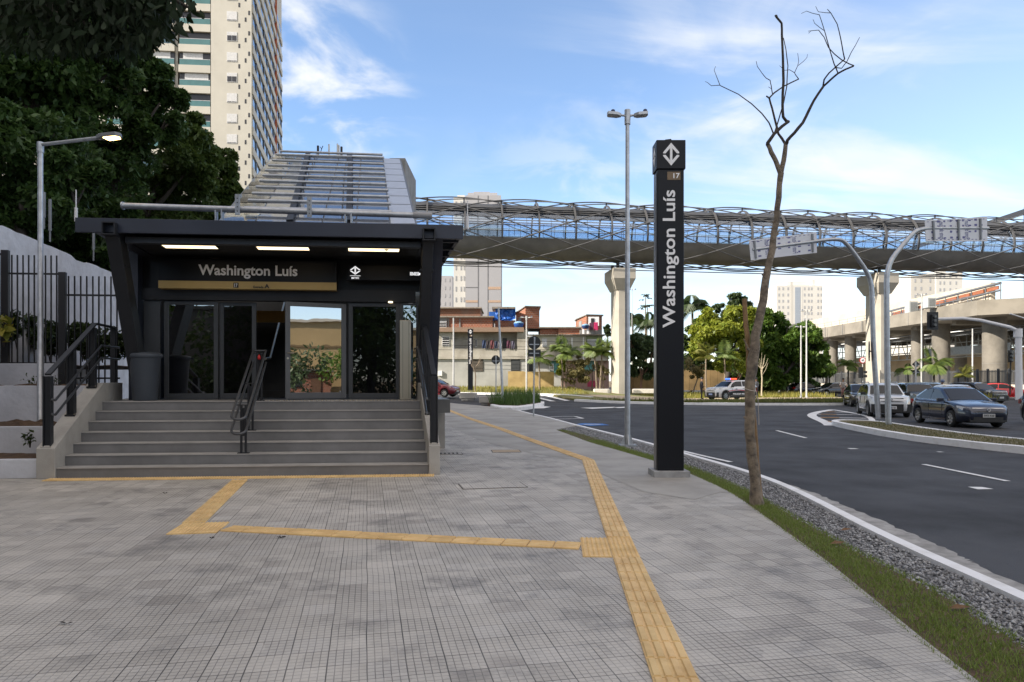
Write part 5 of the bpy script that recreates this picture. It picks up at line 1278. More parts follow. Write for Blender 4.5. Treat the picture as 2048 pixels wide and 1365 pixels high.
GB = glassmat('bridge_glass', refl=.09, trans=.95, tcol=(.84, .92, 1.0), diff=(.08, .15, .28), rough=.03)
BELLY = M('bridge_belly', (.185, .178, .168), .7, var=.3, scale=.5)
shell('belly_panel', -159, -21, 2.46, BELLY, 16, .0)
shell('glass_panel', -19, 34, 2.44, GB, 6, .04, .02)
shell('glass_panel', 146, 199, 2.44, GB, 6, .04, .02)
shell('roof_panel', 47, 133, 2.48, M('bridge_roof', (.06, .062, .066), .55, var=.2), 8, .0)
for k, an_ in enumerate((-8, 4, 20, 34, 40)):
    for sd_ in (1, -1):
        a = R(an_) if sd_ > 0 else math.pi - R(an_)
        b = MB(); b.tube([FB(0, a, 2.50), FB(LB*.5, a, 2.50), FB(RP*NR, a, 2.50)], .035 if k < 3 else .06, 5); b.build('long_rail', LATT, fb)
b = MB(); nb_ = int(LB/1.12)
b = MB()
for i in range(nb_):
    for a0_, a1_ in ((-18, 32),):
        b.tube([FB(i*1.12, R(x), 2.41) for x in np.linspace(a0_, a1_, 5)], .022, 4); b.tube([FB(i*1.12, math.pi - R(x), 2.41) for x in np.linspace(a0_, a1_, 5)], .022, 4)
b.build('glazing_bars', LATT, fb)
b = MB(); c0, c1 = FB(0, R(-90), .95), FB(RP*NR, R(-90), .95); b.beam(c0, c1, 4.4, .2); b.build('deck', M('bridge_deck', (.18, .18, .17), .8), fb)
# a slim maintenance rail hanging below the belly
b = MB()
for off in (-1.2, 1.2):
    pts = [FB(s, R(-90), 2.98) + SB*off for s in np.linspace(0, RP*NR, 40)]; b.tube(pts, .045, 5)
b.build('lower_rail', LATT, fb)
def pier(label, X, Y):
    z0 = gz(X, Y); r = thing('bridge_pier', label, 'pier', (X, Y, z0)); zt = 12.45
    T = lambda x, y, z: tuple(Vector((X, Y, z0)) + AX*x + SB*(-y) + UPV*z)
    ch = .22; a_, c_ = .62, 1.15
    poly = [(-a_+ch, -c_), (a_-ch, -c_), (a_, -c_+ch), (a_, c_-ch), (a_-ch, c_), (-a_+ch, c_), (-a_, c_-ch), (-a_, -c_+ch)]
    b = MB(); b.prism(poly, -.3, zt - z0 - 2.3, 0, T); b.build('shaft', PIER, r)
    b = MB(); z1, z2, z3 = zt - z0 - 2.3, zt - z0 - 1.3, zt - z0 - .35
    A_ = [(-.66, -1.18), (.66, -1.18), (.66, 1.18), (-.66, 1.18)]; B_ = [(-1.05, -1.75), (1.05, -1.75), (1.05, 1.75), (-1.05, 1.75)]
    V = [(*q, z1) for q in A_] + [(*q, z2) for q in B_] + [(*q, z3) for q in B_]
    Fc = [(3,2,1,0), (8,9,10,11)] + [(i, (i+1) % 4, 4+(i+1) % 4, 4+i) for i in range(4)] + [(4+i, 4+(i+1) % 4, 8+(i+1) % 4, 8+i) for i in range(4)]
    b.add(V, Fc, 0, False, T); b.build('capital', PIER, r)
    b = MB()
    for x in (-.4, .4):
        for y in (-.9, .9): MB().cyl(T(x, y, z3), T(x*1.2, y*1.1, z3 + .6), .16, seg=8).build('bearing', BLKMET, r)
pier('slim concrete bridge pier standing beyond the near lamp post', 10.3, 65.2)
pier('wide looking concrete bridge pier behind the queue of cars', 36.4, 68.0)

# ================================================================ APARTMENT TOWER ON THE LEFT
def tower_left():
    # front facade runs along U, side along V, corner towards us at photo x = 503
    YC = 100.0; XC = (503 - CX)/F*YC; E = Vector((XC, YC, 0)); U_ = Vector((UX, UY, 0)).normalized(); V_ = Vector((VX, VY, 0)).normalized()
    r = thing('apartment_tower', 'tall cream apartment tower with teal glass balconies behind the trees', 'apartment tower', (XC, YC, 0))
    T = lambda u, v, z: tuple(E + U_*u + V_*v + UPV*z)
    FH = 2.99; n = 27; TOP = n*FH; SD = 36.0
    ub = (432 - 503)/F*YC; ul = ub - 2*15.8
    b = MB(); b.box(ub, 0, 0, SD, -1, TOP, 0, T); b.box(ul, ub - .004, 1.9, SD, -1, TOP, 0, T); b.build('wall', CREAM, r)
    b = MB()
    for u in (ub - .55, ): b.box(u, ub - .004, .0, 1.9, -1, TOP, 0, T)
    for k in range(3):
        uu = ub - .30 - (k+1)*5.05; b.box(uu - .38, uu, .6, 1.9, -1, TOP, 0, T)
    b.build('balcony_fin', CREAM, r)
    z0 = 1.6 + (762 - 386)/F*YC - 10*FH
    PG = M('teal_balcony_glass', (.08, .19, .20), .12, var=.15, scale=1); PGD = M('dark_balcony_glass', (.05, .10, .13), .1, var=.2); DK = M('balcony_dark', (.035, .037, .045), .35); BLIND = M('white_blind', (.62, .62, .62), .7)
    CR2 = M('cream_render_grey', (.60, .565, .49), .8, var=.1, scale=.3); RAIL = M('balcony_rail', (.6, .6, .6), .4, metal=.5)
    rnd = random.Random(3)
    for f in range(2, n):
        z = z0 + (f - 3)*FH + .0
        if z + FH > TOP: break
        for k in range(3):
            ua = ub - .62 - k*5.05; uz_ = ua - 4.40
            b = MB(); b.box(uz_ - .1, ua, -.02 + .6*0, 1.9, z - .62, z + .46, 0, T); fr = b.build('balcony_parapet', CREAM, r)
            b = MB(); b.box(uz_, ua - .05, .36, .40, z + .47, z + 2.37, 0, T); b.build('balcony_opening', DK, fr)
            b = MB(); b.box(uz_ + .05, ua - .05, .04, .06, z + .47, z + 1.28, 0, T); b.build('glass_balustrade', PG if rnd.random() < .6 else PGD, fr)
            b = MB(); b.box(uz_ + .05, ua - .05, .03, .08, z + 1.28, z + 1.34, 0, T); b.build('rail', RAIL, fr)
            if rnd.random() < .55:
                p0 = uz_ + rnd.uniform(.2, 1.2); p1 = ua - rnd.uniform(.1, 1.4); b = MB(); b.box(p0, p1, .30, .33, z + .47, z + 2.34, 0, T); b.build('blind', BLIND, fr)
        # the single window column
        uc_ = (465 - 503)/F*YC; b = MB(); b.box(uc_ - .72, uc_ + .72, -.05, -.004, z + 1.15, z + 2.5, 0, T); w_ = b.build('window', BLIND, r)
        shut = rnd.random() < .5
        b = MB(); h0 = z + 1.22; h1 = z + (1.98 if not shut else 1.3)
        for q in (-1, 1): b.box(uc_ + q*.34 - .31, uc_ + q*.34 + .31, -.065, -.052, h0, h1, 0, T)
        b.build('pane', DK, w_)
        # narrow slits near the corner
        for (u_, dz) in ((-1.75, .2), (-.85, 1.1), (-.35, 2.1)):
            b = MB(); b.box(u_ - .12, u_ + .12, -.02, -.004, z + dz, z + dz + .62, 0, T); b.build('slit_window', DK, r)
        # side facade: window bands between sloping-looking floor slabs
    sd = MB(); gl = MB(); rd = MB()
    SKYG = glassmat('tower_window_glass', refl=.55, trans=.0, diff=(.03, .05, .08), rough=.02)
    for f in range(1, n):
        z = z0 + (f - 3)*FH
        if z + FH > TOP + 1: break
        b = MB(); b.box(.004, .22, .3, SD - .2, z - .35, z + .85, 0, T); b.build('floor_band', CREAM, r)
        for k in range(9):
            v0 = 1.0 + k*3.9; seen = 27 < z < 59
            b = MB() if seen else gl; b.box(.01, .05, v0, v0 + 2.5, z + .86, z + 2.55, 0, T)
            if seen:
                w_ = b.build('side_window', SKYG, r)
                MB().box(.02, .07, v0 + 1.22, v0 + 1.3, z + .86, z + 2.55, 0, T).build('mullion', DK, w_); MB().box(.01, .16, v0 + 2.55, v0 + 3.0, z + .86, z + 2.64, 0, T).build('shutter', DK, w_)
    tag(gl.build('upper_windows', SKYG, r), kind='stuff')
    b = MB(); b.box(.02, .27, 26.5, 26.9, -1, TOP, 0, T); b.build('orange_stripe', M('orange_render', (.42, .10, .035), .8), r)
tower_left()
# unseen tower blocks added on the hill to throw the foreground shade
def slab(label, x, y, wx, wy, h, m=CREAM):
    r = thing('shade_block', label, 'shade caster block', (x, y, 4)); b = MB(); b.box(x - wx/2, x + wx/2, y - wy/2, y + wy/2, 4, h); b.build('wall', m, r)
    nfl = int((h - 6)/3)
    b = MB()
    for f in range(nfl): b.box(x + wx/2 + .004, x + wx/2 + .05, y - wy/2 + 1, y + wy/2 - 1, 7 + f*3, 8.5 + f*3)
    b.build('window_bands', M('block_windows', (.04, .05, .06), .1), r)
    b = MB()
    for f in range(nfl): 
        for k in range(int(wy/3)): b.box(x + wx/2 + .051, x + wx/2 + .09, y - wy/2 + 1 + k*3, y - wy/2 + 1.5 + k*3, 7 + f*3, 8.5 + f*3)
    b.build('window_piers', m, r)
    b = MB(); b.box(x - 3, x + 3, y - 4, y + 4, h, h + 4); b.build('roof_house', m, r)
slab('cream tower block outside the left edge, added to shade the foreground', -58, 7, 14, 36, 66)
slab('cream tower block behind the photographer, added to shade the foreground', -58, -30, 14, 34, 60)

# ================================================================ FAR TOWERS
def far_tower(label, x0, x1, ytop, Y, depth, m, roofs=(), side=None, zones=(), win=None, fl=3.0, mside=None, base=772):
    p0, p1 = P(x0, base, Y), P(x1, base, Y); zt = P(x0, ytop, Y).z; z0 = gz(p0.x, Y) - .5
    r = thing('far_tower', label, 'tower block', ((p0.x+p1.x)/2, Y, z0))
    b = MB(); b.box(p0.x, p1.x, Y, Y + depth, z0, zt); b.build('wall', m, r)
    for (a, c, yt, dd) in roofs:
        q0, q1 = P(a, yt, Y), P(c, yt, Y); b = MB(); b.box(q0.x, q1.x, Y + 1 + dd, Y + depth*.6 + dd, zt - .05, q0.z); b.build('roof_house', mside or m, r)
    for (a, c, y0, y1, mm) in zones:
        q0, q1 = P(a, y0, Y), P(c, y1, Y); b = MB(); b.box(q0.x, q1.x, Y - .06, Y - .004, q1.z, q0.z); b.build('facade_band', mm, r)
    if win:
        for (wx, ww) in win:
            q = P(wx, 600, Y); hw = ww/2/F*Y; f = 0
            while zt - 2 - f*fl > max(3, P(0, 690, Y).z): MB().box(q.x - hw, q.x + hw, Y - .09, Y - .02, zt - 2.3 - f*fl, zt - 1.0 - f*fl).build('window', M('far_window', (.36, .37, .39), .4), r); f += 1
    return r
GR1 = M('grey_render', (.36, .36, .38), .85, var=.06, scale=.1); GR2 = M('pale_render', (.50, .485, .45), .85, var=.06, scale=.1); WH2 = M('far_white_render', (.56, .55, .52), .85, var=.05, scale=.1); OR = M('far_orange', (.47, .33, .24), .8); LG = M('far_line_grey', (.18, .18, .19), .8)
Yt = 190
far_tower('tall grey tower block with orange bands behind the footbridge', 931, 1002, 391, Yt, 22, GR1, [(934, 948, 380, 2), (945, 978, 372, 5), (975, 994, 378, 3), (920, 934, 385, 4)],
          zones=[(931.4, 956, 574.5, 576, LG), (976.5, 1001.6, 574, 579.5, OR), (931.4, 956, 601, 605.5, OR), (976.5, 1001.6, 601, 605.5, OR), (955.5, 957, 391.5, 768, LG), (975, 976.5, 391.5, 768, LG)])
r = far_tower('white end slab adjoining the tall grey tower block', 907, 930.8, 396, Yt + 2, 24, WH2, [(913, 928, 385, 2)], win=[(912, 2.2), (922, 2.2), (928, 2.0)])
far_tower('lower pale grey slab tower left of the grey tower block', 874, 905, 552, 260, 25, GR1, win=[(880, 2), (890, 2), (899, 2)])
far_tower('white apartment tower rising behind the big dark tree', 1553, 1645, 571, 330, 25, WH2, [(1582, 1630, 561, 3), (1626, 1632, 559, 0)], win=[(1558, 3), (1566, 3), (1576, 3), (1609, 3), (1617, 3), (1623, 3), (1636, 3), (1642, 2)],
          zones=[(1581, 1585.5, 564, 770, GR2), (1590, 1601, 575, 770, M('far_glazing', (.30, .34, .40), .3)), (1603, 1605, 575, 770, WH2)])
far_tower('cream apartment block behind the left part of the pale viaduct wall', 1822, 1870, 553, 260, 25, GR2, [(1826, 1850, 549, 2)], win=[(1830, 3), (1842, 3), (1860, 3)])
far_tower('white apartment block behind the orange station beam', 1872, 1925, 545, 300, 25, WH2, [(1880, 1900, 540, 2)], win=[(1880, 3), (1888, 3), (1900, 3), (1912, 3)])

# ================================================================ OLD HOUSES
BR_ = brickmat('red_brick', (.36, .125, .065), (.27, .09, .05), (.33, .27, .22)); BRB = brickmat('brown_brick', (.24, .105, .06), (.20, .085, .05), (.22, .17, .14))
CRW = M('stained_cream_wall', (.50, .475, .42), .9, c2=(.32, .295, .25), scale=.55, detail=8); GRW = M('grey_house_wall', (.45, .45, .43), .9, var=.25, scale=.5, detail=8); TEALW = M('teal_wall', (.10, .27, .28), .9); GRNW = M('green_wall', (.24, .27, .15), .9)
TIN = M('tin_roof', (.30, .26, .22), .7, var=.4, scale=3); DKW = M('dark_opening', (.03, .03, .032), .5); PINKW = M('pinkish_wall', (.45, .30, .27), .9); YELW = M('yellow_wall', (.52, .38, .17), .9, c2=(.36, .25, .11), scale=1)
YH = 72.0
def HB(b, x0, x1, y0, y1, Y=YH, d=6.0, mi=0, front=0.0):
    p, q = P(x0, y1, Y), P(x1, y0, Y); b.box(p.x, q.x, Y - front, Y + d, p.z, q.z, mi); return b
def part(parent, name, m, x0, x1, y0, y1, Y=YH, d=6.0, front=0.0): return HB(MB(), x0, x1, y0, y1, Y, d, 0, front).build(name, m, parent)
def window(parent, x0, x1, y0, y1, Y=YH, bars=0, m=DKW, fr=LETTER):
    w_ = part(parent, 'window', fr, x0, x1, y0, y1, Y - .06, .055); part(w_, 'pane', m, x0 + .8, x1 - .8, y0 + .8, y1 - .8, Y - .075, .014)
    for k in range(bars):
        yy = y0 + .8 + (y1 - y0 - 1.6)*(k + .5)/bars; part(w_, 'slat', fr, x0 + .8, x1 - .8, yy - .45, yy + .45, Y - .10, .024)
    return w_
zg = lambda x: P(x, 0, YH)
h = thing('old_house', 'long stained two storey house with grey lower wall and laundry balcony', 'house', (P(945, 0, YH).x, YH, .8))
part(h, 'wall', GRW, 858, 1052, 716, 786, YH, 7); part(h, 'wall', CRW, 858, 905, 664, 716, YH, 7); part(h, 'back_wall', CRW, 905, 1035, 664, 700, YH + 1.6, 5); part(h, 'parapet', CRW, 905, 1035, 698, 716, YH, 1.6)
part(h, 'pillar', CRW, 1034, 1056, 660, 716, YH - .05, 7); part(h, 'roof_edge', M('roof_render', (.30, .205, .15), .9), 866, 1048, 655, 664, YH - .5, 7); part(h, 'slab_line', CRW, 858, 1056, 713, 718.5, YH - .2, .19)
window(h, 884, 899, 674, 693, bars=4); part(h, 'doorway', DKW, 942, 967, 718, 743, YH - .03, .025); part(h, 'garage_opening', M('garage_dim', (.10, .085, .07), .8), 945, 966, 719, 743, YH - .06, .025)
window(h, 1022, 1040, 719, 742, bars=0, m=M('dark_shutter', (.06, .065, .07), .6), fr=DKW); window(h, 950, 954, 679, 694, YH + 1.5)
part(h, 'door', DKW, 1005, 1014, 677, 697, YH + 1.55, .04); part(h, 'meter_box', LETTER, 876, 884, 742, 752, YH - .2, .19)
part(h, 'doorway', DKW, 1056 - 3, 1060, 717, 743, YH - .03, .025) if False else None
h2 = thing('brick_house', 'raw red brick upper house with a barred window at the left', 'house', (P(925, 0, YH+1).x, YH + 1, 6))
part(h2, 'wall', BR_, 858, 985, 635, 660, YH + .4, 7); part(h2, 'roof', TIN, 858, 988, 632.5, 635, YH, 8); part(h2, 'render_patch', M('cement_patch', (.26, .25, .24), .9), 872, 894, 634.9, 661, YH + .30, .095); window(h2, 873, 893, 643, 658, YH + .28, 3, DKW)
for x in (895, 918): part(h2, 'pilaster', M('cement_patch', (.26, .25, .24), .9), x, x + 3, 637, 659, YH + .32, .075)
h3 = thing('brick_house', 'flat brown brick house block highest behind the red brick house', 'house', (P(917, 0, YH+4).x, YH + 4, 7.5)); part(h3, 'wall', BRB, 858, 961, 617, 636, YH + 9, 6); part(h3, 'roof', TIN, 858, 963, 614.5, 617, YH + 8.6, 7)
h4 = thing('tarp_shack', 'rooftop shack covered with a bright blue tarpaulin', 'shack', (P(1005, 0, YH).x, YH, 6)); part(h4, 'wall', BR_, 990, 1031, 641, 662, YH + 1.2, 4)
b = MB(); V = []; Fc = []
for j in range(7):
    for i in range(13):
        q = P(991 + 40*i/12 + (-9 if j > 5 else 0), 617 + 24.5*j/6 + random.uniform(-.6, .6), YH + .9 + random.uniform(-.16, .12)); V.append(tuple(q))
for j in range(6):
    for i in range(12): a = j*13+i; Fc.append((a, a+1, a+14, a+13))
b.add(V, Fc); ob = b.build('tarpaulin', BLUE, h4, recalc=False); sm_ = ob.modifiers.new('solid', 'SOLIDIFY'); sm_.thickness = .02
part(h4, 'roof', TIN, 984, 1031, 614, 617.5, YH + .4, 5); part(h4, 'tarp_corner', BLUE, 978, 992, 624, 640, YH + 1.6, .05)
def brick_tower(label, x0, xm, x1, yl, yr, yb, Y, win):
    r = thing('brick_tower_house', label, 'house', (P((x0+x1)/2, 0, Y).x, Y, P(x0, yb, Y).z))
    a, m_, c = P(x0, yb, Y + 3.2), P(xm, yb, Y), P(x1, yb, Y + .4); zl, zr = P(x0, yl, Y + 3.2).z, P(xm, yr, Y).z; zb = m_.z
    d = Vector((0, 4.5, 0)); b = MB()
    V = [(a.x, a.y, zb), (m_.x, m_.y, zb), (c.x, c.y, zb), (c.x, c.y + 5, zb), (a.x, a.y + 2, zb), (a.x, a.y, zl), (m_.x, m_.y, zr), (c.x, c.y, zr), (c.x, c.y + 5, zr), (a.x, a.y + 2, zl)]
    b.add(V, [(0,1,6,5), (1,2,7,6), (2,3,8,7), (3,4,9,8), (4,0,5,9), (5,6,7,8,9), (4,3,2,1,0)]); b.build('wall', BR_, r)
    b = MB(); e = .15; b.add([(a.x-e, a.y-e, zl+.01), (m_.x-.05, m_.y-e-.1, zr+.01), (c.x+e, c.y-e, zr+.01), (c.x+e, c.y+5, zr+.01), (a.x-e, a.y+2, zl+.01)] + [(a.x-e, a.y-e, zl+.12), (m_.x-.05, m_.y-e-.1, zr+.12), (c.x+e, c.y-e, zr+.12), (c.x+e, c.y+5, zr+.12), (a.x-e, a.y+2, zl+.12)],
                     [(5,6,7,8,9), (4,3,2,1,0)] + [(i, (i+1) % 5, 5+(i+1) % 5, 5+i) for i in range(5)]); b.build('roof', TIN, r)
    for (u0, u1, y0, y1, onleft) in win:
        if onleft:
            p, q = a.lerp(m_, u0), a.lerp(m_, u1); n_ = Vector((-(m_.y - a.y), (m_.x - a.x), 0)).normalized(); n_ = -n_ if n_.y > 0 else n_
            z0_, z1_ = P(x0, y1, Y + 1.5).z, P(x0, y0, Y + 1.5).z; b = MB(); b.add([tuple(p + n_*.03)[:2] + (z0_,), tuple(q + n_*.03)[:2] + (z0_,), tuple(q + n_*.03)[:2] + (z1_,), tuple(p + n_*.03)[:2] + (z1_,)], [(0,1,2,3)]); b.build('window', M('louvre_grey', (.30, .30, .30), .6), r)
        else: window(r, u0, u1, y0, y1, Y + .05)
    return r
brick_tower('slim raw brick tower house with sloping roof in the middle of the row', 1032, 1051, 1079, 628, 614.5, 657, YH + 1.5, [(.28, .62, 634, 648, True)])
r = brick_tower('raw brick tower house with a white framed door, farthest right', 1154.5, 1173, 1204, 640, 631.5, 663, YH + 1.5, [(.2, .5, 642, 654, True)])
part(r, 'door_panel', LETTER, 1177, 1198, 634, 652, YH + 1.3, .1); part(r, 'door', DKW, 1182, 1188.5, 637, 653, YH + 1.25, .04)
h6 = thing('terrace_house', 'long cream terrace house with corrugated eaves behind the palms', 'house', (P(1137, 0, YH).x, YH, .8))
part(h6, 'wall', M('pale_cream_wall', (.55, .52, .43), .9, var=.25, scale=.5), 1056, 1172, 670, 702, YH, 7); part(h6, 'wall', CRW, 1056, 1215, 701.8, 722, YH - .1, 7); part(h6, 'wall', GRW, 1056, 1122, 722, 786, YH + .4, 6); part(h6, 'wall', TEALW, 1100, 1122, 719, 746, YH + .25, .14); part(h6, 'wall', GRNW, 1172, 1205, 670, 702, YH - .04, 7)
part(h6, 'wall', PINKW, 1122, 1218, 722, 786, YH + .4, 6); part(h6, 'wall', TEALW, 1168, 1190, 722, 742, YH + .3, .09)
b = MB()
for k in range(60): x = 1056 + k*2.6; HB(b, x, x + 1.6, 668.6 + (k % 2)*.4, 671.2, YH - .55, 7.6)
b.build('corrugated_roof', TIN, h6); part(h6, 'wall', BR_, 1080, 1117, 659, 669, YH + 2, 5); part(h6, 'wall', BR_, 1117, 1160, 656, 669, YH + 1.5, 5); part(h6, 'roof', TIN, 1078, 1164, 654, 656.5, YH + 1.2, 6); part(h6, 'parapet', CONCD, 1160, 1204, 660, 669, YH + 1, 5)
for (x0, x1, y0, y1, m_) in ((1084, 1094, 678, 694, 6), (1119, 1136, 679, 695, 7), (1175, 1193, 679, 697, 8)):
    w_ = window(h6, x0, x1, y0, y1, YH - .02); b = MB()
    for k in range(m_): xx = x0 + 1 + (x1 - x0 - 2)*(k + .5)/m_; HB(b, xx - .45, xx + .45, y0 + 1, y1 - 1, YH - .14, .03)
    b.build('bar', LETTER, w_)
window(h6, 1099, 1107.5, 728, 742, YH + .28, 4); part(h6, 'doorway', DKW, 1058, 1066, 718, 743, YH + .36, .03); part(h6, 'drain_pipe', LETTER, 1166, 1167.5, 675, 722, YH - .3, .1); part(h6, 'drain_pipe', LETTER, 1143, 1145, 676, 700, YH - .2, .1); part(h6, 'graffiti_patch', M('red_patch', (.5, .06, .14), .8), 1175, 1196, 762, 774, YH + .36, .03); part(h6, 'satellite_post', LETTER, 1055, 1065, 672, 674, YH - .8, .1)
b = MB(); HB(b, 1016, 1048, 743, 781, YH - 2.5, .25); HB(b, 1048.3, 1079, 744, 781, YH - 2.5, .25); HB(b, 1079.3, 1108, 743.5, 781, YH - 2.5, .25); tag(b.build('yard_wall', YELW), 'low stained yellow yard wall in front of the houses', 'wall')
b = MB()
for k in range(16): HB(b, 1225 + k*14, 1225 + k*14 + 13.6, 740 + (k % 3)*.6, 781, 76, .3)
tag(b.build('garden_wall', M('ochre_wall', (.30, .20, .09), .9, var=.4, scale=.6)), 'long ochre garden wall behind the trees beyond the slim pier', 'wall')
# rooftop tanks
def tank(label, x, yt, yb, w_, Y, m):
    c = P(x, yb, Y); rr_ = w_/2/F*Y; hh = (yb - yt)/F*Y; r = thing('water_tank', label, 'water tank', c)
    b = MB(); b.lathe(c, [(rr_*.8, 0), (rr_, hh*.55), (rr_*1.02, hh*.6)], 18); b.build('body', m, r); b = MB(); b.lathe(c, [(rr_*1.05, hh*.6), (rr_*.9, hh*.8), (rr_*.3, hh)], 18); b.build('lid', M('tank_lid_blue', (.22, .40, .58), .5), r)
    for k in (-1, 1): MB().box(c.x + k*rr_*.6 - .1, c.x + k*rr_*.6 + .1, Y - .1, Y + .1, c.z - .55, c.z - .005).build('leg', LETTER, r)
tank('blue water tank with pale lid between the tarp shack and the slim brick tower', 1037.5, 643, 655, 20, YH + .6, BLUE); tank('dark blue water tank on the roof before the right brick tower', 1171, 648, 658, 15, YH + .4, M('tank_dark_blue', (.03, .07, .22), .6))
# laundry: each garment
for k, (x, y0, y1, w_, c_, nm) in enumerate(((968, 681, 697, 7, (.03, .05, .12), 'dark blue shirt'), (976, 682, 697, 6, (.05, .04, .05), 'black shirt'), (984, 681, 698, 7, (.16, .05, .06), 'maroon towel'), (992, 683, 697, 6, (.04, .05, .10), 'navy trousers'), (1000, 682, 698, 7, (.18, .16, .18), 'grey cloth'), (1017, 681, 697, 7, (.10, .03, .06), 'wine coloured shirt'), (1026, 682, 698, 6, (.12, .11, .16), 'purple grey cloth'))):
    b = MB(); p, q = P(x - w_/2, y1, YH - .1), P(x + w_/2, y0, YH - .1); V = []; 
    for j in range(5):
        for i in range(6): V.append((p.x + (q.x-p.x)*i/5, YH - .12 + .06*math.sin(i*1.7 + j), q.z + (p.z-q.z)*j/4))
    b.add(V, [(j*6+i, j*6+i+1, j*6+i+7, j*6+i+6) for j in range(4) for i in range(5)]); ob = b.build('laundry', M('cloth_' + nm.replace(' ', '_'), c_, .9)); tag(ob, nm + ' hanging on the balcony line of the grey house', 'laundry', 'laundry on the balcony line')
for k, (x, y0, y1, c_, nm) in enumerate(((1183, 646, 660, (.12, .04, .08), 'wine red cloth'), (1192, 645, 661, (.55, .03, .14), 'bright pink cloth'))):
    b = MB(); HB(b, x - 4, x + 4, y0, y1, YH + .6, .08); tag(b.build('laundry', M('cloth_' + nm.replace(' ', '_'), c_, .9), bevel=.03), nm + ' hanging before the right brick tower', 'laundry', 'laundry by the brick tower')
b = MB()
for (y0, y1, sg_) in ((676, 684, 2.5), (690, 695, 1.6), (700, 697, 1.2)):
    b.tube([P(872 + 340*t_/12, y0 + (y1-y0)*t_/12 + sg_*4*(t_/12)*(1-t_/12), YH - 1.2) for t_ in range(13)], .018, 4)
tag(b.build('overhead_cable', BLACK), 'sagging black cables strung along the old house fronts', 'cable')

# ================================================================ ELEVATED STATION AND VIADUCT ON THE RIGHT
K = 1.16
vd = thing('elevated_station', 'concrete viaduct station on thick round columns at the right', 'viaduct', (60, 95, 0))
def VPt(x, y): return (x*K, y*K)
ZB, ZT = 1.6 + 131/F*70*K, 1.6 + 161/F*70*K
poly = [VPt(47.7, 70), VPt(75, 51), VPt(112, 51), VPt(112, 128), VPt(48.8, 128)]
b = MB(); b.prism(poly, ZB, ZT); b.build('deck', VIAD, vd)
b = MB(); b.prism([VPt(49.8, 71), VPt(50.3, 71), VPt(51.3, 128), VPt(50.8, 128)], ZT + .02, ZT + 2.3); b.build('parapet', VIADL, vd)
b = MB()
for k in range(24): 
    y = 71 + k*2.4; b.box(49.0*K, 49.05*K, y*K, y*K + .06, ZT, ZT + .9)
b.tube([(49.0*K, 71*K, ZT + .9), (49.0*K, 127*K, ZT + .9)], .03, 5); b.tube([(49.0*K, 71*K, ZT + .45), (49.0*K, 127*K, ZT + .45)], .025, 5); b.build('edge_rail', GALV, vd)
ORB = M('orange_beam', (.33, .115, .055), .6)
b = MB()
for k in range(9):
    y0 = 69.5 + k*2.2; b.beam((49.55*K, y0*K, ZT + 1.45 - k*.11), (49.55*K, (y0 + 1.8)*K, ZT + 1.36 - k*.11), .12, .42)
b.build('orange_panel', ORB, vd)
b = MB(); b.tube([(49.4*K, 69*K, ZT + 1.9), (49.4*K, 90*K, ZT + .95)], .16, 6); b.tube([(49.4*K, 69*K, ZT + 1.05), (49.4*K, 90*K, ZT + .1)], .12, 6)
for k in range(10): y = 69 + k*2.2; b.tube([(49.4*K, y*K, ZT), (49.4*K, y*K, ZT + 1.9 - k*.11)], .06, 5)
b.build('train_track_beam', GALVD, vd)
for (x0, x1, y0, y1, Y) in ((1819, 1836, 603, 624, 96), (1856, 1872, 596, 618, 89)):
    p, q = P(x0, y1, Y), P(x1, y0, Y); b = MB(); b.box(p.x, q.x, Y, Y + 1.2, ZT, q.z); cb_ = b.build('cabinet', M('cabinet_grey', (.42, .45, .46), .5, var=.1), vd)
    b = MB(); b.box(p.x + .15, q.x - .15, Y - .03, Y - .004, ZT + .2, q.z - .15); b.build('door_panel', M('cabinet_dark', (.22, .24, .25), .5), cb_)
for (px, X, rad) in ((1882, 51, .95), (1989, 51.3, 1.12), (1835, 51.3, .72), (1701, 51, .80), (1665, 51, .8), (1760, 51.5, .75), (1925, 60, .9)):
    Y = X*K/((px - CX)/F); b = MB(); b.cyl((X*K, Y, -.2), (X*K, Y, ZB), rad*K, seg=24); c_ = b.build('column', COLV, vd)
    b = MB(); b.cyl((X*K, Y, 3.2*K), (X*K, Y, 3.22*K), rad*K + .01, seg=24); b.build('joint_ring', CONCD, c_)
for k in range(7):
    y = 76 + k*7.5; b = MB(); b.box(49.5*K, 70*K, y*K, y*K + .9, ZB - .55, ZB - .004); b.build('cross_beam', VIAD, vd)
b = MB(); b.prism([VPt(60, 66), VPt(61, 66), VPt(61, 126), VPt(60, 126)], -.2, 6.2); b.prism([VPt(61, 66), VPt(95, 44), VPt(95, 45), VPt(61, 67)], -.2, 6.2); b.build('back_wall', M('tan_wall', (.36, .27, .16), .85, var=.3, scale=.3), vd)
b = MB()
for k in range(26):
    y = (68 + k*2.2)*K; x = 58.5*K
    b.tube([(x, y, 5.2), (x, y, ZB - .1)], .09, 5)
    b.tube([(x, y, 5.2 if k % 2 else ZB - .1), (x, y + 2.2*K, ZB - .1 if k % 2 else 5.2)], .07, 5)
for z in (5.2, 6.3, 7.4): b.tube([(58.5*K, 67*K, z), (58.5*K, 126*K, z)], .09, 5)
b.build('steel_truss', M('truss_grey', (.34, .36, .36), .5, metal=.4), vd)
for k in range(5):
    b = MB(); z_ = ZB - .9 - .35*(k % 2); b.tube([((52.5 + k*1.1)*K, 72*K, z_), ((52.5 + k*1.1)*K, 124*K, z_)], .10, 6); b.build('service_pipe', GALVD, vd)
b = MB(); b.box(54*K, 57*K, 74*K, 92*K, 5.3, 5.45); b.box(54*K, 54.1*K, 74*K, 92*K, 5.45, 6.4); b.build('hanging_platform', M('truss_grey', (.34, .36, .36)), vd)
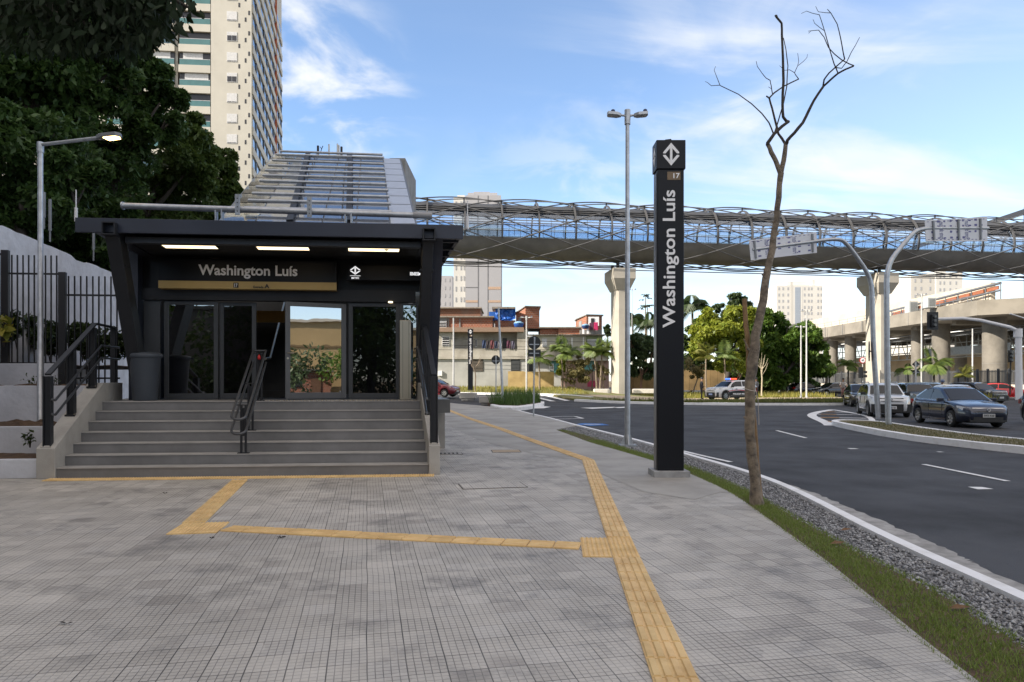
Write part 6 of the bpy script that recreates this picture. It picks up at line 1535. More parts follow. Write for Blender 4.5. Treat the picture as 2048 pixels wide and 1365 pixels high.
for k in range(9):
    b = MB(); b.box(47.9*K, 48.02*K, (71.5 + k*5.5)*K, (71.58 + k*5.5)*K, ZB + .02, ZT - .02); b.build('deck_joint', CONCD, vd)
b = MB()
for k in range(8): y = (70 + k*7)*K; b.box(55*K, 56.2*K, y, y + 2.4, ZB - .75, ZB - .68)
b.build('strip_light', emat('tube_light', (1, .95, .85), 1.2), vd)
# station roof that shows over the footbridge at the edge of the picture
b = MB(); p, q = P(1988, 447, 78), P(2300, 350, 78); b.add([tuple(p), tuple(q), tuple(q + Vector((0, 16, .0))), tuple(p + Vector((0, 16, 0)))] + [tuple(p + Vector((0,0,.5))), tuple(q + Vector((0,0,.9))), tuple(q + Vector((0,16,.9))), tuple(p + Vector((0,16,.5)))], [(3,2,1,0),(4,5,6,7),(0,1,5,4),(1,2,6,5),(2,3,7,6),(3,0,4,7)])
rf = b.build('station_roof', M('roof_dark', (.07, .075, .09), .4), vd)
b = MB()
for k in range(3): c = P(2060 + k*60, 430, 80); b.box(c.x - .3, c.x + .3, 80, 80.6, ZT, c.z + 1)
b.build('roof_post', GALVD, vd)
for (x, y0, y1, lb) in ((1666, 650, 612, 'thin antenna mast on the viaduct parapet, beside the far white tower'), (1892, 603, 585, 'short white vent post on the pale viaduct wall')):
    Yq = 51*K/((x - CX)/F); b = MB(); b.cyl(P(x, y0, Yq), P(x, y1, Yq), .06, seg=6); tag(b.build('mast', LETTER), lb, 'mast')
# wall and fence along the avenue
f0, f1 = P(1560, 0, 108), P(2250, 0, 62); f0.z = f1.z = 0
b = MB(); b.beam(f0 + Vector((0, 0, .55)), f1 + Vector((0, 0, .55)), .3, 1.3); tag(b.build('boundary_wall', VIADL), 'low pale wall along the far side of the avenue under the fence', 'wall')
r = thing('boundary_fence', 'long dark picket fence on the low wall in front of the viaduct', 'fence', f0.lerp(f1, .5))
d = f1 - f0; n = 300; b = MB()
for k in range(n): q = f0 + d*(k/n); b.box(q.x - .03, q.x + .03, q.y - .03, q.y + .03, 1.2, 2.75)
b.beam(f0 + Vector((0,0,2.6)), f1 + Vector((0,0,2.6)), .06, .06); b.beam(f0 + Vector((0,0,1.4)), f1 + Vector((0,0,1.4)), .06, .06); b.build('bar_panel', M('fence_grey', (.10, .105, .11), .5), r)
for k in range(40):
    q = f0 + d*(k/40); b = MB(); b.box(q.x - .09, q.x + .09, q.y - .09, q.y + .09, 1.2, 2.9); b.build('post', M('fence_dark', (.05, .05, .055), .5), r)

# ================================================================ VEHICLES
CARGLASS = M('car_glass', (.010, .012, .015), .05, var=.05, spec=.45)
TYRE = M('tyre_rubber', (.014, .014, .014), .85, var=.2); RIM = M('alloy_rim', (.48, .49, .50), .3, metal=.8, var=.1)
TRIM = M('black_plastic_trim', (.014, .014, .015), .55, var=.1); LAMPC = M('clear_lamp', (.62, .65, .70), .1, var=.1, coat=1.0); TAIL = M('tail_lamp', (.35, .015, .012), .2)
PLATEM = M('plate_grey', (.42, .43, .43), .5); PLATEW = M('plate_white', (.70, .71, .74), .5); CHR = M('chrome', (.62, .63, .65), .15, metal=1, var=.05)
def paint(name, c, metal=.35): return M(name, c, .28, metal=metal, var=.06, scale=1, coat=1.0)
SHAPES = dict(
 sedan=dict(L=4.45, W=1.70, H=1.47, bel=.90, wb=2.60, wr=.31, top=[(2.22,.67),(2.14,.75),(1.85,.83),(1.10,.955),(.95,.97),(-1.30,1.0),(-1.75,1.02),(-2.12,.98),(-2.22,.72)], gh=[(1.05,.95),(.20,1.40),(-.10,1.465),(-.60,1.47),(-1.05,1.40),(-1.85,1.02)]),
 suv=dict(L=4.22, W=1.76, H=1.60, bel=1.0, wb=2.65, wr=.34, top=[(2.10,.82),(2.05,.92),(1.85,.98),(1.10,1.05),(.95,1.06),(-1.40,1.08),(-1.95,1.08),(-2.05,1.0),(-2.10,.70)], gh=[(1.02,1.04),(.42,1.48),(.10,1.575),(-.9,1.585),(-1.55,1.52),(-1.98,1.08)]),
 hatch=dict(L=3.95, W=1.70, H=1.48, bel=.92, wb=2.50, wr=.30, top=[(1.97,.67),(1.90,.75),(1.65,.84),(1.05,.95),(.9,.97),(-1.30,1.0),(-1.80,1.0),(-1.92,.92),(-1.97,.66)], gh=[(1.0,.95),(.28,1.40),(0,1.47),(-.85,1.475),(-1.35,1.41),(-1.82,1.0)]))
def interp(pts, x):
    if x >= pts[0][0]: return pts[0][1]
    for (a, c) in zip(pts[:-1], pts[1:]):
        if a[0] >= x >= c[0]: t_ = (a[0]-x)/(a[0]-c[0] + 1e-9); return a[1] + (c[1]-a[1])*t_
    return pts[-1][1]
def make_car(label, shape, pm, pos, fwd, name='parked_car', cat='car', group=None, low=False, plate=None, platem=None, roofrails=False, twotone=None, grille='bar', badge=None, handle=True):
    s = SHAPES[shape]; L, W, H_, bel, wb, wr = s['L'], s['W'], s['H'], s['bel'], s['wb'], s['wr']
    r = thing(name, label, cat, (0, 0, 0), group)
    hw = W/2
    def plan(x):
        t_ = abs(x)/(L/2); return hw*(1 - .30*max(0, (t_ - .70)/.30)**2.2)
    def topz(x): return interp(s['top'], x)
    xs = sorted(set([L/2 - 1e-3, -L/2 + 1e-3] + list(np.linspace(-L/2 + .02, L/2 - .02, 24)) + [sg*wb/2 + o for sg in (1, -1) for o in np.linspace(-wr - .07, wr + .07, 11)]), reverse=True)
    V = []; Fc = []; m_ = 9
    for x in xs:
        w_ = plan(x); zt = topz(x); zb = .20 + .10*max(0, (abs(x)/(L/2) - .8)/.2)
        for xw in (wb/2, -wb/2):
            dx = abs(x - xw)
            if dx < wr + .065: zb = max(zb, wr + math.sqrt(max(0, (wr + .065)**2 - dx*dx)))
        zb = min(zb, zt - .08); sh = min(zt - .02, bel)
        half = [(w_*.80, zb), (w_*.965, zb + .02), (w_, zb + (sh - zb)*.45), (w_*.99, zb + (sh - zb)*.62), (w_*.975, zb + (sh-zb)*.90), (w_*.93, sh + (zt-sh)*.55), (w_*.80, zt), (w_*.45, zt + .025), (0, zt + .035)]
        for (y, z) in half: V.append((x, -y, z))
        for (y, z) in half[::-1][1:]: V.append((x, y, z))
    m2 = 2*m_ - 1
    for i in range(len(xs) - 1):
        for k in range(m2 - 1): a = i*m2 + k; Fc.append((a, a+1, a+m2+1, a+m2))
        Fc.append((i*m2 + m2 - 1, i*m2, (i+1)*m2, (i+1)*m2 + m2 - 1))
    Fc.append(tuple(range(m2))); Fc.append(tuple(range((len(xs)-1)*m2, len(xs)*m2))[::-1])
    b = MB(); b.add(V, Fc, 0, True)
    # greenhouse
    gh = s['gh']; wbt, wrf = hw*.90, hw*.70
    def ghw(x, z): t_ = (z - bel)/(H_ - bel); return wbt + (wrf - wbt)*max(0, t_)
    gx = sorted(set([p[0] for p in gh] + list(np.linspace(gh[-1][0], gh[0][0], 16))), reverse=True)
    V = []; Fc = []
    for x in gx:
        zt = interp(gh, x); z0 = min(zt, topz(x)) - .03; wt = ghw(x, zt)
        half = [(ghw(x, z0), z0), (ghw(x, (z0*.5+zt*.5)), z0*.5 + zt*.5), (wt, zt - .05*(zt - z0)), (wt*.92, zt - .006), (wt*.5, zt + .012), (0, zt + .018)]
        for (y, z) in half: V.append((x, -y, z))
        for (y, z) in half[::-1][1:]: V.append((x, y, z))
    for i in range(len(gx)-1):
        for k in range(10): a = i*11 + k; Fc.append((a, a+1, a+12, a+11))
    Fc.append(tuple(range(11))); Fc.append(tuple(range((len(gx)-1)*11, len(gx)*11))[::-1])
    b.add(V, Fc, 0, True); bo = b.build('body', pm, r, True)
    # dark underbody closes the wheel wells
    b = MB(); b.box(-L/2 + .25, L/2 - .25, -hw*.78, hw*.78, .19, .62); b.build('underbody', TRIM, r, True)
    # windows follow the greenhouse a few millimetres proud
    def side_pane(xa, xb, y_s):
        n_ = 8; V = []; 
        for q in range(n_ + 1):
            x = xa + (xb - xa)*q/n_; zt = interp(gh, x) - .085; z0 = max(bel + .035, topz(x) + .015)
            zt = max(zt, z0 + .012)
            for z in (z0, zt): V.append((x, y_s*(ghw(x, z) + .008), z))
        b = MB(); b.add(V, [(2*q, 2*q+2, 2*q+3, 2*q+1) for q in range(n_)]); return b.build('side_window', CARGLASS, r, True)
    xf, xr = gh[0][0] - .34, gh[-1][0] + .28; xm = (xf + xr)/2 + .06
    for y_s in (1, -1):
        side_pane(xf, xm + .035, y_s); side_pane(xm - .035, xr, y_s)
    def screen(name, p0, p1, inset_):
        (x0, z0), (x1, z1) = p0, p1; n_ = 6; V = []; nx_, nz_ = (z1 - z0), -(x1 - x0)
        ln = math.hypot(nx_, nz_); nx_, nz_ = nx_/ln*.012, nz_/ln*.012
        if nz_ < 0: nx_, nz_ = -nx_, -nz_
        for q in range(2):
            t_ = .05 + .90*q; x = x0 + (x1-x0)*t_; z = z0 + (z1-z0)*t_
            w_ = ghw(x, z)*inset_
            for k in range(n_ + 1):
                y = -w_ + 2*w_*k/n_; V.append((x + nx_, y, z + nz_ + .018*(1 - (y/w_)**2)))
        b = MB(); b.add(V, [(k, k+1, n_+2+k, n_+1+k) for k in range(n_)], 0, True); return b.build(name, CARGLASS, r, True)
    screen('windscreen', gh[0], gh[1], .90); screen('rear_window', gh[-1], gh[-2], .86)
    # wheels
    for xw in (wb/2, -wb/2):
        for y_s in (1, -1):
            b = MB(); prof = [(wr*.62, -.10), (wr*.93, -.10), (wr, -.06), (wr, .06), (wr*.93, .095), (wr*.66, .10)]
            V = []; Fc = []; sg = 12 if low else 22
            yc = y_s*(hw - .105)
            for (rad, o) in prof:
                for k in range(sg): a = 2*math.pi*k/sg; V.append((xw + rad*math.cos(a), yc + y_s*o, wr + rad*math.sin(a)))
            for i in range(len(prof) - 1):
                for k in range(sg): l = (k+1) % sg; Fc.append((i*sg+k, i*sg+l, (i+1)*sg+l, (i+1)*sg+k))
            b.add(V, Fc, 0, True); b.add([(xw + wr*.62*math.cos(2*math.pi*k/sg), yc - y_s*.10, wr + wr*.62*math.sin(2*math.pi*k/sg)) for k in range(sg)], [tuple(range(sg))])
            wh = b.build('wheel', TYRE, r, True)
            b = MB(); yo = yc + y_s*.085
            b.add([(xw + wr*.67*math.cos(2*math.pi*k/sg), yo - y_s*.05, wr + wr*.67*math.sin(2*math.pi*k/sg)) for k in range(sg)], [tuple(range(sg))], 1)
            for k in range(7):
                a = 2*math.pi*k/7 + .2; ca, sa = math.cos(a), math.sin(a); T = lambda p, q, d: (xw + p*ca - q*sa, yo + y_s*(d - .03), wr + p*sa + q*ca)
                b.extr([(wr*.12, -.035), (wr*.66, -.05), (wr*.66, .015), (wr*.12, .03)], T, 0, .025)
            V = []
            for rad, o in ((wr*.70, .012), (wr*.62, .012), (wr*.62, -.03), (wr*.70, -.03)):
                for k in range(sg): a = 2*math.pi*k/sg; V.append((xw + rad*math.cos(a), yo + y_s*o, wr + rad*math.sin(a)))
            b.add(V, [(i*sg+k, i*sg+(k+1) % sg, ((i+1) % 4)*sg+(k+1) % sg, ((i+1) % 4)*sg+k) for i in range(4) for k in range(sg)])
            b.build('rim', [RIM, TRIM], wh, True)
    # face: lamps, grille, lower intake, plate
    xn = L/2
    zl = topz(xn - .12)
    for y_s in (1, -1):
        b = MB(); V = []
        for (x, y, z0, z1) in ((xn - .075, hw*.50, zl - .13, zl - .05), (xn - .13, hw*.68, zl - .14, zl - .02), (xn - .28, hw*.87, zl - .11, zl + .015), (xn - .52, hw*.955, zl - .02, zl + .05)):
            V += [(x + .03, y_s*(y + .012), z0), (x + .03, y_s*(y + .012), z1)]
        b.add(V, [(0,2,3,1), (2,4,5,3), (4,6,7,5)], 0, True); b.build('headlight', LAMPC, r, True)
        b = MB(); b.add([(-xn - .005, y_s*hw*.42, .78), (-xn - .005, y_s*hw*.68, .76), (-xn + .12, y_s*hw*.90, .80), (-xn + .12, y_s*hw*.90, .96), (-xn + .02, y_s*hw*.66, .95), (-xn + .01, y_s*hw*.45, .93)], [(0,1,4,5), (1,2,3,4)]); b.build('tail_light', TAIL, r, True)
        b = MB(); xmr = gh[0][0] - .30; b.obox((xmr, y_s*(hw*.97 + .10), bel + .09), (.12, .22, .14), 0); b.obox((xmr, y_s*(hw*.93), bel + .05), (.06, .14, .04), 0); b.build('mirror', pm if not low and shape != 'suv' else TRIM, r, True, bevel=.03)
    def backx(z):
        tp = s['top']
        if z <= tp[0][1]: return 0
        for (p, q) in zip(tp[:-1], tp[1:]):
            if p[1] <= z <= q[1]: return xn - (p[0] + (q[0]-p[0])*(z-p[1])/(q[1]-p[1]+1e-9))
        return .1
    def facep(y0, y1, z0, z1, d, xo=0.0):
        V = []; n_ = 6
        for k in range(n_ + 1):
            y = y0 + (y1-y0)*k/n_; xx = xn - .30*max(0, abs(y)/hw - .45)**1.6 + d + xo; V += [(xx - backx(z0), y, z0), (xx - backx(z1), y, z1)]
        return V, [(2*k, 2*k+2, 2*k+3, 2*k+1) for k in range(n_)]
    b = MB(); gt = zl - .03; gb = zl - (.17 if shape != 'suv' else .22); b.add(*facep(-hw*.56, hw*.56, gb, gt, .012)); g_ = b.build('grille', TRIM, r, True)
    b = MB(); 
    if grille == 'bar': b.add(*facep(-hw*.60, hw*.60, gt - .012, gt + .008, .02)); b.add(*facep(-hw*.60, hw*.60, gb - .018, gb, .02)); 
    else:
        for zz in (gb + .03, gb + .09, gb + .15): b.add(*facep(-hw*.5, hw*.5, zz, zz + .007, .02))
    b.build('chrome_bar', CHR if grille == 'bar' else GALVD, g_, True)
    b = MB(); b.tube([(xn + .02, .055*math.cos(a), gt - .07 + .05*math.sin(a)) for a in np.linspace(0, 6.283, 13)[:-1]], .009, 5, closed=True)
    if badge == 'H': b.tube([(xn + .02, -.03, gt - .105), (xn + .02, -.024, gt - .035)], .008, 4); b.tube([(xn + .02, .03, gt - .105), (xn + .02, .024, gt - .035)], .008, 4); b.tube([(xn + .02, -.03, gt - .07), (xn + .02, .03, gt - .07)], .008, 4)
    elif badge == 'VW': b.tube([(xn + .02, y, gt - .07 + z) for y, z in ((-.04, .03), (-.018, -.04), (0, .0), (.018, -.04), (.04, .03))], .007, 4); b.tube([(xn + .02, y, gt - .07 + z) for y, z in ((-.018, .045), (0, .012), (.018, .045))], .007, 4)
    b.build('badge', CHR, g_, True)
    b = MB(); b.add(*facep(-hw*(.72 if shape != 'suv' else .95), hw*(.72 if shape != 'suv' else .95), .24, .42 if shape != 'suv' else .62, .014)); b.build('lower_intake', TRIM, r, True)
    pl = MB().box(xn + .016, xn + .03, -.20, .20, .40, .53).build('license_plate', platem or PLATEM, r, True)
    if plate and not low:
        V, Fc2 = text_geo(plate, width=.34, height=.075, thick=.003, bold=.02); b = MB(); b.add(V, Fc2, 0, False, lambda x, y, z: (xn + .031 + z, -.17 + x, .428 + y)); b.build('lettering', BLKMET, pl, True, recalc=False)
    for y_s in (1, -1): MB().box(-wb/2 + wr + .08, wb/2 - wr - .08, y_s*hw*.955 - .02, y_s*hw*.955 + .02, .20, .30 if shape != 'suv' else .38).build('sill_trim', TRIM if shape == 'suv' else pm, r, True)
    if shape == 'suv':
        for xw in (wb/2, -wb/2):
            for y_s in (1, -1):
                b = MB(); V = []; n_ = 12
                for k in range(n_ + 1):
                    a = math.pi*k/n_
                    for rad in (wr + .06, wr + .13): V.append((xw + rad*math.cos(a), y_s*(plan(xw)*1.006), wr + rad*math.sin(a)))
                b.add(V, [(2*k, 2*k+1, 2*k+3, 2*k+2) for k in range(n_)]); b.build('arch_trim', TRIM, r, True)
    if not low:
        for y_s in (1, -1):
            for xd in (xm + .15, xm - .80): MB().box(xd - .08, xd + .08, y_s*(hw*.985) - .012, y_s*(hw*.985) + .014, bel - .12, bel - .085).build('door_handle', pm, r, True)
            for xd in (xf - .02, xm, xr + .05): MB().box(xd - .006, xd + .006, y_s*hw*.988 - .01, y_s*hw*.988 + .003, .42, bel - .04).build('door_seam', TRIM, r, True)
    if roofrails:
        for y_s in (1, -1): b = MB(); b.tube([(.25, y_s*(wrf + .0), H_ - .06), (.15, y_s*wrf, H_ + .03), (-1.35, y_s*wrf, H_ + .02), (-1.5, y_s*wrf, H_ - .07)], .022, 6); b.build('roof_rail', GALV, r, True)
    f = Vector(fwd).normalized(); r.rotation_euler = (0, 0, math.atan2(f.y, f.x)); r.location = pos; wloc[r.name] = Vector(pos)
    return r
RZ = -.10
def at(px, Y, z=RZ): return ((px - CX)/F*Y, Y, z)
make_car('dark blue grey sedan nearest on the avenue with its grille towards us', 'sedan', paint('paint_blue_grey', (.020, .026, .048), .45), (17.15, 26.35, RZ), (-.13, -1), 'sedan_car', plate='EWX 4160', badge='H')
make_car('white compact suv with black trim behind the two bent masts', 'suv', paint('paint_white', (.62, .63, .65), .0), (18.1, 33.4, RZ), (-.30, -.95), 'suv_car', plate='FZL0D23', platem=PLATEW, roofrails=True, grille='slats', badge='VW')
make_car('shiny black sedan waiting behind the white suv at its left', 'sedan', paint('paint_black_bronze', (.022, .020, .019), .4), (23.4, 45.8, RZ), (-.30, -.95), 'sedan_car', plate='GKW 2E83')
make_car('black car cut by the right edge of the picture', 'hatch', paint('paint_black', (.012, .013, .017), .3), (21.15, 25.6, RZ), (.02, -1), 'black_car')
make_car('bright red hatchback on the far lanes under the viaduct', 'hatch', paint('paint_red', (.55, .018, .02), .1), at(2007, 64), (.80, -.60), 'red_car', low=True)
make_car('dark red hatchback half hidden behind the stair wall at the left', 'hatch', paint('paint_dark_red', (.17, .012, .022), .3), (-6.05, 53, gz(-6.05, 53) + .02), (1, -.35), 'red_car', low=True)
make_car('white car of which the pale roof shows behind the blue grey sedan', 'hatch', paint('paint_white_b', (.66, .66, .66), 0), at(1912, 39), (-.2, -1), 'white_car', low=True)
make_car('black suv between the white car and the red hatchback', 'suv', paint('paint_black_b', (.015, .016, .02), .3), at(1951, 52), (.25, -1), 'suv_car', low=True)
make_car('grey green station car in the queue left of the motorcyclist', 'suv', paint('paint_grey_green', (.20, .235, .22), .4), at(1859, 49), (-.2, -1), 'suv_car', low=True)
make_car('dark olive car just behind the right door of the white suv', 'suv', paint('paint_olive', (.040, .042, .032), .4), at(1832, 41.5), (-.25, -1), 'suv_car', low=True)
make_car('dark grey sedan passing beside the big tree left of the cyclist', 'sedan', paint('paint_slate', (.030, .033, .042), .5), at(1661, 76), (-.95, -.30), 'sedan_car', low=True)
make_car('black car mostly hidden behind the two lamp posts at the big tree', 'hatch', paint('paint_black_c', (.012, .013, .02), .3), at(1611, 80), (.9, .2), 'black_car', low=True)
make_car('pale pink car behind the red hatchback at the right edge', 'hatch', paint('paint_pale', (.62, .50, .46), 0), at(2040, 74), (.9, -.3), 'pale_car', low=True)
# police suv: black lower doors, red ribbon, lettering, light bar
pc = make_car('white and black police suv with blue and red lights on the verge', 'suv', paint('paint_police_white', (.66, .66, .68), 0), (17.75, 55.3, .06), (-.90, -.42), 'police_car', 'police car', grille='bar', platem=M('plate_blue_white', (.35, .45, .75), .5))
s = SHAPES['suv']; hw = s['W']/2
for y_s in (1, -1):
    V = []; n_ = 14
    for k in range(n_ + 1):
        x = 1.02 - 3.0*k/n_; zt_ = .66 + .16*math.sin(min(1, k/n_*1.5)*math.pi)*.6
        V += [(x, y_s*hw*1.004, .36), (x, y_s*hw*1.006, zt_)]
    b = MB(); b.add(V, [(2*k, 2*k+2, 2*k+3, 2*k+1) for k in range(n_)]); p_ = b.build('black_door_panel', M('police_black', (.012, .012, .014), .3), pc, True)
    V = []
    for k in range(n_ + 1):
        x = 1.15 - 3.1*k/n_; zt_ = .68 + .16*math.sin(min(1, k/n_*1.5)*math.pi)*.6
        V += [(x, y_s*hw*1.006, zt_), (x, y_s*hw*1.006, zt_ + .055)]
    b = MB(); b.add(V, [(2*k, 2*k+2, 2*k+3, 2*k+1) for k in range(n_)]); b.build('red_ribbon', M('police_red', (.5, .02, .03), .4), pc, True)
    V, F2 = text_geo('POLICIA MILITAR', width=1.75, height=.13, thick=.004, bold=.03); b = MB()
    b.add(V, F2, 0, False, (lambda x, y, z: (.62 - x, hw*1.012 + z, .43 + y)) if y_s > 0 else (lambda x, y, z: (-1.13 + x, -hw*1.012 - z, .43 + y))); b.build('lettering', LETTER, p_, True, recalc=False)
    b = MB(); b.cyl((.25, y_s*(hw*1.005), .86), (.25, y_s*(hw*1.014), .86), .09, seg=10); b.build('shield', M('shield_grey', (.28, .28, .32), .5), pc, True)
b = MB(); b.box(-.12, .14, -.55, .55, 1.61, 1.64); b.build('light_bar_base', TRIM, pc, True)
b = MB(); b.box(-.10, .12, -.54, -.05, 1.641, 1.74); b.build('blue_light', emat('blue_beacon', (.05, .15, 1.0), 1.6), pc, True, bevel=.02)
b = MB(); b.box(-.10, .12, .05, .54, 1.641, 1.74); b.build('red_light', emat('red_beacon', (1.0, .08, .03), 1.3), pc, True, bevel=.02)
b = MB(); b.tube([(-.8, .0, 1.585), (-1.0, 0, 2.0)], .01, 4); b.tube([(-.3, .35, 1.6), (-.6, .2, 2.05)], .012, 4, 0); b.build('aerial', M('aerial_red', (.4, .04, .03), .5), pc, True)

# ================================================================ PEOPLE
SKIN = M('skin', (.30, .165, .105), .6, var=.1); HAIR = M('dark_hair', (.02, .015, .012), .8)
def body(parent_name, label, joints, edges, radii, clothes, loc, rz, cat='person'):
    """one skinned surface over a posed skeleton; clothes: list of (material, edge ids)"""
    me = bpy.data.meshes.new('person'); me.from_pydata(joints, edges, []); o = bpy.data.objects.new('tmp', me); col.objects.link(o)
    md = o.modifiers.new('s', 'SKIN'); md.use_smooth_shade = True
    for i, rr_ in enumerate(radii): me.skin_vertices[0].data[i].radius = rr_ if isinstance(rr_, tuple) else (rr_, rr_)
    me.skin_vertices[0].data[0].use_root = True
    o.modifiers.new('u', 'SUBSURF').levels = 2
    dg = bpy.context.evaluated_depsgraph_get(); dg.update()
    m2 = bpy.data.meshes.new_from_object(o.evaluated_get(dg)); bpy.data.objects.remove(o); bpy.data.meshes.remove(me)
    mats = []; emap = {}
    for mt, eids in clothes:
        mats.append(mt)
        for e in eids: emap[e] = len(mats) - 1
    m2.materials.clear()
    for mt in mats: m2.materials.append(mt)
    J = [Vector(j) for j in joints]
    for p in m2.polygons:
        c = p.center; best = (1e9, 0)
        for ei, (a, d) in enumerate(edges):
            ab = J[d] - J[a]; t_ = max(0, min(1, (c - J[a]).dot(ab)/(ab.length_squared + 1e-9))); dd = (c - J[a] - ab*t_).length
            if dd < best[0]: best = (dd, ei)
        p.material_index = emap.get(best[1], 0); p.use_smooth = True
    m2.name = 'person'; ob = link('person', m2, None, loc); ob.rotation_euler = (0, 0, rz); wloc[ob.name] = Vector(loc)
    return tag(ob, label, cat)
def person(label, loc, rz, shirt, trousers, pose='stand', cap=None, shoes=BLACK):
    # local frame: facing +x, y to the left, ground at z = 0
    if pose == 'stand':
        pel, che, nec, hd = (0,0,.95), (.0,0,1.30), (.01,0,1.50), (.03,0,1.66)
        kn = [(.02, .10, .50), (.02, -.10, .50)]; an_ = [(0, .11, .08), (0, -.11, .08)]; to = [(.17, .13, .03), (.17, -.13, .03)]
        el = [(.02, .27, 1.14), (.06, -.28, 1.14)]; wr_ = [(.16, .24, .94), (.22, -.16, 1.05)]; ha = [(.20, .23, .86), (.28, -.09, 1.06)]
    elif pose == 'ride':
        pel, che, nec, hd = (-.20,0,.95), (.02,0,1.28), (.10,0,1.46), (.17,0,1.61)
        kn = [(.18, .11, .74), (.22, -.11, .58)]; an_ = [(.02, .12, .36), (.06, -.12, .16)]; to = [(.18, .12, .32), (.22, -.12, .12)]
        el = [(.22, .27, 1.16), (.22, -.27, 1.16)]; wr_ = [(.42, .25, 1.06), (.42, -.25, 1.06)]; ha = [(.50, .24, 1.04), (.50, -.24, 1.04)]
    J = [pel, che, nec, hd, (hd[0] + .015, 0, hd[2] + .10), (hd[0] + .10, 0, hd[2] - .01)]
    E = [(0,1), (1,2), (2,3), (3,4), (3,5)]; Rr = [(.15,.12), (.17,.12), (.058,.06), (.085,.10), (.07,.08), (.018,.02)]
    sh = []
    for i, sy in enumerate((1, -1)):
        s0 = len(J); J += [(che[0], sy*.19, che[2] + .12), el[i], wr_[i], ha[i]]; E += [(1, s0), (s0, s0+1), (s0+1, s0+2), (s0+2, s0+3)]; Rr += [.065, .047, .034, (.042, .022)]
        # five fingers, curled a little
        h = Vector(ha[i]); d = (h - Vector(wr_[i])).normalized(); sd_ = Vector((0, 0, 1)).cross(d); sd_ = sd_.normalized() if sd_.length > .1 else Vector((0, 1, 0)); dn = d.cross(sd_)
        for q, (off, ln) in enumerate(((-.03, .075), (-.01, .085), (.01, .08), (.028, .062))):
            f0 = len(J); J += [tuple(h + sd_*off + d*.045), tuple(h + sd_*off + d*(.045 + ln*.6) - dn*.012*0 + Vector((0, 0, -.02))), ]; E += [(s0+3, f0), (f0, f0+1)]; Rr += [.010, .008]
        f0 = len(J); J += [tuple(h + sd_*.05*(-sy) + d*.0), tuple(h + sd_*.065*(-sy) + d*.045)]; E += [(s0+3, f0), (f0, f0+1)]; Rr += [.011, .009]
    arm_e = [i for i, e in enumerate(E) if i >= 5]; upper = []; skin_e = [2, 3, 4]
    per = 4 + 8 + 2
    for a in range(2):
        base = 5 + a*per; upper += [base, base+1, base+2] if pose == 'stand' else [base, base+1]; skin_e += [base+3] + list(range(base+4, base+per)) + ([] if pose == 'stand' else [base+2])
    legs = []; shoe = []
    for i, sy in enumerate((1, -1)):
        l0 = len(J); J += [(pel[0], sy*.09, pel[2] - .06), kn[i], an_[i], to[i]]; e0 = len(E); E += [(0, l0), (l0, l0+1), (l0+1, l0+2), (l0+2, l0+3)]; Rr += [.10, .065, .045, (.045, .03)]; legs += [e0, e0+1, e0+2]; shoe += [e0+3]
    ob = body('person', label, J, E, Rr, [(shirt, [0, 1] + upper), (trousers, legs), (SKIN, skin_e), (shoes, shoe)], loc, rz)
    # face, hair or headgear as children
    b = MB(); 
    for y in (-.035, .035): b.obox((hd[0] + .088, y, hd[2] + .02), (.012, .02, .012))
    b.build('eyes', BLACK, ob, True)
    if cap is None:
        b = MB(); b.lathe((hd[0] - .012, 0, hd[2] + .03), [(.095, 0), (.105, .05), (.09, .115), (.04, .15), (.005, .155)], 12); b.build('hair', HAIR, ob, True)
    else:
        b = MB(); b.lathe((hd[0], 0, hd[2] + .04), [(.112, -.06 if cap[1] == 'helmet' else 0), (.122, .03), (.11, .10), (.06, .145), (.005, .155)], 12)
        if cap[1] == 'cap': b.box(hd[0] + .06, hd[0] + .20, -.07, .07, hd[2] + .045, hd[2] + .06)
        b.build(cap[1], cap[0], ob, True)
    return ob
UNI = M('uniform_dark', (.022, .024, .032), .85); GREYU = M('uniform_grey', (.10, .105, .12), .85)
p = at(1403, 57.2, .05); person('police officer in dark uniform standing at the front of the police car', p, R(-20), UNI, UNI, 'stand', (BLKMET, 'cap'))
p = at(1513, 58.2, .05); person('police officer in grey and dark uniform behind the police car doors', p, R(200), GREYU, UNI, 'stand', (BLKMET, 'cap'))
# cyclist
def wheel2(b, c, rad, t_, ax, mi=0):
    pts = [(c[0] + rad*math.cos(a), c[1], c[2] + rad*math.sin(a)) for a in np.linspace(0, 6.283, 21)[:-1]]; b.tube(pts, t_, 6, mi, closed=True)
bk_loc = at(1686, 60.0, .05); bk_rz = math.atan2(-1, -.35)
bk = thing('bicycle', 'dark red bicycle ridden along the sunlit path', 'bicycle', (0, 0, 0))
REDF = M('bike_red', (.28, .03, .03), .4)
for x in (.52, -.52):
    b = MB(); wheel2(b, (x, 0, .34), .32, .022, 0); w_ = b.build('wheel', TYRE, bk, True); b = MB()
    for k in range(8): a = k*math.pi/4; b.tube([(x, 0, .34), (x + .3*math.cos(a), 0, .34 + .3*math.sin(a))], .004, 3)
    b.build('spokes', GALV, w_, True)
b = MB(); b.tube([(-.52, 0, .34), (-.10, 0, .30), (.34, 0, .78), (-.22, 0, .80), (-.10, 0, .30)], .018, 6); b.tube([(-.52, 0, .34), (-.22, 0, .80)], .014, 6); b.tube([(.52, 0, .34), (.34, 0, .86)], .016, 6); b.build('frame', REDF, bk, True)
b = MB(); b.tube([(.34, 0, .84), (.36, 0, .98)], .014, 6); b.tube([(.44, .28, 1.02), (.38, .1, 1.0), (.38, -.1, 1.0), (.44, -.28, 1.02)], .013, 6); b.build('handlebar', BLKMET, bk, True)
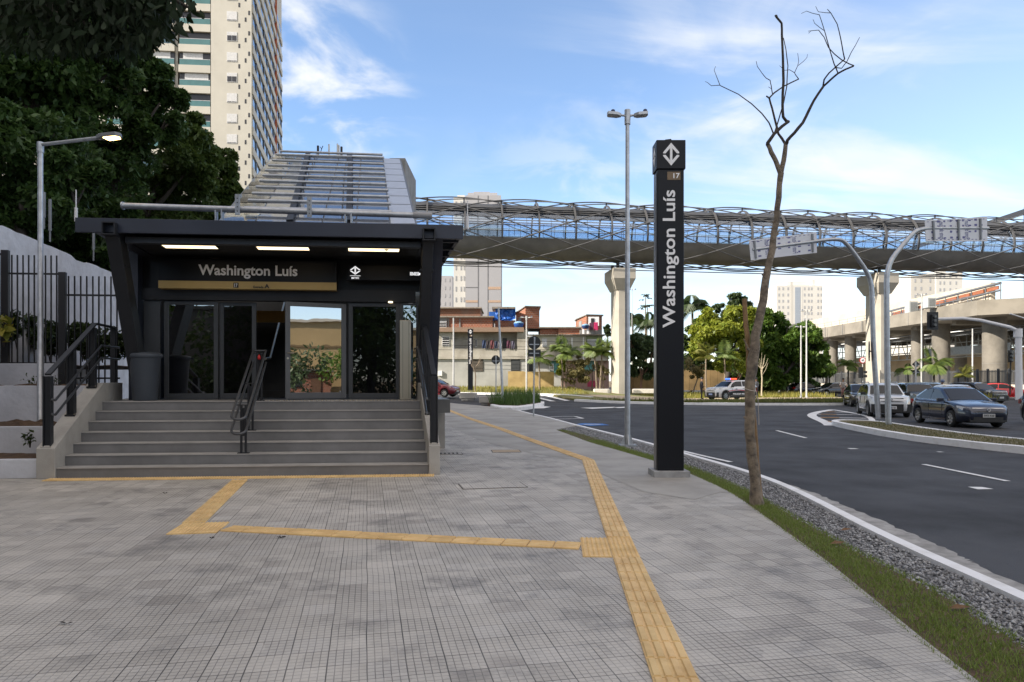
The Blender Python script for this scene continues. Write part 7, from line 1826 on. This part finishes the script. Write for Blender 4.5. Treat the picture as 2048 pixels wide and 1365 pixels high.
b = MB(); b.obox((-.24, 0, .88), (.26, .14, .05)); b.tube([(-.22, 0, .78), (-.24, 0, .87)], .012, 5); b.build('saddle', BLACK, bk, True, bevel=.02)
b = MB(); b.tube([(-.10, 0, .30), (.02, .06, .22), (.02, .16, .22)], .01, 5); b.tube([(-.10, 0, .30), (.0, -.06, .14), (.0, -.16, .14)], .01, 5); b.build('pedals', BLKMET, bk, True)
bk.location = bk_loc; bk.rotation_euler = (0, 0, bk_rz)
person('cyclist in a pale shirt riding a bicycle along the path', bk_loc, bk_rz, M('pale_shirt', (.48, .44, .42), .9), M('brown_trousers', (.20, .13, .11), .9), 'ride')
# motorcyclist in the queue
mloc = at(1883, 46.5, RZ); mrz = math.atan2(-1, -.2)
mc = thing('motorcycle', 'black motorcycle between the queued cars', 'motorcycle', (0, 0, 0))
for x in (.66, -.62):
    b = MB(); wheel2(b, (x, 0, .31), .26, .055, 0); b.build('wheel', TYRE, mc, True)
b = MB(); b.obox((.12, 0, .80), (.52, .28, .24)); b.obox((-.05, 0, .48), (.50, .26, .36)); b.build('body', M('moto_black', (.015, .015, .018), .3), mc, True, bevel=.05)
b = MB(); b.obox((-.42, 0, .82), (.62, .26, .10)); b.build('seat', BLACK, mc, True, bevel=.03)
b = MB(); b.tube([(.66, .08, .31), (.44, .06, .98)], .025, 6); b.tube([(.66, -.08, .31), (.44, -.06, .98)], .025, 6); b.tube([(.36, .36, 1.06), (.44, .1, 1.02), (.44, -.1, 1.02), (.36, -.36, 1.06)], .018, 6); b.build('fork', GALVD, mc, True)
b = MB(); b.cyl((.55, 0, .90), (.64, 0, .90), .10, .09, 12); b.build('headlight', LAMPC, mc, True)
b = MB(); b.tube([(-.62, .14, .31), (-.1, .14, .36)], .02, 5); b.tube([(-.62, -.14, .31), (-.1, -.14, .36)], .05, 8); b.build('exhaust', GALV, mc, True)
mc.location = mloc; mc.rotation_euler = (0, 0, mrz)
person('motorcyclist with blue grey helmet and dark jacket in the queue of cars', mloc, mrz, UNI, M('jeans', (.06, .08, .14), .9), 'ride', (M('helmet_blue', (.10, .14, .24), .3), 'helmet'))

# ================================================================ TREES AND PLANTS
def tree(label, px, ybase, Y, clumps, nleaf, size, mat, seed, name='broadleaf_tree', tr=.22, bark=BARKD, base=None, sub=9, group=None, subr=.42, aspect=.5, limbs=True, dens=.62):
    """clumps: (px, py, rx_px, ry_px) of the crown's masses at depth Y (+ optional depth offset)"""
    g = np.random.default_rng(seed); rd = random.Random(seed)
    c0 = Vector(base) if base is not None else P(px, ybase, Y)
    r = thing(name, label, 'tree', c0, group)
    cs = []; rad = []; mains = []
    for q in clumps:
        cx_, cy_, rx_, ry_ = q[:4]; dy = q[4] if len(q) > 4 else 0
        c = P(cx_, cy_, Y + dy); ax_, az_ = rx_/F*Y, ry_/F*Y; mains.append((c, ax_, az_))
        ns = max(4, int(sub*max(1, (ax_*az_)**.5/1.6)))
        for k in range(ns):
            d = g.normal(size=3); d /= np.linalg.norm(d); f = g.uniform(.45, .92)
            p = np.array(c) + d*np.array([ax_, min(ax_, az_)*1.0, az_])*f
            s_ = subr*min(ax_, az_)*g.uniform(.55, 1.15); cs.append(p); rad.append([s_*1.15, s_*1.15, s_*.8])
    b = MB(); tops = sorted(mains, key=lambda q: q[0].z)
    hub = c0.lerp(tops[0][0], .72); hub.z = max(hub.z, c0.z + .25)
    pts = [c0 - Vector((0, 0, .3)), c0.lerp(hub, .4) + Vector((rd.uniform(-.1, .1), 0, 0)), hub]
    b.tube(pts, [tr*1.25, tr, tr*.8], 10); b.build('trunk', bark, r)
    b = MB()
    for (c, ax_, az_) in mains:
        b.tube([hub - Vector((0, 0, .1)), hub.lerp(c, .5) + Vector((rd.uniform(-.2, .2), rd.uniform(-.2, .2), .1*az_)), c + Vector((0, 0, az_*.3))], [tr*.62, tr*.4, tr*.14], 7)
    for k in range(0, len(cs), 2):
        m_ = min(mains, key=lambda q: (q[0] - Vector(cs[k])).length); b.tube([m_[0] - Vector((0, 0, m_[2]*.4)), m_[0].lerp(Vector(cs[k]), .55), Vector(cs[k])], [tr*.22, tr*.14, tr*.05], 5)
    b.build('limb', bark, r)
    V, Fc = leaves(cs, rad, nleaf, size, seed, flat=.35, up=.3, aspect=aspect)
    npmesh('crown', V, Fc, mat, r); return r
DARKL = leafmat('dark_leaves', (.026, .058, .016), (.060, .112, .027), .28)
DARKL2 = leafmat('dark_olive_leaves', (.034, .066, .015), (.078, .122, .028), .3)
MIDL = leafmat('mid_green_leaves', (.050, .105, .016), (.115, .19, .032), .34)
YELL = leafmat('yellow_green_leaves', (.14, .19, .022), (.31, .345, .05), .4)
PALEL = leafmat('pale_dry_leaves', (.16, .15, .06), (.30, .26, .12), .35)
GREYL = leafmat('greyish_leaves', (.035, .065, .025), (.085, .12, .05), .3)
ub_ = lambda u, v: None
def hillbase(px, Y, z): p = P(px, 700, Y); return (p.x, Y, z)
# dark trees on the hill, left
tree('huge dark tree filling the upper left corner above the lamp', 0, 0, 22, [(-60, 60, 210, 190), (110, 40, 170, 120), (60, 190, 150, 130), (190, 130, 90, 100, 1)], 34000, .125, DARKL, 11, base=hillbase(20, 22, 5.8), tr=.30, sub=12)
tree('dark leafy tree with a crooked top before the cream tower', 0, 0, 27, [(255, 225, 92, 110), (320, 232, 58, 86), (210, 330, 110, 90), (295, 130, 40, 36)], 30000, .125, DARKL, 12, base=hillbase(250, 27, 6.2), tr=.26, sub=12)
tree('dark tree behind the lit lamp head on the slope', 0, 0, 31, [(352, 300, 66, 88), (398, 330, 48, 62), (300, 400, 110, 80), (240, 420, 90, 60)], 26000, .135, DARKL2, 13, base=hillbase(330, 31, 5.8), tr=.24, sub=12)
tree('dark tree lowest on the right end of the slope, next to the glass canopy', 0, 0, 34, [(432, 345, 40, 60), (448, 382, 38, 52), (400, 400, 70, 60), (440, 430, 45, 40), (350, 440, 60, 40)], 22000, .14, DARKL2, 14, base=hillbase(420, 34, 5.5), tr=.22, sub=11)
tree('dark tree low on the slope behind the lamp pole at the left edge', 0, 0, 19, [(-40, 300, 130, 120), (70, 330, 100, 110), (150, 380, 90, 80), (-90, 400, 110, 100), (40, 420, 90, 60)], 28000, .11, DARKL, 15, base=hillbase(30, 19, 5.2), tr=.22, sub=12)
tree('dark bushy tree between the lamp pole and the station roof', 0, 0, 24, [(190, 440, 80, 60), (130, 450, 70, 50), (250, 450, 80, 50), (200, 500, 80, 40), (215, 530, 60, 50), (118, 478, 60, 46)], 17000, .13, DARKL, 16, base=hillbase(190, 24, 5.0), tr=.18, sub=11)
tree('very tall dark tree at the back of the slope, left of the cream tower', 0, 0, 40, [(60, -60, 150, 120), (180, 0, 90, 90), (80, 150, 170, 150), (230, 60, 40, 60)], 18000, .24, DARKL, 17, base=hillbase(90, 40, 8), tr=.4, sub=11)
# branch hanging in from the left, close
ot = thing('overhanging_tree', 'near tree whose leafy branch hangs into the upper left corner', 'tree', (-10.4, 10.2, .3))
b = MB(); b.tube([(-10.4, 10.2, .2), (-10.3, 10.2, 3.0), (-9.9, 10, 5.2), (-9.2, 9.6, 6.6)], [.2, .17, .14, .11], 10); b.build('trunk', BARKD, ot)
brs = [[(-9.9, 10, 5.2), P(-60, 40, 9.6), P(90, 20, 9.2), P(200, -6, 9.0), P(300, -20, 8.9)], [(-9.2, 9.6, 6.6), P(100, -60, 9.2), P(260, -40, 9.0), P(352, 2, 8.9), P(378, 16, 8.9)], [P(200, -6, 9.0), P(240, 30, 8.9), P(275, 62, 8.9)], [P(90, 20, 9.2), P(170, 50, 9.0), P(210, 80, 9.0)], [P(260, -40, 9.0), P(310, 8, 8.9), P(330, 22, 8.9)], [(-9.2, 9.6, 6.6), P(20, -40, 9.3), P(120, 30, 9.1), P(140, 50, 9)]]
b = MB()
for q in brs: b.tube(q, [.07 - .055*i/(len(q)-1) for i in range(len(q))], 6)
b.build('branch', BARKD, ot)
V = []; Fc = []
def bigleaf(p, d, ln, wd):
    d = Vector(d).normalized(); s_ = d.cross(Vector((random.uniform(-1, 1), random.uniform(-1, 1), random.uniform(-.3, 1)))).normalized(); nn = s_.cross(d)
    k = len(V); p = Vector(p)
    for (t_, w_, z_) in ((0, .05, 0), (.3, .85, .03), (.6, .9, .0), (.85, .5, -.06)):
        V.append(tuple(p + d*ln*t_ + s_*wd*w_ + nn*ln*z_)); V.append(tuple(p + d*ln*t_ - s_*wd*w_ + nn*ln*z_))
    V.append(tuple(p + d*ln - nn*ln*.12)); V.append(tuple(p + d*ln - nn*ln*.12))
    for i in range(4): Fc.append((k+2*i, k+2*i+2, k+2*i+3, k+2*i+1))
random.seed(21)
for q in brs:
    for i in range(len(q) - 1):
        a, c = Vector(q[i]), Vector(q[i+1]); L_ = (c - a).length; n_ = int(L_/.022) if i > 0 or len(q) < 4 else int(L_/.10)
        for k in range(n_):
            p = a.lerp(c, random.random()) + Vector((random.uniform(-.28, .28), random.uniform(-.3, .3), random.uniform(-.16, .14)))
            bigleaf(p, (random.uniform(-.5, .7), random.uniform(-.4, .4), random.uniform(-1.2, -.1)), random.uniform(.13, .22), random.uniform(.024, .04))
for k in range(2600):
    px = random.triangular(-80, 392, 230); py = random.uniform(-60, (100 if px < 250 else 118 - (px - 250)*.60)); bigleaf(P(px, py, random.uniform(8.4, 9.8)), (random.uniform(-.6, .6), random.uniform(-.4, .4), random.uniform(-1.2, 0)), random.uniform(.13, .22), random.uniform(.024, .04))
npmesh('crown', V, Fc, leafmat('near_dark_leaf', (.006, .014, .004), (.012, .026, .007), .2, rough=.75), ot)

# sunlit trees beyond the verge
tree('bright yellow green tree standing behind the police car', 1450, 790, 76, [(1440, 660, 52, 42), (1480, 640, 34, 30), (1405, 690, 32, 34), (1465, 700, 48, 34), (1420, 640, 26, 22), (1495, 690, 26, 40)], 13000, .26, YELL, 31, tr=.28, sub=10)
tree('big dense dark green tree right of the bare trunk', 1570, 790, 80, [(1575, 665, 50, 40), (1615, 690, 40, 40), (1545, 700, 46, 44), (1600, 725, 50, 34), (1630, 735, 28, 34), (1520, 670, 30, 34), (1560, 745, 60, 30), (1535, 640, 26, 20)], 24000, .26, MIDL, 32, tr=.35, sub=11)
tree('shady dark tree between the yellow green tree and the dense one', 1505, 790, 86, [(1500, 650, 34, 40), (1515, 700, 40, 50), (1480, 740, 50, 34), (1540, 760, 50, 24)], 11000, .28, DARKL2, 33, tr=.3)
tree('tall tree top rising behind the yellow green tree', 1475, 770, 100, [(1474, 604, 24, 18), (1455, 620, 26, 18), (1492, 622, 22, 18), (1470, 640, 34, 20)], 7000, .26, GREYL, 34, tr=.3)
tree('leafy round tree beside the slim bridge pier', 1280, 787, 70, [(1290, 690, 28, 32), (1272, 720, 24, 32), (1305, 715, 26, 36), (1285, 745, 30, 18), (1262, 690, 14, 26)], 11000, .20, GREYL, 35, tr=.12, bark=M('reddish_bark', (.22, .12, .08), .9))
tree('dark rounded tree behind the small palms before the police car', 1412, 790, 92, [(1400, 720, 26, 32), (1425, 735, 26, 28), (1380, 745, 24, 24)], 6000, .27, DARKL2, 45, tr=.2)
tree('dark tree behind the leafless sapling and the yellow green tree', 1455, 790, 94, [(1455, 735, 34, 30), (1490, 740, 26, 28)], 5000, .27, DARKL2, 46, tr=.2)
tree('dark tree peeping out behind the right side of the totem', 1375, 790, 84, [(1378, 680, 20, 36), (1390, 650, 16, 20), (1385, 725, 26, 38), (1372, 755, 22, 24), (1400, 760, 24, 20)], 7500, .24, DARKL2, 36, tr=.2)
tree('small bushy tree before the viaduct at the end of the dense tree', 1650, 790, 92, [(1648, 700, 14, 24), (1655, 735, 16, 22)], 3500, .26, MIDL, 37, tr=.2)
tree('pale yellow flowering bush tree before the terrace house', 1155, 783, 66, [(1150, 738, 22, 20), (1165, 725, 16, 18), (1140, 755, 18, 14), (1168, 752, 16, 16)], 4200, .13, PALEL, 38, tr=.07, bark=BARKP, sub=12)
tree('small yellow green tree before the balcony palm', 1127, 784, 67, [(1128, 722, 14, 20), (1122, 742, 12, 14)], 2200, .16, YELL, 39, tr=.07, bark=BARKP)
tree('dry twiggy young tree right of the pale bush', 1208, 783, 66, [(1205, 748, 18, 22), (1196, 735, 10, 14)], 1100, .12, PALEL, 40, tr=.06, bark=BARKP)
tree('sparse brown shrub tree behind the police officer', 1385, 788, 72, [(1386, 735, 18, 26), (1400, 745, 12, 20)], 1300, .16, PALEL, 41, tr=.07, bark=BARKP)
tree('yellow green young tree directly behind the police car roof', 1462, 785, 68, [(1468, 725, 22, 20), (1490, 738, 16, 16), (1440, 730, 12, 18)], 3000, .17, YELL, 42, tr=.07, bark=BARKP)
tree('low dark hedge like tree closing the view under the dense tree', 1560, 792, 90, [(1520, 768, 40, 18), (1570, 770, 46, 18), (1610, 768, 30, 16)], 6000, .25, DARKL, 43, tr=.2, name='hedge_tree')
tree('hazy tree behind the raw brick tower farthest right', 1214, 760, 92, [(1212, 655, 6, 7), (1218, 665, 8, 10)], 900, .25, GREYL, 44, tr=.1)
def twig_tree(label, px, yb, Y, ytop, n, seed, m=BARKP):
    rd = random.Random(seed); c = P(px, yb, Y); r = thing('leafless_tree', label, 'tree', c); h = (yb - ytop)/F*Y
    b = MB(); b.tube([c, c + Vector((.05, 0, h*.4)), c + Vector((-.03, 0, h*.6))], [.07, .06, .05], 6); b.build('trunk', m, r)
    b = MB()
    for k in range(n):
        a = rd.uniform(0, 6.28); z0 = rd.uniform(.45, .62)*h; e = c + Vector((math.cos(a)*h*.16, math.sin(a)*h*.1, rd.uniform(.75, 1)*h)); s_ = c + Vector((0, 0, z0)); b.tube([s_, s_.lerp(e, .5) + Vector((math.cos(a)*.08, 0, -.05)), e], [.035, .025, .01], 4)
    b.build('limb', m, r)
twig_tree('pale leafless sapling on the verge right of the police car', 1523, 792, 62, 705, 9, 1, M('pale_twigs', (.42, .36, .26), .8))
twig_tree('thin leafless sapling beside the distant totem', 950, 786, 60, 705, 6, 2)
twig_tree('leafless reddish tree leaning among the palms before the terrace house', 1184, 783, 67, 715, 8, 3)
def palm(label, px, yb, Y, ycrown, fl, nf, seed, m, tr=.10, droop=1.0, name='palm_tree', trunks=1, bark=BARKP, cat='palm'):
    rd = random.Random(seed); c = P(px, yb, Y); r = thing(name, label, cat, c); h = (yb - ycrown)/F*Y
    hubs = []
    b = MB()
    for k in range(trunks):
        ox = (k - (trunks-1)/2)*.55; tp = c + Vector((ox*1.3 + rd.uniform(-.1, .1), 0, h*rd.uniform(.9, 1.0) if k else h)); b.tube([c + Vector((ox*.5, 0, -.1)), c.lerp(tp, .5) + Vector((ox*.2 + rd.uniform(-.06, .06), 0, 0)), tp], [tr*1.2, tr*.9, tr*.75], 8); hubs.append(tp)
    b.build('trunk', bark, r)
    V = []; Fc = []
    for hb in hubs:
        for k in range(nf):
            a = rd.uniform(0, 6.283); el_ = rd.uniform(.35, 1.45); ln = fl*rd.uniform(.75, 1.15); prev = hb.copy(); d = Vector((math.cos(a)*math.cos(el_), math.sin(a)*math.cos(el_), math.sin(el_))); n_ = 9
            for i in range(n_):
                nx = prev + d*(ln/n_); d = (d + Vector((0, 0, -.19*droop))).normalized(); sd_ = d.cross(Vector((0, 0, 1)))
                sd_ = sd_.normalized() if sd_.length > .05 else Vector((math.sin(a), -math.cos(a), 0)); lw = ln*.34*math.sin(math.pi*(i + 1.2)/(n_ + 1.6))
                for s_ in (1, -1):
                    for o in (0, .5):
                        q = prev.lerp(nx, o); k0 = len(V); tip = q + sd_*s_*lw + d*lw*.5 + Vector((0, 0, -lw*.45*droop)); V += [tuple(q), tuple(q + d*.035), tuple(tip), tuple(q + sd_*s_*lw*.5 + d*lw*.21 + Vector((0, 0, -.01)))]; Fc.append((k0, k0+1, k0+2, k0+3))
                prev = nx
    npmesh('fronds', V, Fc, m, r); return r
PALMG = leafmat('palm_green', (.075, .13, .028), (.17, .22, .05), .35); PALMY = leafmat('palm_yellow', (.12, .15, .03), (.23, .22, .05), .38); PALMD = leafmat('palm_dark', (.022, .045, .014), (.05, .08, .02), .25)
palm('young palm with green fronds behind the round road sign', 1079, 783, 65, 722, 1.6, 16, 1, PALMG, .09, 1.0)
palm('bushy twin stemmed palm before the terrace house window', 1128, 784, 66, 704, 1.7, 15, 2, PALMG, .09, 1.0, trunks=2)
palm('green palm with twin stems right of the pale bush', 1197, 782, 65.5, 706, 1.7, 15, 3, PALMG, .09, 1.0, trunks=2)
palm('small palm with grey green fronds behind the police car bonnet', 1413, 790, 66, 716, 1.8, 15, 4, PALMY, .09)
palm('upright bluish palm above the police car roof', 1449, 788, 67, 716, 1.8, 15, 5, PALMG, .10, .8)
palm('dark palm crown showing beside the upper part of the totem', 1384, 780, 95, 622, 3.4, 16, 6, PALMD, .2, 1.3)
palm('tall dark palm half hidden behind the near lamp post', 1266, 782, 88, 640, 2.4, 18, 7, PALMD, .16, 1.5)
palm('feathery dark palm left of the totem edge', 1302, 785, 80, 650, 2.4, 12, 8, PALMD, .12, 1.4)
palm('palm with dark trunk on the verge beside the cyclist', 1697, 786, 72, 735, 1.7, 14, 9, PALMG, .10, 1.2, bark=BARKD)
palm('small grey palm at the corner of the dense tree', 1659, 782, 84, 748, 1.4, 12, 10, PALMG, .08, 1.0, bark=BARKD)
palm('spreading palm with dark trunk in front of the grey viaduct column', 1868, 785, 66, 734, 2.1, 16, 11, PALMG, .13, 1.1, bark=BARKD)
palm('low wide palm left of the diamond signs before the fence', 1816, 782, 68, 742, 1.4, 10, 12, PALMG, .08, 1.2, bark=BARKD)
palm('small bright yellow green palm before the fence under the viaduct', 1931, 780, 64, 752, 1.2, 16, 13, PALMY, .08, .9, bark=BARKD)
# cecropia: a thin double stem with tiers of starry leaves
def cecropia():
    Y = 84; c = P(1291, 784, Y); r = thing('cecropia_tree', 'slender tree with tiers of starry leaves rising above the round tree', 'tree', c); b = MB(); cs = []
    for (x, yt) in ((1291, 592), (1295, 612)): b.tube([c, P((1291 + x)/2, 690, Y), P(x, yt, Y)], [.13, .10, .05], 7)
    b.build('trunk', BARKP, r); V = []; Fc = []; rd = random.Random(4)
    for (x, y, w_) in ((1291, 590, 11), (1283, 600, 6), (1299, 596, 7), (1290, 612, 12), (1281, 617, 7), (1301, 610, 8), (1296, 626, 9), (1286, 640, 9), (1300, 640, 8)):
        hb = P(x, y, Y + rd.uniform(-.5, .5)); L_ = w_/F*Y
        for k in range(11):
            a = rd.uniform(0, 6.28); d = Vector((math.cos(a), math.sin(a), rd.uniform(-.25, .25))); s_ = Vector((-math.sin(a), math.cos(a), 0)); k0 = len(V); V += [tuple(hb), tuple(hb + d*L_*.6 + s_*L_*.22), tuple(hb + d*L_ - Vector((0, 0, L_*.25))), tuple(hb + d*L_*.6 - s_*L_*.22)]; Fc.append((k0, k0+1, k0+2, k0+3))
    npmesh('crown', V, Fc, GREYL, r)
cecropia()
# white planter boxes by the pier
for (x0, x1, y0, y1, Y, lb) in ((1189, 1221, 779, 787, 63, 'low white concrete box left of the slim bridge pier'), (1266, 1312, 779, 786, 64, 'low white concrete box right of the slim bridge pier')):
    p, q = P(x0, y1, Y), P(x1, y0, Y); r = thing('concrete_box', lb, 'planter', ((p.x+q.x)/2, Y, p.z)); b = MB(); b.box(p.x, q.x, Y, Y + 1.0, p.z - .05, q.z); b.build('block', M('pale_block', (.66, .62, .55), .8), r, bevel=.03); b = MB(); b.box(p.x + .1, q.x - .1, Y + .1, Y + .9, q.z + .001, q.z + .05); b.build('lid', CONC, r)
# yellow tufts at the avenue corner
for k, (x, yb, Y, lb) in enumerate(((1967, 806, 48, 'bright yellow green grass tuft beside the black car at the right'), )):
    c = P(x, yb, Y); n_ = 160; q = rng.normal(0, .35, (n_, 2)); V, Fc = blades(n_, c.x + q[:, 0], c.y + q[:, 1], np.full(n_, -.1), .5, 1.1, .04, .5); tag(npmesh('grass_tuft', V, Fc, YELG), lb, 'plant')

# ================================================================ WHAT THE DOORS REFLECT: the far side of the road, behind the photographer
wh = thing('warehouse', 'broad tan warehouse across the road, seen only mirrored in the open door', 'building', (44, -27, 0))
an = math.atan2(-.83, .556); d = Vector((math.cos(an), math.sin(an), 0)); s_ = Vector((-d.y, d.x, 0)); c = Vector((-4.3, 15, 0)) + d*66
T = lambda x, y, z: tuple(c + s_*x + d*y + UPV*z)
b = MB(); b.box(-40, 40, 0, 25, -.5, 8.2, 0, T); b.build('wall', M('tan_cladding', (.46, .32, .15), .7, var=.15, scale=.2), wh)
b = MB(); b.box(-40.2, 40.2, -.25, 25.2, 8.2, 8.5, 0, T); b.build('roof_edge', VIADL, wh); b = MB(); b.box(-40, 40, -.08, -.01, 5.4, 5.6, 0, T); b.build('cladding_line', M('cladding_line', (.20, .13, .06), .7), wh)
for k, (x, hgt) in enumerate(((-26, 5.2), (-14, 6.0), (-4, 4.8), (5, 5.6), (15, 6.4), (27, 5.4))):
    q = c + s_*x - d*(8 + (k % 3)*3); g = np.random.default_rng(60 + k); hgt *= .92; cs = [np.array([q.x, q.y, hgt*.58]) + g.normal(size=3)*np.array([2.2, 2.2, 1.1]) for _ in range(22)]
    r = thing('roadside_tree', ('bushy green tree across the road, number of trees mirrored in the doors', 'broad green tree before the tan warehouse', 'low round tree mirrored in the open door', 'mid green tree across the road before the warehouse', 'tallest tree across the road before the warehouse', 'last tree of the row before the warehouse')[k].replace(', number of trees mirrored in the doors', ', first of the mirrored row'), 'tree', (q.x, q.y, 0))
    b = MB(); b.tube([q, q + Vector((.1, 0, hgt*.35)), q + Vector((0, 0, hgt*.7))], [.2, .16, .08], 7); b.build('trunk', BARKD, r); V, Fc = leaves(cs, [1.5]*22, 3600, .24, 70 + k, .3, .3); npmesh('crown', V, Fc, MIDL if k % 2 else GREYL, r)
for k, (x, m_, lb) in enumerate(((-9, CREAM, 'small pale house across the road, mirrored low in the open door'), (-1, BR_, 'small brick house across the road, mirrored low in the open door'), (9, CRW, 'small stained house across the road beside the brick one'))):
    q = c + s_*x - d*5; r = thing('small_house', lb, 'house', (q.x, q.y, 0)); T2 = lambda a, y, z: tuple(q + s_*a + d*y + UPV*z)
    b = MB(); b.box(-2.6, 2.6, 0, 4, -.3, 2.6, 0, T2); b.build('wall', m_, r); b = MB(); b.box(-2.9, 2.9, -.3, 4.3, 2.6, 2.8, 0, T2); b.build('roof', TIN, r)
    b = MB(); b.box(-1.6, -.6, -.06, -.01, .9, 1.9, 0, T2); b.build('window', DKW, r); b = MB(); b.box(.5, 1.4, -.06, -.01, -.1, 2.0, 0, T2); b.build('door', M('door_brown', (.18, .09, .05), .7), r)

for k, (x, y, hgt, wd_, lb) in enumerate(((-20, -13, 11, 4.2, 'tall dark tree behind the photographer, mirrored at the left of the doors'), (-11, -19, 12, 4.6, 'broad dark tree behind the photographer, mirrored in the middle doors'), (-4, -14, 9.5, 3.6, 'leafy tree behind the photographer, mirrored beside the steel pylon'), (4, -20, 10, 4, 'dark tree behind the photographer at the kerb'), (-28, -22, 13, 5, 'tall tree at the foot of the slope behind the photographer'))):
    g = np.random.default_rng(90 + k); q = Vector((x, y, 0)); cs = [np.array([x, y, hgt*.56]) + g.normal(size=3)*np.array([wd_*.42, wd_*.42, hgt*.17]) for _ in range(26)]
    r = thing('street_tree', lb, 'tree', q); b = MB(); b.tube([q, q + Vector((.15, 0, hgt*.3)), q + Vector((-.1, .1, hgt*.7))], [.26, .2, .08], 8); b.build('trunk', BARKD, r); V, Fc = leaves(cs, [wd_*.36]*26, 5200, .22, 95 + k, .3, .3); npmesh('crown', V, Fc, DARKL2 if k % 2 else MIDL, r)

b = MB(); b.box(-70, -8, -36, -30, -.1, 7.5); b.box(-70.2, -7.8, -36.2, -29.8, 7.5, 7.8); hs = tag(b.build('backdrop_building', M('dim_brown_wall', (.16, .125, .09), .85, var=.3, scale=.3)), 'long low brown building added behind the photographer to darken the mirrored view', 'building')  # unseen, added to block the bright horizon in the door reflections
g = np.random.default_rng(5); cs = [np.array([x, -27 + g.normal()*.8, 1.6 + g.normal()*.5]) for x in np.linspace(-50, 14, 60)]
V, Fc = leaves(cs, [1.6]*60, 14000, .24, 8, .3, .3); tag(npmesh('backdrop_hedge', V, Fc, DARKL2), 'long dark hedge added behind the photographer to darken the mirrored foot of the doors', 'hedge')  # unseen hedge added to close the bright gap low in the reflections
